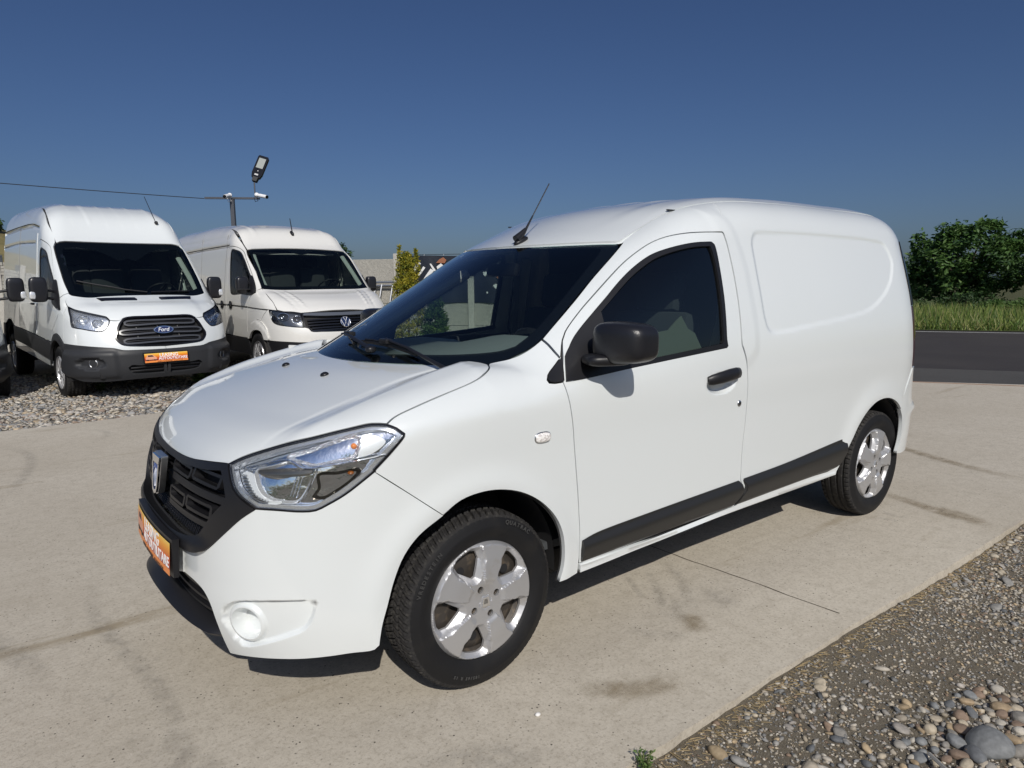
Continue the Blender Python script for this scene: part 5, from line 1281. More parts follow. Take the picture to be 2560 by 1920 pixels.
TRP = dict(wz=[0.3, 0.6, 0.9, 1.2, 1.5, 1.8, 2.1, 2.4, 2.6, 2.75], w=[1.028, 1.04, 1.021, 0.996, 0.967, 0.939, 0.907, 0.858, 0.803, 0.755], fz=[0.2, 0.35, 0.6, 0.8, 0.95, 1.1, 1.25], fx=[0.931, 1.003, 1.024, 1.018, 0.983, 0.921, 0.799], rz=[0.3, 0.8, 1.5, 2.2, 2.7], rx=[-4.503, -4.547, -4.521, -4.464, -4.38], tx=[-4.7, -4.4, -3.5, -2.5, -1.8, -1.3, -0.95, -0.68, -0.4, 0.0, 0.28, 0.5, 0.75, 0.92, 1.05], tz=[2.551, 2.69, 2.728, 2.714, 2.667, 2.588, 2.409, 2.127, 1.889, 1.558, 1.347, 1.259, 1.175, 1.054, 0.844], nf=2.933, nr=3.715, xs=-0.1, xr0=-3.9, mx=[-3.5, -1.2, -0.7, 0.0, 0.3, 0.9], m=[0.021, -0.001, -0.038, -0.038, -0.013, 0.062], kx=[-2.2, -1.5, -0.7, 0.0, 0.3, 0.9], k=[-0.122, -0.137, -0.018, 0.131, 0.224, 0.322], taper=0.021, tz0=1.1, tz1=1.4, tpx=1.2, kk=[[-3.5, -2.0, -1.0, -0.5, 0.0, 0.4, 0.8], [0.3, 0.3, 0.28, 0.22, 0.18, 0.16, 0.12]])
CRP = dict(wz=[0.3, 0.6, 0.9, 1.2, 1.5, 1.8, 2.1, 2.35, 2.5, 2.62], w=[0.969, 1.004, 1.019, 1.013, 0.988, 0.96, 0.929, 0.883, 0.838, 0.775], fz=[0.2, 0.35, 0.6, 0.8, 0.95, 1.1, 1.25], fx=[0.929, 0.983, 1.006, 1.004, 0.978, 0.906, 0.783], rz=[0.3, 0.8, 1.5, 2.2, 2.6], rx=[-4.901, -4.949, -4.928, -4.896, -4.795], tx=[-5.1, -4.8, -3.5, -2.5, -1.8, -1.3, -0.95, -0.72, -0.4, 0.0, 0.2, 0.45, 0.7, 0.88, 1.02], tz=[2.412, 2.436, 2.457, 2.463, 2.432, 2.38, 2.263, 2.049, 1.84, 1.489, 1.32, 1.236, 1.133, 1.003, 0.816], nf=3.003, nr=3.935, xs=-0.1, xr0=-4.3, mx=[-3.5, -1.2, -0.7, 0.0, 0.3, 0.9], m=[0.147, 0.067, -0.014, -0.043, -0.036, 0.027], kx=[-2.2, -1.5, -0.7, 0.0, 0.3, 0.9], k=[-0.071, -0.064, 0.045, 0.153, 0.194, 0.238], taper=0.022, tz0=1.1, tz1=1.4, tpx=1.2, kk=[[-3.5, -2.0, -1.0, -0.5, 0.0, 0.4, 0.8], [0.26, 0.26, 0.24, 0.2, 0.16, 0.14, 0.12]])
for q in (TRP, CRP): q['kk'] = ([-3.5, -2, -1, -.5, 0, .4, .8], q['kk'][1])

def transit():
    sh = Shell(TRP); v = empty('tall_van', (-.532, -8.178, -.083), math.radians(95.707), 'white high-roof panel van with a black slatted grille and charcoal bumper, parked second from the left', 'van', 'tall vans parked in a row on the gravel')
    gr = spl([(.884,0,1.076),(.872,.2,1.075),(.852,.329,1.074),(.848,.41,1.060),(.866,.478,.995),(.901,.536,.876),(.910,.556,.832),(.926,.552,.798),(.964,.496,.729),(.984,.441,.711),(1.004,.30,.697),(1.024,0,.686)], .03)
    bf_ = spl([(.89,0,1.080),(.874,.2,1.079),(.854,.335,1.078),(.849,.42,1.064),(.853,.455,1.035),(.84,.50,1.022),(.813,.566,1.030)], .03)
    hlt = spl([(.813,.566,1.030),(.795,.575,1.052),(.767,.591,1.077),(.73,.636,1.094),(.633,.74,1.126),(.479,.859,1.168),(.322,.912,1.211)], .04)
    bs = spl([(.322,.912,1.211),(.225,.908,1.268),(.175,.882,1.325),(.13,.848,1.378)], .04)
    wb = spl([(.13,.848,1.376),(.175,.826,1.342),(.271,.679,1.318),(.31,.4,1.322),(.335,0,1.325)], .05)
    bon = panel('bonnet', sh, [sym(join(bf_, hlt, bs, wb))], (.5, 0, 1), PAINT, v, res=.045, depth=.02, inset=.004,
                disp=lambda X: .012*sst(.62, .50, np.abs(X[:, 1]))*sst(.86, .70, X[:, 0])*sst(.2, .35, X[:, 0]))
    for s in (1, -1):
        L = np.array([(.330,s*.585,1.294),(.392,s*.150,1.292),(.452,s*.135,1.262),(.500,s*.150,1.252),(.430,s*.55,1.255)])
        panel('bonnet_vent', sh, [L if s > 0 else L[::-1]], (.5, 0, 1), [BLKG, BLKG], bon, res=.05, depth=.004, off=.013, inset=0, lip=0)
    ws = join(spl([(-.605,0,2.066),(-.602,.4,2.062),(-.588,.75,2.047)], .06), spl([(-.588,.75,2.047),(-.572,.80,2.028),(-.551,.832,1.995)], .03), spl([(-.551,.832,1.995),(-.28,.846,1.742),(.03,.853,1.457),(.128,.846,1.372)], .06), wb)
    scr = panel('windscreen', sh, [sym(ws)], (.8, 0, .6), [GLASSB, BLK], v, res=.09, depth=.004, inset=.005, off=-.002, lip=0)
    inn_ = join(spl([(-.53,0,1.70),(-.40,.10,1.74),(-.50,.33,1.90),(-.53,.50,1.965),(-.52,.72,1.96)], .05), spl([(-.52,.72,1.96),(-.47,.755,1.90),(-.2,.765,1.63),(.06,.765,1.39)], .06), spl([(.06,.765,1.39),(.10,.70,1.37),(.2,.4,1.36),(.22,0,1.36)], .06))
    panel('black_border', sh, [sym(ws), sym(inn_)], (.8, 0, .6), [FRIT, BLK], scr, res=.08, depth=.002, inset=.005, off=-.006, lip=0)
    # nose skin: lamp and grille cut-outs, down to the charcoal bumper and back to the arch
    hle = [(.322,.912,1.211),(.42,.925,1.14),(.49,.931,1.073),(.525,.936,.99),(.548,.934,.955),(.60,.91,.942),(.683,.859,.930),(.78,.76,.905),(.820,.70,.898),(.840,.655,.903),(.845,.62,.936),(.838,.585,.99),(.813,.566,1.030)]
    top = [(.905,.0,.0)]
    btop = spl([(.381,1.003,.746),(.50,.97,.740),(.65,.914,.732),(.80,.79,.716),(.905,.655,.701),(.945,.573,.690),(.977,.491,.664),(1.010,.30,.655),(1.024,.118,.651),(1.026,0,.651)], .04)
    fen = join(spl(bs[::-1][:1].tolist()+[(.175,.882,1.325),(.225,.908,1.268),(.322,.912,1.211)], .05), spl(hle, .03), bf_[::-1][:8], gr[5:], btop[::-1],
               spl([(.381,1.003,.746),(.276,1.013,.817),(.14,1.021,.858),(.008,1.025,.852),(-.095,1.029,.799),(-.155,1.035,.722)], .04), [(-.195,1.035,.735)],
               spl([(-.195,1.035,.735),(-.19,1.03,.80),(-.13,1.02,.89),(.0,1.01,.97),(.15,.99,1.07),(.24,.972,1.16),(.14,.955,1.24),(.07,.94,1.31),(.10,.89,1.35)], .05))
    nose = join(hle_ := spl(hle, .03), bf_[::-1][:6], gr[6:], btop[::-1], [(.381,1.003,.746)], spl([(.381,1.003,.75),(.36,.99,.95),(.345,.95,1.12),(.326,.915,1.205)], .05))
    panel('nose_panel', sh, [nose], (1, .75, .2), PAINT, v, res=.04, depth=.02, inset=.002, mirror=True)
    fender = join(spl([(.10,.89,1.35),(.13,.85,1.377)], .05), spl([(.13,.85,1.375),(.175,.882,1.325),(.225,.908,1.268),(.322,.912,1.211)], .05), spl([(.326,.915,1.205),(.345,.95,1.12),(.36,.99,.95),(.381,1.003,.75)], .05),
                  spl([(.381,1.003,.746),(.276,1.013,.817),(.14,1.021,.858),(.008,1.025,.852),(-.095,1.029,.799),(-.155,1.035,.722)], .04), [(-.195,1.035,.735)],
                  spl([(-.195,1.035,.735),(-.19,1.03,.80),(-.13,1.02,.89),(.0,1.01,.97),(.15,.99,1.07),(.24,.972,1.16)], .05), spl([(.24,.972,1.16),(.14,.955,1.24),(.07,.94,1.31),(.10,.89,1.35)], .05))
    panel('fender', sh, [fender], (.3, 1, .3), PAINT, v, res=.045, depth=.018, inset=.004, mirror=True, disp=lambda X: .018*np.exp(-((np.hypot(X[:, 0]-.08, X[:, 2]-.40)-.47)/.05)**2)*0)
    lamp = join(hlt, hle_)
    van_lamp(v, sh, lamp, (.8, .6, .2), bowls=(((.60,.80,1.04), (.075, .055), .05), ((.74,.68,1.0), (.06, .05), .045)))
    # charcoal bumper
    bb = spl([(.30,1.0,.40),(.40,.97,.34),(.545,.947,.319),(.643,.89,.285),(.85,.678,.278),(.956,.42,.290),(.979,.032,.293),(.98,0,.293)], .05)
    bl = join(btop, [(1.0,0,.31)], bb[::-1], spl([(.30,1.0,.40),(.33,1.01,.50),(.40,1.005,.60),(.381,1.003,.742)], .05))
    intake = spl([(1.0,.0,.455),(.995,.30,.46),(.985,.40,.47),(.965,.43,.44),(.96,.38,.37),(.975,.25,.345),(.98,0,.34)], .04)
    def bdisp(X):
        ay = np.abs(X[:, 1]); z_ = X[:, 2]
        pod = sst(.50+.1*(z_-.3), .58+.1*(z_-.3), ay)*sst(.68, .62, z_)*sst(.30, .36, z_); fog_ = np.hypot((ay-.80)/.13, (z_-.505)/.07)
        return .014*sst(.66, .60, z_)+.022*pod-.045*sst(1.1, .75, fog_)
    panel('charcoal_bumper', sh, [join(bl), intake_h := join(spl([(1.0,.02,.455),(.995,.30,.46),(.985,.40,.47),(.965,.43,.44),(.96,.38,.37),(.975,.25,.345),(.98,.02,.34)], .04))], (1, .8, .1), [TRIMG, GAPM], v, res=.03, depth=.04, inset=0, disp=bdisp, mirror=True)
    for s in (1, -1):
        c, n = onshell(sh, (.81, .80, .505), (1, .8, .1), -.02); c.y *= s; n.y *= s
        b = MB(); b.lathe([(0, -.02), (.03, -.01), (.042, .006), (.05, .012), (.058, .008), (.058, -.02)], n=24, axis='z'); o = b.obj('fog_lamp', [LENS and CHROMED], v, True, 40); o.location = c; o.rotation_euler = n.to_track_quat('Z', 'Y').to_euler()
    panel('lower_intake', sh, [np.array([(1.0,-.45,.47),(1.0,.45,.47),(.98,.42,.33),(.98,-.42,.33)])], (1, 0, .05), [GAPM, GAPM], v, res=.1, depth=0, off=-.035, inset=0)
    for zz_ in (.385, .425):
        b = MB(); b.tube([onshell(sh, (.98, y, zz_), FRONT, -.008)[0] for y in np.linspace(-.42, .42, 15)], .010, 6); b.obj('intake_bar', BLK, v)
    # grille
    grh = spl([(.884,0,1.076),(.872,.2,1.075),(.852,.329,1.074),(.848,.41,1.060),(.866,.478,.995),(.901,.536,.876),(.910,.556,.832),(.926,.552,.798),(.964,.496,.729),(.984,.441,.711),(1.004,.30,.697),(1.024,0,.686)], .03)
    G = sym(grh); G2 = inset3(G, FRONT, .022)
    gf = panel('grille', sh, [G, G2], FRONT, [BLKG, GAPM], v, res=.05, depth=.04, inset=.001, off=.006, lip=0)
    panel('grille_back', sh, [G], FRONT, [GAPM, GAPM], gf, res=.08, depth=0, inset=.01, off=-.045)
    for k, (zc, hwid) in enumerate(((1.005, .43), (.885, .50), (.765, .47))):
        # each slat is a long rounded hoop
        loop = []
        hh = .036; wv = hwid
        for y, z_ in ([(-wv+.03, zc+hh), (0, zc+hh), (wv-.03, zc+hh), (wv, zc+hh*.55), (wv+.012*(1 if k == 1 else 0), zc), (wv, zc-hh*.55), (wv-.03, zc-hh), (0, zc-hh), (-wv+.03, zc-hh), (-wv, zc-hh*.55), (-wv, zc+hh*.55)]): loop.append((.95, y, z_))
        L = spl(np.array(loop), .05, True); L2 = inset3(L, FRONT, .021)
        panel('grille_slat', sh, [L, L2], FRONT, [mat('slat_grey', (.06, .063, .072), .22), GAPM], gf, res=.06, depth=.03, inset=0, off=-.004, lip=0)
        b = MB(); b.tube([onshell(sh, (.95, y, zc), FRONT, -.02)[0] for y in np.linspace(-wv+.03, wv-.03, 13)], .008, 6); b.obj('grille_bar', BLK, gf)
    for y in (-.30, -.05, .2): 
        b = MB(); b.tube([onshell(sh, (.95, y, z_), FRONT, -.035)[0] for z_ in (.72, .88, 1.05)], .005, 5); b.obj('grille_stay', BLK, gf)
    c, n = onshell(sh, (.95, 0, .886), FRONT, .018)
    ovn = lambda u, v_, w__: tuple(c+Vector((w__-u*u*.15, u, v_))+Vector((-.25*v_, 0, 0)))
    b = MB(); b.prism([(.118*math.cos(a), .046*math.sin(a)) for a in np.linspace(0, 2*PI, 40, endpoint=False)], -.01, .006, ovn); o = b.obj('badge', CHROME, gf, True, 40)
    b = MB(); b.prism([(.108*math.cos(a), .038*math.sin(a)) for a in np.linspace(0, 2*PI, 40, endpoint=False)], .006, .010, ovn); b.obj('badge_field', mat('oval_blue', (.008, .018, .085), .45), o, True, 40)
    textmesh('badge_lettering', 'Ford', .070, mat('badge_white', (.75, .77, .8), .4), o, lambda x, y, z_: ovn(x+y*.25, y, .0105+z_), .001, .0006)
    plate(v, (1.062, -.015, .545), 0, .52, .115, math.radians(-8), True, curve=.05)
    # sides
    drT = [(.07,.94,1.31),(-.2,.925,1.57),(-.45,.900,1.86),(-.60,.888,2.0),(-.78,.880,2.065),(-1.0,.880,2.09),(-1.06,.900,2.03)]
    drR = [(-1.06,.900,2.03),(-1.052,.932,1.874),(-1.05,.968,1.486),(-1.074,.989,1.277),(-1.09,1.03,1.0),(-1.10,1.035,.775)]
    drB = [(-1.10,1.035,.775),(-.65,1.035,.755),(-.195,1.035,.738)]
    drF = [(-.195,1.035,.738),(-.19,1.03,.80),(-.13,1.02,.89),(.0,1.01,.97),(.15,.99,1.07),(.24,.972,1.16),(.14,.955,1.24),(.07,.94,1.31)]
    win = [(-.95,.92,1.968),(-.72,.908,1.955),(-.60,.903,1.905),(-.45,.91,1.77),(-.275,.925,1.61),(-.10,.935,1.44),(.02,.95,1.30),(-.05,.965,1.275),(-.40,.97,1.30),(-.90,.975,1.33),(-.955,.965,1.40)]
    drs = side_set(v, sh, PAINT, [(-.560,.836,1.998),(-.28,.851,1.746),(.03,.858,1.461),(.125,.853,1.378)], [(.125,.853,1.378),(.10,.89,1.35),(.07,.94,1.31)], drT, drR, drB, drF, win,
        [(-.563,.834,2.003),(-.60,.80,2.05),(-.864,.805,2.291),(-1.111,.785,2.449),(-1.5,.74,2.56),(-1.957,.705,2.63),(-3,.70,2.68),(-4.2,.70,2.66)],
        [(-4.33,1.03,.86),(-4.36,1.0,1.4),(-4.34,.95,2.0),(-4.28,.86,2.45),(-4.2,.70,2.66)],
        [(-1.11,1.035,.778),(-2.386,1.03,.825),(-3.0,1.03,.84),(-3.12,1.03,.86),(-3.30,1.03,.92),(-3.5,1.03,.94),(-3.7,1.03,.92),(-3.88,1.03,.86),(-4.33,1.03,.86)],
        grooves([([(-4.3,2.34),(-2.75,2.35),(-1.57,2.325),(-1.12,2.27)], .022, .022), ([(-4.3,2.11),(-2.66,2.12),(-1.31,2.075)], .010, .022), ([(-4.3,1.30),(-1.15,1.27)], .02, .05)]))
    sail_ = [(.235,.972,1.165),(.15,.955,1.24),(.02,.938,1.37),(-.16,.925,1.55),(-.20,.94,1.42),(-.20,.965,1.27),(0,.97,1.20)]
    panel('mirror_sail', sh, [spl(sail_, .04, True)], (0, 1, .2), [BLK, BLK], drs, res=.05, depth=.02, inset=0, off=.012, mirror=True, lip=0)
    for s, d_ in zip((1, -1), drs): van_mirror(d_, (-.06, 1.14 if s < 0 else 1.07, 1.42), s, (.055, .10, .16)); 
    # charcoal cladding, white sill, arches
    seam(v, sh, [(-2.55,1.0,.85),(-2.55,1.0,1.5),(-2.55,.9,2.32)]); seam(v, sh, [(-1.20,1.03,.80),(-1.17,.97,1.5),(-1.15,.9,2.20)], .006, mat('seam_white', (.6, .62, .62), .5))
    seam(v, sh, [(-4.2,.87,2.37),(-2.75,.86,2.375),(-1.57,.87,2.35),(-1.14,.88,2.29)], .006, GAPM); seam(v, sh, [(-4.2,.9,2.11),(-2.66,.9,2.12),(-1.31,.9,2.075)], .004)
    cl = lambda pts: spl(np.array(pts), .06, True)
    panel('side_cladding', sh, [join(spl([(-.20,1.035,.73),(-2.386,1.03,.818),(-3.06,1.03,.838)], .06), spl([(-3.06,1.03,.838),(-3.0,1.035,.62)], .06), spl([(-3.0,1.035,.62),(-2.143,1.04,.593),(-.30,1.036,.49)], .06), spl([(-.30,1.036,.49),(-.26,1.036,.60),(-.20,1.035,.73)], .06))], (0, 1, 0), [TRIMG, TRIMG], v, res=.06, depth=.02, inset=.002, off=.012, mirror=True, lip=0)
    panel('arch_trim', sh, [join(spl([(.385,1.003,.742),(.276,1.013,.813),(.14,1.021,.854),(.008,1.025,.848),(-.095,1.029,.795),(-.165,1.035,.715),(-.26,1.035,.60),(-.30,1.036,.49)], .04), spl([(-.30,1.036,.49),(-.35,1.03,.40)], .05), spl([(-.36,1.03,.38),(-.29,1.03,.50),(-.22,1.03,.62),(-.12,1.03,.71),(.02,1.03,.765),(.15,1.02,.765),(.27,1.01,.72),(.34,1.0,.63),(.37,1.0,.55)], .04), [(.39,1.0,.62)])], (.1, 1, 0), [TRIMG, TRIMG], v, res=.05, depth=.03, inset=.001, off=.014, mirror=True, lip=0)
    panel('sill', sh, [join([(-.31,1.03,.485)], spl([(-2.143,1.04,.587),(-3.0,1.035,.614)], .08), [(-3.02,1.03,.50)], spl([(-2.1,1.03,.47),(-.34,1.03,.40)], .08))], (0, 1, 0), PAINT, v, res=.08, depth=.02, inset=.002, mirror=True)
    panel('rear_cladding', sh, [join(spl([(-3.9,1.03,.85),(-4.33,1.03,.85)], .1), [(-4.33,1.03,.45)], [(-3.98,1.03,.45)])], (0, 1, 0), [TRIMG, TRIMG], v, res=.08, depth=.02, inset=.002, off=.01, mirror=True, lip=0)
    # roof
    rf = join(spl([(-.612,0,2.070),(-.609,.4,2.066),(-.596,.75,2.052),(-.585,.79,2.04)], .08), spl([(-.60,.796,2.055),(-.864,.799,2.291),(-1.111,.779,2.449),(-1.5,.734,2.56),(-1.957,.70,2.63),(-3,.695,2.68),(-4.2,.695,2.66)], .08), [(-4.3,.5,2.65)], [(-4.3,0,2.65)])
    def rdisp(X):
        ay = np.abs(X[:, 1]); r = 0
        for yc in (.52, .30, .10): r = r+.012*sst(.028, .012, np.abs(ay-yc-.0))
        return r*sst(-.80, -.90, X[:, 0])
    ro_ = panel('roof', sh, [sym(rf)], (.35, 0, 1), PAINT, v, res=.045, depth=.012, inset=.005, disp=rdisp, lip=.012)
    rear = join([(-4.4,0,.5)], [(-4.4,.98,.5)], spl([(-4.4,.98,.5),(-4.36,.97,1.4),(-4.34,.92,2.0),(-4.28,.83,2.45),(-4.2,.69,2.64)], .1), [(-4.3,0,2.65)])
    panel('rear_door', sh, [rear], (-1, 0, .1), PAINT, v, res=.15, depth=.02, inset=.004, mirror=True)
    for y, x_, z_, L_ in ((.582, -.888, 2.378, .42),):
        b = MB(); V, Fc = superell((x_, y, z_+.015), (.05, .022, .028), .8, .8, 14, 8); b.add(V, Fc); b.obj('aerial_base', BLK, ro_)
        b = MB(); b.tube([(x_-.01, y, z_+.02), (x_-.26, y-.06, z_+L_)], .005, 6); b.obj('aerial_mast', BLK, ro_)
    for pts_ in ([(.24, .05, 1.345), (.18, -.20, 1.38), (.10, -.42, 1.44)], [(.12, -.36, 1.42), (.06, -.56, 1.47), (.0, -.72, 1.51)], [(.18, .62, 1.36), (.22, .35, 1.355), (.24, .10, 1.345)]):
        b = MB(); b.tube([onshell(sh, q_, (.8, 0, .6), .015)[0] for q_ in pts_], .011, 6); b.obj('wiper', BLK, scr)
    cab_interior(v, 1.34, .82, x=-.75, zs=.95)
    b = MB(); b.box((-1.8, 0, .42), (4.6, 1.5, .20), bev=.03); b.box((.65, 0, .38), (.5, 1.5, .14), bev=.03); b.obj('underbody', GAPM, v)
    for s in (1, -1):
        big_wheel(v, .055, s, .345); big_wheel(v, -3.5, s, .345)
        liner(.055, .36, .42, .62, 1.0, s, v); liner(-3.5, .36, .48, .62, 1.0, s, v)
    b = MB(); b.box((-1.17, -1.045, 1.22), (.16, .03, .03), bev=.01); b.box((-1.17, 1.045, 1.22), (.16, .03, .03), bev=.01); b.obj('door_handle', BLK, drs[0])
    return v
transit_root = transit()

def crafter():
    sh = Shell(CRP); v = empty('tall_van', (-3.053, -8.064, -.032), math.radians(92.169), 'warm white tall panel van with a round chrome badge and folded mirror beside it, parked right of the slatted-grille van', 'van', 'tall vans parked in a row on the gravel')
    P_ = PAINT2
    bfr = spl([(.845,0,.985),(.835,.3,.985),(.822,.45,.984),(.794,.602,.990)], .05)
    hlt = spl([(.794,.602,.990),(.74,.70,1.005),(.674,.815,1.017),(.600,.878,1.030)], .04)
    hlt2 = spl([(.600,.878,1.030),(.55,.92,1.037),(.476,.956,1.044)], .04)
    bs = spl([(.600,.878,1.030),(.55,.885,1.09),(.496,.886,1.139),(.344,.893,1.222),(.20,.89,1.29),(.067,.884,1.343)], .05)
    wb = spl([(.067,.884,1.343),(.085,.86,1.322),(.15,.65,1.318),(.183,.363,1.321),(.195,0,1.322)], .05)
    bon = panel('bonnet', sh, [sym(join(bfr, hlt, bs, wb))], (.5, 0, 1), P_, v, res=.04, depth=.02, inset=.004,
          disp=lambda X: .014*sst(.035, .0, np.abs(np.abs(X[:, 1])-np.interp(X[:, 0], [.1, .8], [.62, .50])))*sst(.82, .6, X[:, 0])*sst(.15, .3, X[:, 0])-.010*sst(.04, .0, np.abs(np.abs(X[:, 1])-np.interp(X[:, 0], [.1, .8], [.76, .62])))*sst(.82, .6, X[:, 0])*sst(.15, .3, X[:, 0]))
    ws = join(spl([(-.628,0,1.975),(-.622,.35,1.974),(-.605,.70,1.958)], .06), spl([(-.605,.70,1.958),(-.60,.80,1.945),(-.585,.835,1.925)], .03), spl([(-.585,.835,1.925),(-.231,.856,1.636),(-.05,.87,1.46),(.067,.878,1.342)], .06), wb)
    scr = panel('windscreen', sh, [sym(ws)], (.8, 0, .6), [GLASSB, BLK], v, res=.09, depth=.004, inset=.005, off=-.002, lip=0)
    inn_ = join(spl([(-.50,0,1.86),(-.53,.12,1.87),(-.59,.18,1.93),(-.59,.5,1.925),(-.575,.76,1.905)], .05), spl([(-.575,.76,1.905),(-.5,.79,1.85),(-.2,.80,1.58),(.0,.815,1.40)], .06), spl([(.0,.815,1.40),(.03,.75,1.37),(.08,.4,1.36),(.10,0,1.36)], .06))
    panel('black_border', sh, [sym(ws), sym(inn_)], (.8, 0, .6), [FRIT, BLK], scr, res=.08, depth=.002, inset=.005, off=-.006, lip=0)
    hlb = spl([(.476,.956,1.044),(.50,.955,.985),(.525,.950,.929),(.55,.94,.875),(.578,.932,.852),(.643,.901,.823),(.824,.744,.792),(.894,.618,.780)], .04)
    hli = spl([(.894,.618,.780),(.86,.612,.87),(.794,.604,.988)], .04)
    van_lamp(v, sh, join(hlt, hlt2, hlb, hli), (.8, .6, .2), dark=1, bowls=(((.65,.80,.93), (.085, .06), .05), ((.80,.67,.90), (.055, .052), .045)))
    # grille
    gb = spl([(.896,.605,.782),(.921,.55,.765),(.943,.525,.725),(.975,.35,.712),(1.003,.071,.707),(1.005,0,.707)], .04)
    G = sym(join(bfr, spl([(.794,.602,.990),(.86,.606,.87),(.896,.605,.782)], .04), gb)); G2 = inset3(G, FRONT, .02)
    gf = panel('grille', sh, [G, G2], FRONT, [BLKG, GAPM], v, res=.05, depth=.03, inset=.001, off=.004, lip=0)
    panel('grille_back', sh, [G], FRONT, [GAPM, GAPM], gf, res=.08, depth=0, inset=.01, off=-.045)
    panel('top_bar', sh, [sym(join(spl([(.86,0,.975),(.84,.3,.977),(.81,.57,.98)], .05), spl([(.82,.59,.95),(.86,.3,.930),(.87,0,.928)], .05)))], FRONT, [mat('slate_bar', (.085, .095, .115), .25), GAPM], gf, res=.05, depth=.03, inset=0, off=.012, lip=0)
    for k, zc in enumerate((.893, .850, .807, .764, .728)):
        hwid = .545 if k < 3 else .50-.0*k
        L = np.array([(.9, -hwid, zc-.012), (.9, hwid, zc-.012), (.9, hwid+.004, zc+.009), (.9, -hwid-.004, zc+.009)])
        panel('grille_slat', sh, [L], FRONT, [BLKG, GAPM], gf, res=.06, depth=.035, inset=0, off=-.002, lip=0)
    c, n = onshell(sh, (.97, 0, .838), FRONT, .022); tilt = .30
    bn = lambda u, v_, w__: tuple(c+Vector((w__*math.cos(tilt)-v_*math.sin(tilt), u, v_*math.cos(tilt)+w__*math.sin(tilt))))
    R_ = .082; b = MB(); b.prism([(R_*math.cos(a), R_*math.sin(a)) for a in np.linspace(0, 2*PI, 40, endpoint=False)], -.01, .004, bn); o = b.obj('badge', mat('badge_navy', (.008, .02, .07), .4), gf, True, 40)
    b = MB(); b.tube([bn((R_-.006)*math.cos(a), (R_-.006)*math.sin(a), .006) for a in np.linspace(0, 2*PI, 41)], .0065, 8, cap=False); b.obj('badge_ring', CHROME, o)
    def bar(pts, nm): b = MB(); b.tube([bn(x*R_, y*R_, .009) for x, y in pts], .0052, 6, scale=(1, .8)); b.obj(nm, mat('badge_white', (.75, .77, .8), .4), o)
    bar([(-.36, .83), (-.0, .10), (.36, .83)], 'badge_letter_v'); bar([(-.82, .38), (-.38, -.78), (0, .02), (.38, -.78), (.82, .38)], 'badge_letter_w')
    # white nose below the lamps
    bdt = spl([(.357,.98,.594),(.60,.905,.585),(.80,.76,.575),(.899,.641,.569),(.97,.40,.565),(1.0,0,.565)], .05)
    nose = join(spl([(.476,.956,1.044)], .05) if False else np.array([(.476,.956,1.044)]), hlb, gb, bdt[::-1], spl([(.458,.975,.60),(.44,.98,.72),(.422,.979,.77),(.35,.99,.84),(.277,1.005,.875)], .04), spl([(.277,1.005,.875),(.36,.99,.96),(.45,.965,1.04)], .05))
    panel('nose_panel', sh, [nose], (1, .75, .2), P_, v, res=.04, depth=.02, inset=.002, mirror=True)
    bb = spl([(.42,.96,.36),(.55,.93,.30),(.80,.76,.27),(.95,.45,.26),(.99,0,.26)], .06)
    panel('lower_bumper', sh, [join(bdt, [(1.0,0,.30)], bb[::-1], spl([(.42,.96,.36),(.45,.97,.48),(.455,.975,.595)], .05))], (1, .8, .1), [BLK, GAPM], v, res=.05, depth=.03, inset=.001, off=.006, mirror=True, lip=0)
    arch = spl([(.458,.975,.598),(.44,.98,.72),(.422,.979,.77),(.35,.99,.84),(.277,1.005,.873),(.16,1.012,.885),(.028,1.018,.856),(-.09,1.017,.81),(-.17,1.014,.744),(-.235,1.008,.66),(-.272,1.003,.588)], .04)
    arin = spl([(-.207,1.004,.585),(-.16,1.008,.63),(-.112,1.010,.672),(0,1.013,.72),(.108,1.011,.735),(.20,1.006,.737),(.275,1.0,.721),(.32,.99,.67),(.345,.985,.60)], .04)
    panel('arch_flare', sh, [join(arch, arin)], (.15, 1, .1), P_, v, res=.035, depth=.03, inset=.001, off=.014, mirror=True, disp=lambda X: .012*sst(.0, .05, .49-np.hypot(X[:, 0]-.08, X[:, 2]-.40)))
    fender = join(spl([(.03,.93,1.325),(.067,.886,1.345)], .05), bs[::-1], hlt2, spl([(.45,.965,1.04),(.36,.99,.96),(.277,1.005,.875)], .05), arch[13:], spl([(-.272,1.003,.588),(-.30,1.003,.588)], .05),
                  spl([(-.30,1.003,.588),(-.29,1.012,.75),(-.25,1.016,.95),(-.20,1.015,1.12),(-.08,.985,1.24),(.03,.965,1.285)], .05), spl([(.03,.965,1.285),(.035,.94,1.32)], .05))
    i_ = np.argmin(np.linalg.norm(arch-np.array((.277,1.005,.873)), axis=1))
    fender = join(spl([(.03,.94,1.32),(.067,.886,1.345)], .05), bs[::-1], hlt2, spl([(.45,.965,1.04),(.36,.99,.96),(.277,1.005,.875)], .05), arch[i_:], [(-.30,1.003,.588)],
                  spl([(-.30,1.003,.588),(-.29,1.012,.75),(-.25,1.016,.95),(-.20,1.015,1.12),(-.08,.985,1.24),(.03,.965,1.285)], .05))
    panel('fender', sh, [fender], (.3, 1, .3), P_, v, res=.045, depth=.018, inset=.004, mirror=True)
    drT = [(.03,.965,1.285),(-.04,.935,1.38),(-.22,.92,1.57),(-.43,.905,1.77),(-.60,.895,1.91),(-.78,.903,1.985),(-1.0,.92,2.01),(-1.09,.94,2.0)]
    drR = [(-1.09,.94,2.0),(-1.129,.967,1.725),(-1.169,1.01,1.255),(-1.205,1.02,.937),(-1.22,1.012,.712),(-1.22,1.0,.60)]
    drB = [(-1.22,1.0,.60),(-.7,1.003,.59),(-.30,1.003,.588)]
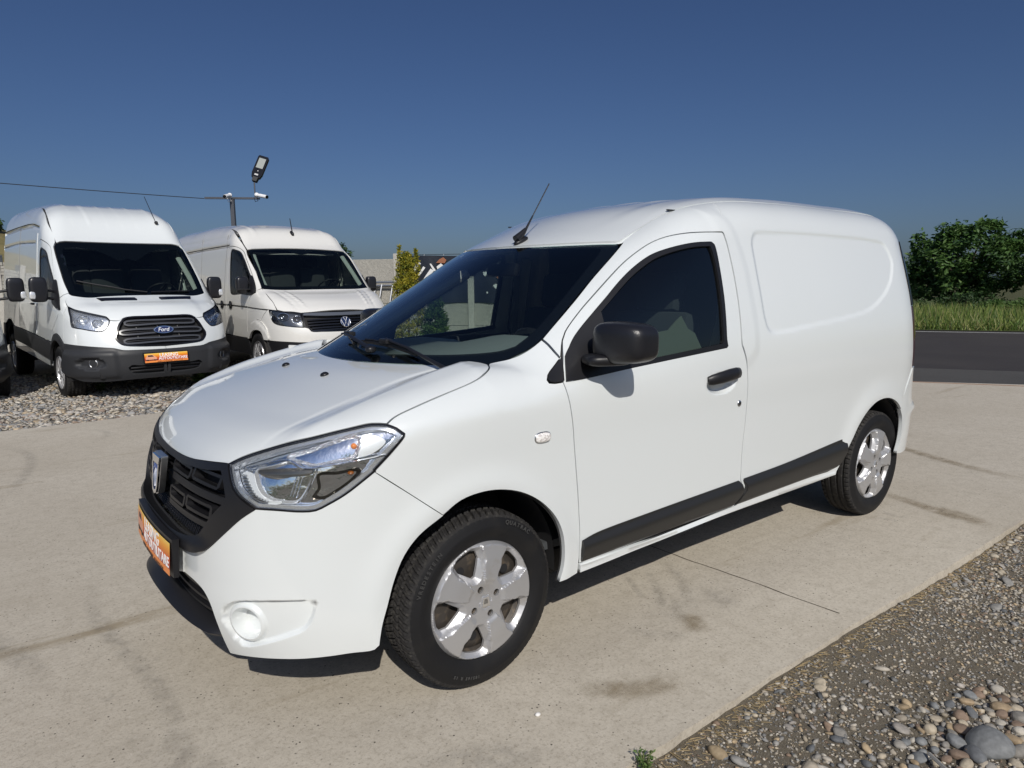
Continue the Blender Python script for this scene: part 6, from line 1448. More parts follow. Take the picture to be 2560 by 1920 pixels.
    drF = [(-.30,1.003,.588),(-.29,1.012,.75),(-.25,1.016,.95),(-.20,1.015,1.12),(-.08,.985,1.24),(.03,.965,1.285)]
    win = [(-.993,.946,1.946),(-.80,.918,1.944),(-.66,.914,1.905),(-.50,.92,1.80),(-.30,.933,1.615),(-.10,.95,1.42),(.0,.97,1.29),(-.10,.99,1.255),(-.50,1.0,1.26),(-.96,1.005,1.265),(-1.0,1.0,1.33)]
    drs = side_set(v, sh, P_, [(-.595,.840,1.928),(-.24,.861,1.64),(-.058,.875,1.464),(.06,.884,1.348)], [(.06,.884,1.348),(.03,.94,1.32),(.03,.965,1.285)], drT, drR, drB, drF, win,
        [(-.60,.838,1.935),(-.717,.834,2.006),(-1.015,.83,2.2),(-1.316,.80,2.30),(-1.8,.78,2.36),(-2.691,.79,2.38),(-4.6,.79,2.35)],
        [(-4.75,1.0,.62),(-4.76,.98,1.4),(-4.75,.92,1.9),(-4.7,.86,2.2),(-4.6,.79,2.35)],
        [(-1.23,1.0,.60),(-2.5,1.0,.61),(-3.1,1.0,.62),(-3.2,1.0,.72),(-3.4,1.0,.83),(-3.62,1.0,.86),(-3.85,1.0,.83),(-4.05,1.0,.72),(-4.15,1.0,.62),(-4.75,1.0,.62)],
        grooves([([(-4.7,1.95),(-3.26,1.99),(-2.37,2.008),(-1.12,2.02)], .022, .022), ([(-4.7,2.13),(-1.2,2.17)], .01, .03)]))
    sail_ = [(.025,.966,1.29),(-.04,.94,1.375),(-.16,.925,1.51),(-.215,.93,1.545),(-.22,.96,1.40),(-.21,.985,1.27),(-.09,.985,1.245)]
    panel('mirror_sail', sh, [spl(sail_, .04, True)], (0, 1, .2), [BLK, BLK], drs, res=.05, depth=.02, inset=0, off=.012, mirror=True, lip=0)
    for s, d_ in zip((1, -1), drs):
        o = van_mirror(d_, (-.16, 1.10 if s < 0 else 1.07, 1.40), s, (.06, .085, .125), False)
        b = MB(); b.box((-.115, s*1.10, 1.335), (.06, .20, .018), bev=.005); b.obj('mirror_strip', TRIM, o)
    panel('rub_strip', sh, [join(spl([(.468,.958,1.048),(-.141,1.018,1.073),(-.19,1.018,1.076)], .08), spl([(-.19,1.018,1.056),(-.141,1.018,1.055),(.46,.96,1.032)], .08))], (.1, 1, 0), [TRIM, TRIM], v, res=.08, depth=.01, off=.004, inset=0, mirror=True, lip=0)
    panel('rub_strip', sh, [join(spl([(-.22,1.018,1.078),(-.847,1.018,1.090),(-1.16,1.018,1.095)], .1), spl([(-1.165,1.018,1.070),(-.847,1.018,1.068),(-.215,1.018,1.056)], .1))], (0, 1, 0), [TRIM, TRIM], drs, res=.08, depth=.01, off=.004, inset=0, mirror=True, lip=0)
    panel('rub_strip', sh, [join(spl([(-1.19,1.018,1.095),(-1.9,1.018,1.10),(-2.5,1.018,1.10)], .1), spl([(-2.5,1.018,1.08),(-1.9,1.018,1.075),(-1.195,1.018,1.07)], .1))], (0, 1, 0), [TRIM, TRIM], v, res=.08, depth=.01, off=.004, inset=0, mirror=True, lip=0)
    seam(v, sh, [(-2.636,.85,2.28),(-2.56,.93,2.10),(-2.569,.98,1.62),(-2.57,1.0,.65)]); seam(v, sh, [(-1.32,1.0,.62),(-1.29,1.0,1.2),(-1.25,.96,1.75),(-1.20,.93,2.0),(-1.30,.82,2.27)]); seam(v, sh, [(-4.6,.94,1.96),(-3.26,.94,2.0),(-2.37,.94,2.018),(-1.12,.94,2.03)], .006, GAPM)
    for s, d_ in zip((1, -1), drs):
        for x_ in (-.964, -1.386):
            c_, n_ = onshell(sh, (x_, 1.018, 1.085), (0, 1, 0), .006); c_.y *= s; b = MB(); b.lathe([(0, .002), (.045, .002), (.06, .012), (.066, .0)], (c_.x, c_.y, c_.z) if s > 0 else (c_.x, c_.y-.01, c_.z), n=24)
            b.tube([c_+Vector((-.06, s*.02, .004)), c_+Vector((.0, s*.03, .006)), c_+Vector((.07, s*.02, .01))], .014, 8); b.obj('door_handle', BLK, d_ if x_ > -1.1 else v, True, 50)
    panel('side_cladding', sh, [join(spl([(-.275,1.003,.582),(-2.4,1.0,.605),(-3.08,1.0,.615)], .08), [(-3.1,1.0,.36)], spl([(-3.1,1.0,.36),(-2,1.0,.34),(-.27,1.0,.33)], .08))], (0, 1, 0), [BLK, BLK], v, res=.08, depth=.02, inset=.002, off=.012, mirror=True, lip=0)
    panel('rear_cladding', sh, [join([(-4.17,1.0,.615)], [(-4.75,1.0,.615)], [(-4.75,1.0,.36)], [(-4.12,1.0,.36)])], (0, 1, 0), [BLK, BLK], v, res=.08, depth=.02, inset=.002, off=.01, mirror=True, lip=0)
    rf = join(spl([(-.636,0,1.981),(-.63,.35,1.98),(-.613,.70,1.965),(-.61,.80,1.952)], .08), spl([(-.615,.828,1.948),(-.717,.828,2.01),(-1.015,.824,2.204),(-1.316,.794,2.304),(-1.8,.774,2.364),(-2.691,.784,2.384),(-4.6,.784,2.354)], .08), [(-4.7,.5,2.39)], [(-4.7,0,2.40)])
    def rdisp(X): ay = np.abs(X[:, 1]); return (.012*sst(.06, .02, np.abs(ay-.60)))*sst(-.78, -1.15, X[:, 0])
    ro_ = panel('roof', sh, [sym(rf)], (.35, 0, 1), P_, v, res=.045, depth=.012, inset=.005, disp=rdisp, lip=.012)
    panel('rear_door', sh, [join([(-4.8,0,.5)], [(-4.8,.95,.5)], spl([(-4.8,.95,.5),(-4.78,.93,1.4),(-4.76,.88,1.9),(-4.7,.82,2.2),(-4.6,.77,2.34)], .1), [(-4.7,0,2.39)])], (-1, 0, .1), P_, v, res=.15, depth=.02, inset=.004, mirror=True)
    b = MB(); V, Fc = superell((-.92, .04, 2.245), (.065, .026, .035), .8, .8, 14, 8, (0, .5, 0)); b.add(V, Fc); b.obj('aerial_base', BLK, ro_)
    b = MB(); b.tube([(-.90, .04, 2.26), (-1.02, .06, 2.50)], [.010, .006], 6); b.obj('aerial_mast', BLK, ro_)
    cab_interior(v, 1.33, .84, x=-.78, zs=.88)
    b = MB(); b.box((-1.9, 0, .42), (5.0, 1.5, .20), bev=.03); b.box((.60, 0, .38), (.5, 1.5, .16), bev=.03); b.obj('underbody', GAPM, v)
    for s in (1, -1):
        big_wheel(v, .075, s, .345, cap='twelve', y=.885); big_wheel(v, -3.64, s, .345, cap='twelve', y=.885)
        liner(.075, .36, .40, .60, .985, s, v); liner(-3.64, .36, .46, .60, .985, s, v)
    return v
crafter_root = crafter()
# ------------------------------------------------------------------ fence, banner, pole, plants, trees, stones
def attrmat(name, rough=.85, bump=None, spec=.3, trans=0.):
    m = bpy.data.materials.new(name); m.use_nodes = True; t = m.node_tree; b = t.nodes['Principled BSDF']
    a = t.nodes.new('ShaderNodeAttribute'); a.attribute_name = 'Col'; t.links.new(a.outputs['Color'], b.inputs['Base Color'])
    b.inputs['Roughness'].default_value = rough; b.inputs['Specular IOR Level'].default_value = spec
    if trans:
        tr = t.nodes.new('ShaderNodeBsdfTranslucent'); t.links.new(a.outputs['Color'], tr.inputs[0]); mx = t.nodes.new('ShaderNodeMixShader'); mx.inputs[0].default_value = trans
        o = t.nodes['Material Output']; t.links.new(b.outputs[0], mx.inputs[1]); t.links.new(tr.outputs[0], mx.inputs[2]); t.links.new(mx.outputs[0], o.inputs[0])
    if bump:
        n = t.nodes.new('ShaderNodeTexNoise'); n.inputs['Scale'].default_value = bump[0]; n.inputs['Detail'].default_value = 6; tc = t.nodes.new('ShaderNodeTexCoord'); t.links.new(tc.outputs['Object'], n.inputs['Vector'])
        bp = t.nodes.new('ShaderNodeBump'); bp.inputs['Strength'].default_value = bump[1]; bp.inputs['Distance'].default_value = bump[2]; t.links.new(n.outputs[0], bp.inputs['Height']); t.links.new(bp.outputs[0], b.inputs['Normal'])
        mx2 = t.nodes.new('ShaderNodeMix'); mx2.data_type = 'RGBA'; mx2.blend_type = 'MULTIPLY'; mx2.inputs[0].default_value = .6
        r = t.nodes.new('ShaderNodeMapRange'); r.inputs[1].default_value = .3; r.inputs[2].default_value = .7; r.inputs[3].default_value = .55; r.inputs[4].default_value = 1.15
        t.links.new(n.outputs[0], r.inputs[0]); t.links.new(a.outputs['Color'], mx2.inputs[6]); t.links.new(r.outputs[0], mx2.inputs[7]); t.links.new(mx2.outputs[2], b.inputs['Base Color'])
    return m
def setcol(o, cols):
    """per-vertex colour"""
    a = o.data.color_attributes.new('Col', 'FLOAT_COLOR', 'POINT'); c = np.ones((len(cols), 4), np.float32); c[:, :3] = cols; a.data.foreach_set('color', c.ravel())
FENC = ground_mat('fence_concrete', (.40, .385, .34), (.46, .44, .39), (.33, .32, .285), 1.5, 14, None, .7, .03)
FENP = ground_mat('fence_post_concrete', (.44, .42, .375), (.50, .48, .43), (.36, .34, .30), 3, 25, None, .5, .01)
def fence(name, A, B, nb, style, label, hgt=2.0, z0=-.08):
    A = Vector((*A, 0)); B = Vector((*B, 0)); u = (B-A).normalized(); L = (B-A).length/nb; yaw_ = math.atan2(u.y, u.x)
    root = empty(name, (A.x, A.y, z0), yaw_, label, 'fence')
    pb = MB(); pb.box((0, 0, hgt/2+.05), (.14, .16, hgt+.10), bev=.012); p0 = pb.obj('post', FENP, root, False)
    for i in range(1, nb+1): c = p0.copy(); COL.objects.link(c); c.parent = root; c.location = (i*L, 0, 0)
    variants = []
    for k in range(4):
        b = MB()
        if style == 'stone':
            b.box((L/2, 0, .245), (L-.10, .05, .49))
            for row in range(7):
                zc = .035+row*.07; x = .06+rng.random()*.1
                while x < L-.10:
                    w_ = .10+.22*rng.random(); w_ = min(w_, L-.06-x); hh = .058+.012*rng.random()
                    if w_ > .05: b.box((x+w_/2, .028+.010*rng.random(), zc), (w_-.012, .03+.03*rng.random(), hh), (0, .03*(rng.random()-.5), .04*(rng.random()-.5)), bev=.006)
                    x += w_
        else:
            b.box((L/2, 0, .245), (L-.10, .055, .485), bev=.008)
        variants.append(b)
    metas = [v_.obj('slab', FENC, root, False) for v_ in variants]
    n = 0
    for i in range(nb):
        for r_ in range(4):
            if n < 4: o = metas[n]
            else: o = metas[(i*3+r_*5+int(rng.random()*4)) % 4].copy(); COL.objects.link(o); o.parent = root
            o.location = (i*L, 0, r_*.495+.01); n += 1
    return root
P1 = Vector((-5.49, -12.33)); P2 = Vector((-7.39, -9.98)); fu = (P2-P1).normalized()
S_ = P1-fu*1.5; PA = Vector((-6.30, -11.33)); bay = 1.72
A_ = PA-fu*bay*2
f1 = fence('concrete_fence', (A_.x, A_.y), (A_.x+fu.x*bay*6, A_.y+fu.y*bay*6), 6, 'plain', 'smooth pale concrete panel fence carrying the dark banner behind the yellow conifer', 2.0)
f2 = fence('concrete_fence', (A_.x+.22, A_.y-.10), (A_.x+5.3*2.4, A_.y-2.8*2.4), 8, 'stone', 'stone-patterned concrete panel fence behind the parked vans at the left', 2.05)
# dark banner on the right-hand part of the fence
def banner():
    A = PA+fu*.09; nrm = Vector((-fu.y, fu.x)); 
    if nrm.dot(Vector((1.28, 2.65))-PA) < 0: nrm = -nrm
    yaw_ = math.atan2(fu.y, fu.x); root = empty('fence_banner', (A.x+nrm.x*.06, A.y+nrm.y*.06, 0), yaw_, 'black mesh banner with white print tied along the top of the concrete fence', 'banner')
    # local: x along fence, y towards the van
    sgn = 1 if (Matrix.Rotation(-yaw_, 2) @ nrm).y > 0 else -1
    bm_ = mat('banner_black', (.012, .016, .026), .55, bump=(6, .4, .02)); Lb = bay*4.2
    nx = 60; V = []; 
    for i in range(nx+1):
        x = Lb*i/nx
        for z_ in (.93, 1.2, 1.5, 1.8, 1.955): V.append((x, sgn*(.012*math.sin(x*5+z_*3)+.006*math.sin(x*13)), z_+.012*math.sin(x*3.3)*(1 if z_ > 1.5 else -1)))
    Fc = [(i*5+k, (i+1)*5+k, (i+1)*5+k+1, i*5+k+1) for i in range(nx) for k in range(4)]
    mesh('banner_sheet', V, Fc, bm_, root)
    Wm = mat('banner_white', (.75, .75, .73), .6); Bm = mat('banner_brown', (.30, .12, .06), .6)
    def shp(poly, m, nm): b = MB(); b.prism(poly, sgn*.024, sgn*.026, lambda u, v_, w__: (u, w__, v_)); b.obj(nm, m, root, False)
    shp([(.30, 1.62), (.36, 1.62), (.44, 1.74), (.50, 1.79), (.46, 1.82), (.38, 1.79)], Wm, 'print_stroke')
    shp([(.40, 1.50), (.46, 1.53), (.60, 1.70), (.55, 1.73)], Wm, 'print_stroke'); shp([(.52, 1.42), (.60, 1.44), (.80, 1.63), (.72, 1.68)], Wm, 'print_stroke')
    shp([(.70, 1.78), (.73, 1.79), (.84, 1.64), (.79, 1.62)], Wm, 'print_stroke'); shp([(.86, 1.72), (.96, 1.79), (1.02, 1.74), (.90, 1.60)], Wm, 'print_stroke')
    shp([(.85, 1.80), (.93, 1.88), (1.02, 1.92), (1.09, 1.86), (1.05, 1.79)], Bm, 'print_patch')
    for k in range(10): x = 1.00+.045*k; z_ = 1.42+.02*math.sin(k*2.3); shp([(x, z_), (x+.018, z_+.03), (x+.03, z_-.01), (x+.012, z_-.05)], Wm, 'print_stroke')
    for (x, z_, s_) in ((1.95, 1.55, .09), (2.25, 1.48, .07), (2.42, 1.60, .06), (2.60, 1.66, .14), (2.75, 1.30, .07), (2.2, 1.28, .10), (2.0, 1.15, .04), (.35, 1.20, .12)):
        a0 = x*7; shp([(x+s_*(.6+.4*math.sin(k*2.1+a0))*math.cos(a0+k*2*PI/5), z_+s_*.6*math.sin(a0+k*2*PI/5)) for k in range(5)], Wm if x != 2.25 else Bm, 'print_patch')
    b = MB(); b.tube([(-.05, sgn*.01, 1.985), (Lb/2, sgn*.01, 1.975), (Lb, sgn*.01, 1.985)], .006, 5); b.obj('support_wire', GAPM, root)
    for k in range(16):
        b = MB(); x = .12+k*.45; b.tube([(x, sgn*.01, 1.955), (x+.01, sgn*.02, 1.985)], .005, 4); b.obj('cable_tie', WHITEP, root)
banner()
# aluminium rack leaning on the fence
def rack():
    c = PA-fu*.45; nrm = Vector((-fu.y, fu.x)); nrm = nrm if nrm.dot(Vector((1.28, 2.65))-PA) > 0 else -nrm
    root = empty('metal_rack', (c.x+nrm.x*.35, c.y+nrm.y*.35, -.08), math.atan2(fu.y, fu.x), 'aluminium ladder rack leaning on the concrete fence just left of the yellow conifer', 'rack')
    al = mat('aluminium', (.62, .62, .62), .3, metal=.9); sg = 1 if (Matrix.Rotation(-math.atan2(fu.y, fu.x), 2) @ nrm).y > 0 else -1
    for z_ in (1.47, 1.40):
        b = MB(); b.tube([(-.85, -sg*.22, z_), (.42, -sg*.22, z_)], .022, 8); b.obj('rail', al, root)
    for x in (-.62, -.46, -.02, .12, .38):
        b = MB(); b.tube([(x, -sg*.20, 1.42), (x-.16, sg*.10, 0)], .018, 8); b.obj('leg', al, root)
    for z_ in (1.05, .7, .35):
        b = MB(); b.tube([(-.60-.13*(1.4-z_)/1.4, -sg*(.20-.3*(1.42-z_)/1.42), z_), (-.44-.13*(1.4-z_)/1.4, -sg*(.20-.3*(1.42-z_)/1.42), z_)], .012, 6); b.obj('rung', al, root)
rack()
# leaves -------------------------------------------------------------
def leafcloud(name, parent, clumps, size, m, pal, aspect=.45, droop=.3, up_bias=.3):
    """clumps: (centre, radius, count); small folded leaf quads with a colour each"""
    V = []; C = []; T = []
    tot = sum(c[2] for c in clumps); P = np.zeros((tot, 3)); k = 0; cl = np.zeros(tot)
    for c, r, n in clumps:
        d = rng.normal(size=(n, 3)); d /= np.linalg.norm(d, axis=1, keepdims=True); rad = r*rng.random((n, 1))**.45
        P[k:k+n] = np.array(c)+d*rad*np.array([1, 1, .8]); cl[k:k+n] = rng.random()
        k += n
    a = rng.normal(size=(tot, 3)); a[:, 2] = a[:, 2]*.5-droop; a /= np.linalg.norm(a, axis=1, keepdims=True)
    nn = rng.normal(size=(tot, 3)); nn[:, 2] = np.abs(nn[:, 2])+up_bias; s = np.cross(a, nn); s /= np.maximum(np.linalg.norm(s, axis=1, keepdims=True), 1e-6)
    sz = size*(.6+.8*rng.random((tot, 1)))
    nrm_ = np.cross(s, a)
    v0 = P; v1 = P+a*sz*.5+s*sz*aspect*.5-nrm_*sz*.06; v2 = P+a*sz; v3 = P+a*sz*.5-s*sz*aspect*.5-nrm_*sz*.06
    V = np.stack([v0, v1, v2, v3], 1).reshape(-1, 3); i = np.arange(tot)*4
    T = np.concatenate([np.stack([i, i+1, i+2], -1), np.stack([i, i+2, i+3], -1)])
    pal = np.array(pal); w_ = np.clip(cl*.6+rng.random(tot)*.55-.07, 0, .999)*(len(pal)-1); j = w_.astype(int); f = (w_-j)[:, None]
    col = pal[j]*(1-f)+pal[np.minimum(j+1, len(pal)-1)]*f
    o = fastmesh(name, V, T, m, parent, False); setcol(o, np.repeat(col, 4, 0)); return o
LEAF = attrmat('leaves', .55, None, .4, .30)
def blob_clumps(c, R, n, r, cnt, shell=.5):
    out = []
    for _ in range(n):
        d = rng.normal(size=3); d /= np.linalg.norm(d); t = shell+(1-shell)*rng.random()**.5
        out.append((np.array(c)+d*np.array(R)*t, r*(.6+.8*rng.random()), cnt))
    return out
BARK = mat('bark', (.09, .07, .05), .9, bump=(30, .6, .02))
def tree(name, base, blobs, trunk, size, pal, label, cat='tree', group=None, clump=(.32, 60), h0=None, dens=1.0):
    root = empty(name, base, 0, label, cat, group); cl = []
    for c, R, n in blobs: cl += blob_clumps(c, R, int(n*dens), clump[0], clump[1], .35)
    leafcloud('crown', root, cl, size, LEAF, pal)
    b = MB(); r, h = trunk; b.tube([(0, 0, -.2), (.05, .02, h*.5), (0, .05, h)], [r*1.3, r, r*.7], 10)
    for c, R, n in blobs[:6]:
        c = Vector(c); b.tube([(0, .03, h*.75), Vector((0, 0, h)).lerp(c, .5)+Vector((0, 0, -.1)), c], [r*.5, r*.3, r*.1], 6)
    b.obj('trunk', BARK, root); return root
GREENS = [(.022, .055, .016), (.045, .10, .025), (.075, .15, .035), (.12, .20, .05)]
DARKG = [(.014, .034, .012), (.028, .062, .02), (.048, .095, .028), (.07, .125, .035)]
tree('walnut_tree', (-28.4, -7.8, -.1), [((0, .1, 2.2), (1.6, 1.7, 1.1), 120), ((-.3, -1.35, 1.95), (.9, .85, .75), 34), ((.2, 1.5, 2.0), (1.0, .9, .8), 40), ((0, -.55, 3.05), (.7, .55, .5), 20), ((.1, .55, 3.2), (.6, .5, .42), 17), ((.1, -1.6, 2.75), (.45, .4, .35), 9), ((.1, 1.7, 2.75), (.45, .4, .35), 9), ((0, -1.9, 1.3), (.7, .6, .55), 18), ((.3,0,1.1),(1.2,1.6,.5),40)], (.12, 1.6), .20, GREENS,
     'spreading broad-leaved green tree standing across the road at the right edge', clump=(.27, 40))
tree('broadleaf_tree', (-27.8, -4.6, -.1), [((0, 0, 1.9), (1.5, 1.6, 1.0), 80), ((.2, .9, 2.4), (1.0, 1.0, .8), 45), ((0, 2.2, 2.2), (1.5, 1.4, 1.2), 70)], (.12, 1.3), .13, DARKG, 'darker leafy tree half cut off by the right edge of the photo', clump=(.34, 50))
tree('broadleaf_tree', (-31.5, -11.2, -.1), [((0, 0, 1.4), (1.6, 1.5, .9), 70), ((0, 2.2, 1.5), (1.3, 1.3, .9), 50)], (.10, 1.0), .13, DARKG, 'low dark tree just behind the tail of the white compact van', clump=(.34, 50))
for i, (x, y, z_, R, lab) in enumerate(((-27.6, -9.2, .45, (.8, 1.3, .55), 'low dark shrub at the left foot of the broad-leaved tree'), (-26.6, -6.9, .4, (.7, 1.2, .5), 'rounded shrub under the middle of the broad-leaved tree'), (-25.2, -5.3, .30, (.5, .9, .38), 'bright green roadside shrub in the tall grass near the right edge'), (-25.6, -3.9, .4, (.7, 1.2, .6), 'leafy shrub at the extreme right of the grass verge'))):
    tree('shrub', (x, y, -.05), [((0, 0, z_), R, 60)], (.04, .3), .10 if i != 2 else .09, DARKG if i != 2 else GREENS[1:]+[(.13, .19, .05)], lab, 'shrub', 'shrubs along the far verge', clump=(.2, 42))
# hedge behind the photographer's side of the yard (seen mirrored in the glass)
for k in range(7):
    x = -13+k*3.4+rng.random(); tree('hedge_tree', (x, 14.5+rng.random(), -.1), [((0, 0, 2.0), (2.1, 1.2, 1.6), 46), ((.5, 0, 4.0), (1.5, 1.2, 1.7), 30), ((-.5, .3, 5.6), (.9, .9, 1.0), 9)], (.12, 2.4), .26, DARKG, 'dark bushy tree in the row behind the photographer', 'tree', 'trees behind the photographer', clump=(.42, 34))
# conifers by the fence
def conifer(base, h, r, pal, label, seedtips=1, n=260):
    root = empty('conifer', base, 0, label, 'conifer'); cl = []
    for _ in range(n):
        t = rng.random()**.8; a = rng.random()*2*PI; rr = r*(1-t)**.62*(.55+.5*rng.random())*(1 if t > .12 else .75+.25*t/.12)
        z_ = t*h*(.97 if seedtips == 1 else .90); cl.append(((rr*math.cos(a), rr*math.sin(a), z_+.03), .075, 34))
    if seedtips > 1:
        for dx, dy, hh in ((.10, -.08, 1.0), (-.13, .11, .965)):
            for k in range(16): t = k/16; cl.append(((dx*(1-.3*t)*1.2, dy*1.2, h*(.78+(hh-.78)*t)), .055*(1-t)+.012, 26))
    leafcloud('foliage', root, cl, .045, attrmat('conifer_scales', .6, None, .3, .25) if 'conifer_scales' not in bpy.data.materials else bpy.data.materials['conifer_scales'], pal, .4, -.9, .2)
    b = MB(); b.tube([(0, 0, -.1), (0, 0, h*.8)], [.035, .008], 7); b.obj('stem', BARK, root); return root
conifer((-5.02, -8.62, -.08), 2.14, .44, [(.07, .10, .015), (.16, .18, .02), (.34, .30, .03), (.50, .40, .04)], 'yellow-green conifer with two pointed tips in front of the concrete fence', 2, 420)
conifer((-5.35, -8.22, -.08), 1.24, .34, [(.02, .045, .02), (.04, .085, .025), (.08, .14, .03), (.15, .21, .05)], 'small green conifer seen through the windscreen of the foreground van', 1, 300)
# weeds at the gravel edge
def weed(p, s, label, n=9):
    root = empty('weed', p, 0, label, 'weed'); cl = []
    b = MB()
    for k in range(n):
        a = rng.random()*2*PI; l = s*(.5+.7*rng.random()); q = Vector((math.cos(a)*l*.5, math.sin(a)*l*.5, l)); b.tube([(0, 0, 0), q*.5+Vector((0, 0, .02)), q], .003, 4)
        for t in (.5, .75, 1): cl.append((tuple(q*t), s*.16, 9))
    b.obj('stalks', mat('weed_stalk', (.10, .12, .04), .8), root); leafcloud('leaves', root, cl, s*.22, LEAF, GREENS[1:]+[(.16, .18, .06)], .5, .1, .8)
weed((.02, -8.2, -.05), .13, 'yellowing weed in the gravel under the bumper of the slatted-grille van'); weed((-1.2, -7.9, -.05), .24, 'taller green weed in the gravel beside the slatted-grille van', 16); weed((-1.55, -7.7, -.05), .15, 'dry weed tuft next to the taller green weed', 10)
weed((-.12, 1.44, -.02), .05, 'tiny green weed at the slab edge near the bottom of the photo', 10)
# grass verge beyond the road
verge_c = P0r+rn*13.5
VERG = ground_mat('verge', (.06, .085, .025), (.10, .12, .04), (.045, .06, .02), .8, 8, None, .6, .05)
strip('grass_verge', 11.0, 40, -.02, VERG, -40, 60)
def grass():
    n = 26000; a = 11.2+rng.random(n)**1.3*7; l = -9+rng.random(n)*17
    base = np.array(P0r)[None]+a[:, None]*np.array(rn)+l[:, None]*np.array(ro); base[:, 2] = -.02
    h = (.22+.42*rng.random(n))*(.5+.5*np.clip((a-11)/2, 0, 1)); w_ = .008+.008*rng.random(n); th = rng.random(n)*2*PI
    s = np.stack([np.cos(th), np.sin(th), np.zeros(n)], -1)*w_[:, None]; lean = rng.normal(size=(n, 3))*.10; lean[:, 2] = 0
    V = np.stack([base-s, base+s, base+lean*.5+np.array([0, 0, 1])*(h*.6)[:, None]+s*.5, base+lean+np.array([0, 0, 1])*h[:, None]], 1).reshape(-1, 3)
    i = np.arange(n)*4; T = np.concatenate([np.stack([i, i+1, i+2], -1), np.stack([i, i+2, i+3], -1)])
    pal = np.array([(.08, .14, .03), (.15, .22, .045), (.24, .29, .07), (.34, .33, .14)]); c = pal[(rng.random(n)**1.2*4).astype(int)]
    o = fastmesh('roadside_grass', V, T, LEAF, None, False); setcol(o, np.repeat(c, 4, 0)); prop(o, kind='stuff')
grass()
# distant hill with dry grass, shrubs and a house behind the vans
def hz(X, Y): return -.3+11.5*np.exp(-(((X-14)/34)**2+((Y+128)/34)**2))+3.2*np.exp(-(((X+30)/40)**2+((Y+150)/30)**2))
HILL = ground_mat('dry_hillside', (.20, .16, .07), (.27, .22, .10), (.09, .10, .04), .05, .5, None, .5, .3)
ngrid('hill', -120, 110, -200, -60, 90, 60, hz, HILL)
def house():
    root = empty('house', (-14.5, -112, float(hz(np.array(-14.5), np.array(-112)))-.6), math.radians(20), 'small house with a brown tiled gable roof on the hillside between the two tall vans', 'house')
    b = MB(); b.box((0, 0, 2.2), (8, 6, 4.4)); b.obj('wall', mat('house_wall', (.20, .17, .13), .9), root, False)
    b = MB(); b.prism([(-3.6, 4.2), (3.6, 4.2), (0, 6.6)], -4.6, 4.6, lambda u, v_, w__: (w__, u, v_)); b.obj('roof', mat('brown_tiles', (.115, .055, .045), .8, bump=(6, .6, .1)), root, False)
    for x in (-2, 2):
        b = MB(); b.box((x, 3.0, 2.3), (1.1, .08, 1.2)); b.obj('window', BLKG, root, False)
house()
for (x, y, s_, lab) in ((6.0, -128, 2.1, 'dark tree on the hilltop at the left edge'), (-1.5, -118, 1.2, 'small bush on the dry hillside at the left edge'), (-45.5, -104, 1.7, 'distant tree peeking above the roof of the round-badge van')):
    zb_ = float(hz(np.array(x), np.array(y))) if y < -110 else 4.2
    tree('far_tree', (x, y, zb_), [((0, 0, s_*1.1), (s_*1.3, s_*1.3, s_), 40), ((s_*1.5, 0, s_*.8), (s_, s_, s_*.7), 24)], (.25, s_*1.2), .55, DARKG, lab, clump=(s_*.4, 26))
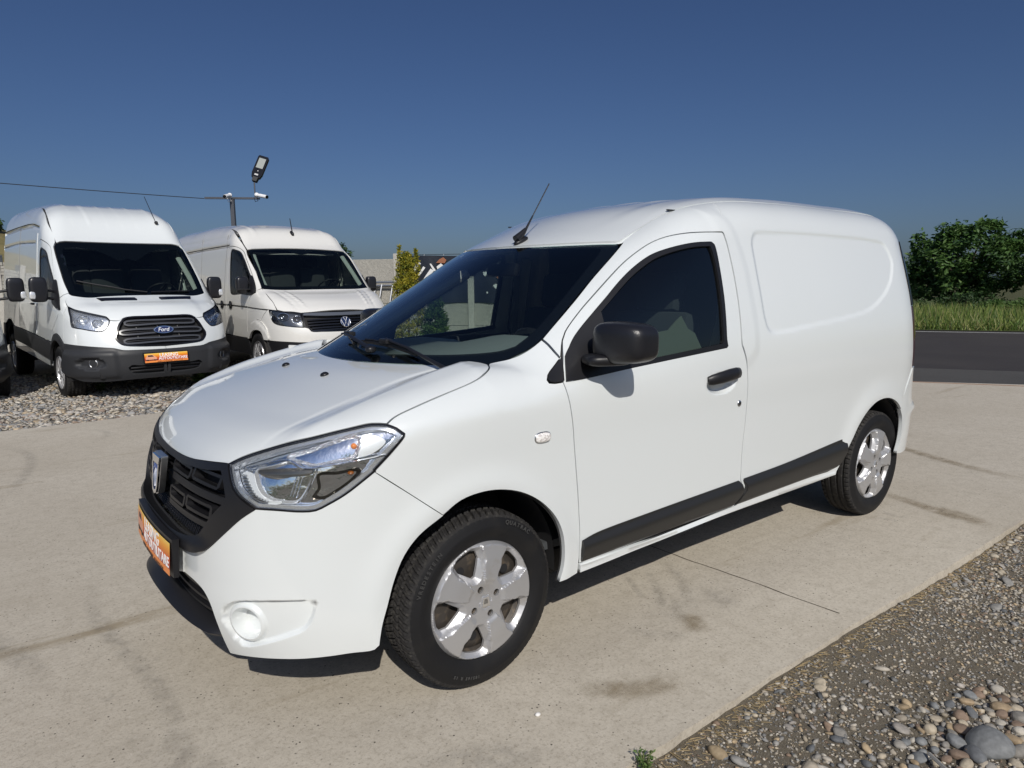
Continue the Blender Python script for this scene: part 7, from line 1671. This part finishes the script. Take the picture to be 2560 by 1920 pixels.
# light pole with two security cameras
def pole():
    root = empty('light_pole', (-3.98, -15.33, -.1), math.radians(141), 'grey steel pole with crossbar rising behind the tall vans', 'pole')
    b = MB(); b.box((0, 0, 1.78), (.095, .095, 3.56), bev=.004); b.obj('mast', GREYM, root, False)
    b = MB(); b.box((-.02, .06, 3.57), (1.36, .05, .05), (0, .02, 0), bev=.003); b.obj('crossbar', GREYM, root, False)
    Mr = Matrix.Translation(Vector((-3.98, -15.33, -.1))) @ Matrix.Rotation(math.radians(141), 4, 'Z')
    lamp = empty('street_light', tuple(Mr @ Vector((.55, .06, 3.60))), math.radians(141), 'black LED street light on a thin stem at the right end of the crossbar', 'lamp')
    b = MB(); b.tube([(0, 0, -.02), (0, 0, .34)], .018, 8); b.obj('stem', GREYM, lamp)
    Rm = Euler((math.radians(-22), math.radians(17), 0)).to_matrix()
    f = lambda u, v_, w__: tuple(Vector((.0, 0, .36))+Rm @ Vector((u, w__, v_)))
    b = MB(); b.prism([(-.10, .10), (.10, .10), (.13, .20), (.13, .66), (.11, .70), (-.11, .70), (-.13, .66), (-.13, .22)], -.035, .035, f); b.obj('lamp_head', BLKG, lamp, False)
    b = MB(); b.prism([(-.05, .0), (.06, .0), (.07, .11), (-.06, .11)], -.05, .05, f); b.obj('bracket', BLK, lamp, False)
    sd = 1 if (Mr.to_3x3() @ Vector((0, 1, 0))).dot(Vector((1.28+3.98, 2.65+15.3, 0))) > 0 else -1
    b = MB(); b.prism([(-.085, .36), (.085, .36), (.085, .63), (-.085, .63)], sd*.036, sd*.040, f); b.obj('led_panel', mat('led_panel', (.30, .32, .30), .3), lamp, False)
    b = MB(); b.prism([(-.05, .16), (.04, .16), (.04, .20), (-.05, .20)], sd*.036, sd*.039, f); b.obj('type_label', mat('label_grey', (.5, .5, .5), .5), lamp, False)
    b = MB(); b.lathe([(0, .0), (.012, .0), (.012, .004)], (0, 0, 0), n=12); o = b.obj('sensor', WHITEP, lamp); o.location = f(.0, .28, sd*.038)
    for nm, lx, lab, ang in (('security_camera', .0, 'white bullet camera facing forward on top of the pole', sd*90), ('security_camera', .66, 'white bullet camera at the right end of the crossbar', sd*20)):
        c = empty(nm, tuple(Mr @ Vector((lx, sd*.12, 3.62))), math.radians(141), lab, 'camera', 'cameras on the light pole'); a = math.radians(ang); dv = Vector((math.cos(a), math.sin(a), -.22)).normalized()
        b = MB(); b.tube([Vector((0, 0, 0)), dv*.10, dv*.105, dv*.30], [.040, .040, .045, .045], 14); b.obj('housing', WHITEP, c); b = MB(); b.tube([dv*.29, dv*.325], [.040, .040], 14); b.obj('lens_face', BLKG, c)
        b = MB(); V, Fc = superell((0, 0, .0), (.055, .055, .055), 1, 1, 16, 10); b.add(V, Fc); b.obj('mount', WHITEP, c)
        b = MB(); b.tube([(0, 0, -.04), (.02, .01, -.14), (-.05, .02, -.16), (-.07, 0, -.06)], .008, 5); b.obj('camera_lead', WHITEP if lx == 0 else BLK, c)
pole()
b = MB(); pts = []
for i in range(25):
    t = i/24; q = Vector((-3.46, -15.82, 3.47)).lerp(Vector((11.5, -17.0, 4.15)), t); q.z -= .5*t*(1-t)*4*.22; pts.append(q)
b.tube(pts, .009, 5); o = b.obj('overhead_cable', GAPM, None); prop(o, 'thin black cable running from the pole crossbar off the left edge', 'cable')
# the van cut off by the left edge: same family of tall van
left = copy_tree(transit_root); left.location = (2.045, -8.63, -.083); left.rotation_euler = (0, 0, math.radians(96)); 
for d_ in [o for o in bpy.data.objects if o.parent == left and o.name.startswith('door')]:
    for m_ in [o for o in bpy.data.objects if o.parent == d_ and o.name.startswith('mirror_housing')]: m_.location = (0, .17, 0)
left['label'] = 'tall white van mostly outside the left edge, only its black mirror and bumper corner showing'
crafter_root['label'] = 'warm white tall van with a round chrome badge, standing right of the slatted-grille van'
transit_root['label'] = 'white high-roof van with slatted black grille, blue oval badge and orange dealer card'

# stones --------------------------------------------------------------
def ico(sub):
    bm = bmesh.new(); bmesh.ops.create_icosphere(bm, subdivisions=sub, radius=1); V = np.array([v.co for v in bm.verts]); F_ = np.array([[v.index for v in f.verts] for f in bm.faces]); bm.free(); return V, F_
STONE = attrmat('river_stone', .7, (60, .5, .004), .35)
PAL = np.array([(.42, .36, .27), (.38, .33, .26), (.30, .28, .25), (.22, .215, .205), (.12, .125, .13), (.50, .46, .39), (.38, .29, .18), (.24, .17, .12), (.33, .30, .265), (.34, .30, .235), (.27, .26, .24), (.40,.36,.30)])
def stones(name, P, R, sub, flat=.55, mt=STONE, pal=PAL, bury=.25):
    V0, F0 = ico(sub); n = len(P); nv = len(V0)
    sc = R[:, None]*np.stack([1.0+.35*rng.random(n), .65+.35*rng.random(n), flat*(.6+.6*rng.random(n))], -1)
    th = rng.random(n)*2*PI; tl = rng.normal(size=(n, 2))*.22
    ph = rng.random((n, 3))*6.28
    V = np.repeat(V0[None], n, 0); bumpv = 1+.16*np.sin(V0[None, :, 0:1]*2.3+ph[:, None, 0:1])+.12*np.sin(V0[None, :, 1:2]*3.1+ph[:, None, 1:2])+.08*np.sin(V0[None, :, 2:3]*4+ph[:, None, 2:3])
    V = V*bumpv*sc[:, None, :]
    x = V[..., 0]+tl[:, None, 0]*0; V[..., 2] += V[..., 0]*tl[:, None, 0]+V[..., 1]*tl[:, None, 1]
    c, s = np.cos(th)[:, None], np.sin(th)[:, None]; X = V[..., 0]*c-V[..., 1]*s; Y = V[..., 0]*s+V[..., 1]*c; V[..., 0] = X; V[..., 1] = Y
    V += P[:, None, :]; V[..., 2] += (sc[:, 2]*(1-2*bury))[:, None]
    T = (F0[None]+(np.arange(n)*nv)[:, None, None]).reshape(-1, 3)
    o = fastmesh(name, V.reshape(-1, 3), T, mt, None, sub > 1 or True); k = (rng.random(n)*len(pal)).astype(int); col = pal[k]*(.75+.5*rng.random((n, 1)))
    setcol(o, np.repeat(col, nv, 0)); return o
def view_filter(P, pad=.06, zmax=60):
    d = P-np.array(CAM_POS); z_ = d @ np.array(fw); x = d @ np.array(rt2)/z_; y = d @ np.array(up2)/z_
    k = 1280/1730.4; return (z_ > .3) & (np.abs(x) < k+pad) & (np.abs(y) < k*.75+pad)
def patch(x, y, f=1.0): return np.sin(x*2.1*f+1.3)*np.sin(y*2.9*f+.4)+.6*np.sin(x*4.3*f+y*3.7*f)+.3*np.sin(x*9*f-y*7*f)
# a) foreground strip (instances beyond the frame left out by simple culling of the area built)
def strip_pts(n, y1, x0=-9.5, x1=1.3, pw=1.0):
    x = x0+(x1-x0)*rng.random(n)**pw; y = 1.425+(y1-1.425)*rng.random(n); return x, y
x, y = strip_pts(150000, 4.2); P = np.stack([x, y, gz(x, y)], -1); k = view_filter(P); P = P[k]; d = np.linalg.norm(P-np.array(CAM_POS), axis=1)
keep = rng.random(len(P)) < np.clip(1.15-.30*patch(P[:, 0], P[:, 1])-.0*d, .25, 1); P = P[keep][:38000]
R_ = (.0018+.0036*rng.random(len(P))**2)*np.clip(d[keep][:38000]/2.2, .9, 1.8); o = stones('fine_gravel', P, R_, 0); prop(o, kind='stuff')
x, y = strip_pts(60000, 4.2); P = np.stack([x, y, gz(x, y)], -1); P = P[view_filter(P)]
keep = rng.random(len(P)) < np.clip(.55-.60*patch(P[:, 0]+.4, P[:, 1]), .03, 1); P = P[keep][:8000]
R_ = .0045+.0095*rng.random(len(P))**2.6; o = stones('gravel', P, R_, 1); prop(o, kind='stuff')
x, y = strip_pts(2600, 3.8); P = np.stack([x, y, gz(x, y)], -1); P = P[view_filter(P)]; keep = rng.random(len(P)) < np.clip(.5-.5*patch(P[:, 0]+.4, P[:, 1]), .02, 1); P = P[keep][:420]
o = stones('coarse_gravel', P, .013+.014*rng.random(len(P))**2, 2); prop(o, kind='stuff')
# pebbles spilling towards the bottom right corner
def pebbles():
    C = np.array((-1.02, 2.10)); n = 0; placed = []
    V0, F0 = ico(3); tries = 0
    spec = [((-.985, 2.015), .056, (.20, .205, .205), 'largest grey flat boulder at the bottom right corner')]
    while len(spec) < 110 and tries < 6000:
        tries += 1; a = rng.random()*2*PI; rr = .36*rng.random()**.6; p = C+np.array([math.cos(a)*rr*1.25, math.sin(a)*rr*.8]); r = .013+.021*rng.random()**1.5
        if rr > .24: r *= .62
        if p[1] < 1.70 or p[0] > -.72: continue
        if not view_filter(np.array([[p[0], p[1], 0]]), .05)[0]: continue
        if all(np.hypot(*(p-np.array(s[0]))) > (r+s[1])*.80 for s in spec): spec.append((tuple(p), r, None, None))
    names = [(.42, .36, .27), (.37, .32, .245), (.28, .26, .23), (.20, .205, .205), (.13, .135, .14), (.50, .46, .39), (.36, .27, .17), (.23, .165, .12)]
    words = ['beige', 'tan', 'grey-brown', 'grey', 'dark slate', 'pale cream', 'ochre', 'red-brown']
    for i, (p, r, col, lab) in enumerate(spec):
        k = int(rng.random()*len(names)); c = col or tuple(np.array(names[k])*(.85+.3*rng.random()))
        ph = rng.random(3)*6.28; V = V0*(1+.13*np.sin(V0[:, :1]*2.2+ph[0])+.10*np.sin(V0[:, 1:2]*2.9+ph[1])+.05*np.sin(V0[:, 2:3]*5+ph[2]))
        s_ = np.array([1.25-.3*rng.random(), .85+.15*rng.random(), .55+.2*rng.random()])*r; V = V*s_
        o = fastmesh('pebble', V, F0, STONE, None, True); setcol(o, np.repeat(np.array([c]), len(V), 0))
        o.location = (p[0], p[1], float(gz(np.array(p[0]), np.array(p[1])))+s_[2]*.55); o.rotation_euler = (rng.normal()*.15, rng.normal()*.15, rng.random()*6.28)
        prop(o, lab or 'smooth %s river pebble in the heap at the bottom right corner' % words[k], 'pebble', 'river pebbles heaped at the bottom right corner')
pebbles()
b = MB(); V, Fc = superell((-.03, 1.07, .006), (.010, .008, .006), 1, 1, 10, 8); b.add(V, Fc); o = b.obj('pebble', mat('white_pebble', (.75, .73, .70), .6), None); prop(o, 'single white pebble lying on the slab at the bottom middle', 'pebble')
b = MB(); b.tube([(-.80, 1.93, .012), (-.70, 2.08, .02)], .006, 5); o = b.obj('stick', mat('grey_stick', (.28, .27, .25), .9), None); prop(o, 'straight grey stick lying in the gravel beside the pebble heap', 'stick')
# b) yard gravel behind
n = 90000; x = -4.2+8.5*rng.random(n); y = -5.66-5.6*rng.random(n)**1.25; P = np.stack([x, y, gb(x, y)], -1); P = P[view_filter(P)][:24000]
palb = PAL*1.0+.06; o = stones('yard_gravel', P, .009+.021*rng.random(len(P))**2.2, 1, .45, STONE, palb); prop(o, kind='stuff')
n = 4200; x = -4.2+8.5*rng.random(n); y = -5.62-3.0*rng.random(n)**1.3; P = np.stack([x, y, gb(x, y)], -1); P = P[view_filter(P)][:650]
o = stones('yard_stones', P, .024+.026*rng.random(len(P))**2, 2, .4, STONE, palb); prop(o, kind='stuff')
# dry straw along the slab edge
n = 900; x = -3.2+3.6*rng.random(n)**.8; y = 1.40+.10*rng.random(n)**2+.02; z_ = gz(x, y)+.005; a = rng.random(n)*PI; l = .012+.03*rng.random(n)
base = np.stack([x, y, z_], -1); d = np.stack([np.cos(a)*l, np.sin(a)*l, .2*l*rng.random(n)], -1); s = np.stack([-np.sin(a)*.0008, np.cos(a)*.0008, np.full(n, .0006)], -1)
V = np.stack([base-s, base+s, base+d+s, base+d-s], 1).reshape(-1, 3); i = np.arange(n)*4; o = fastmesh('dry_straw', V, np.stack([i, i+1, i+2, i+3], -1), mat('straw', (.28, .21, .11), .9), None, False); prop(o, kind='stuff')
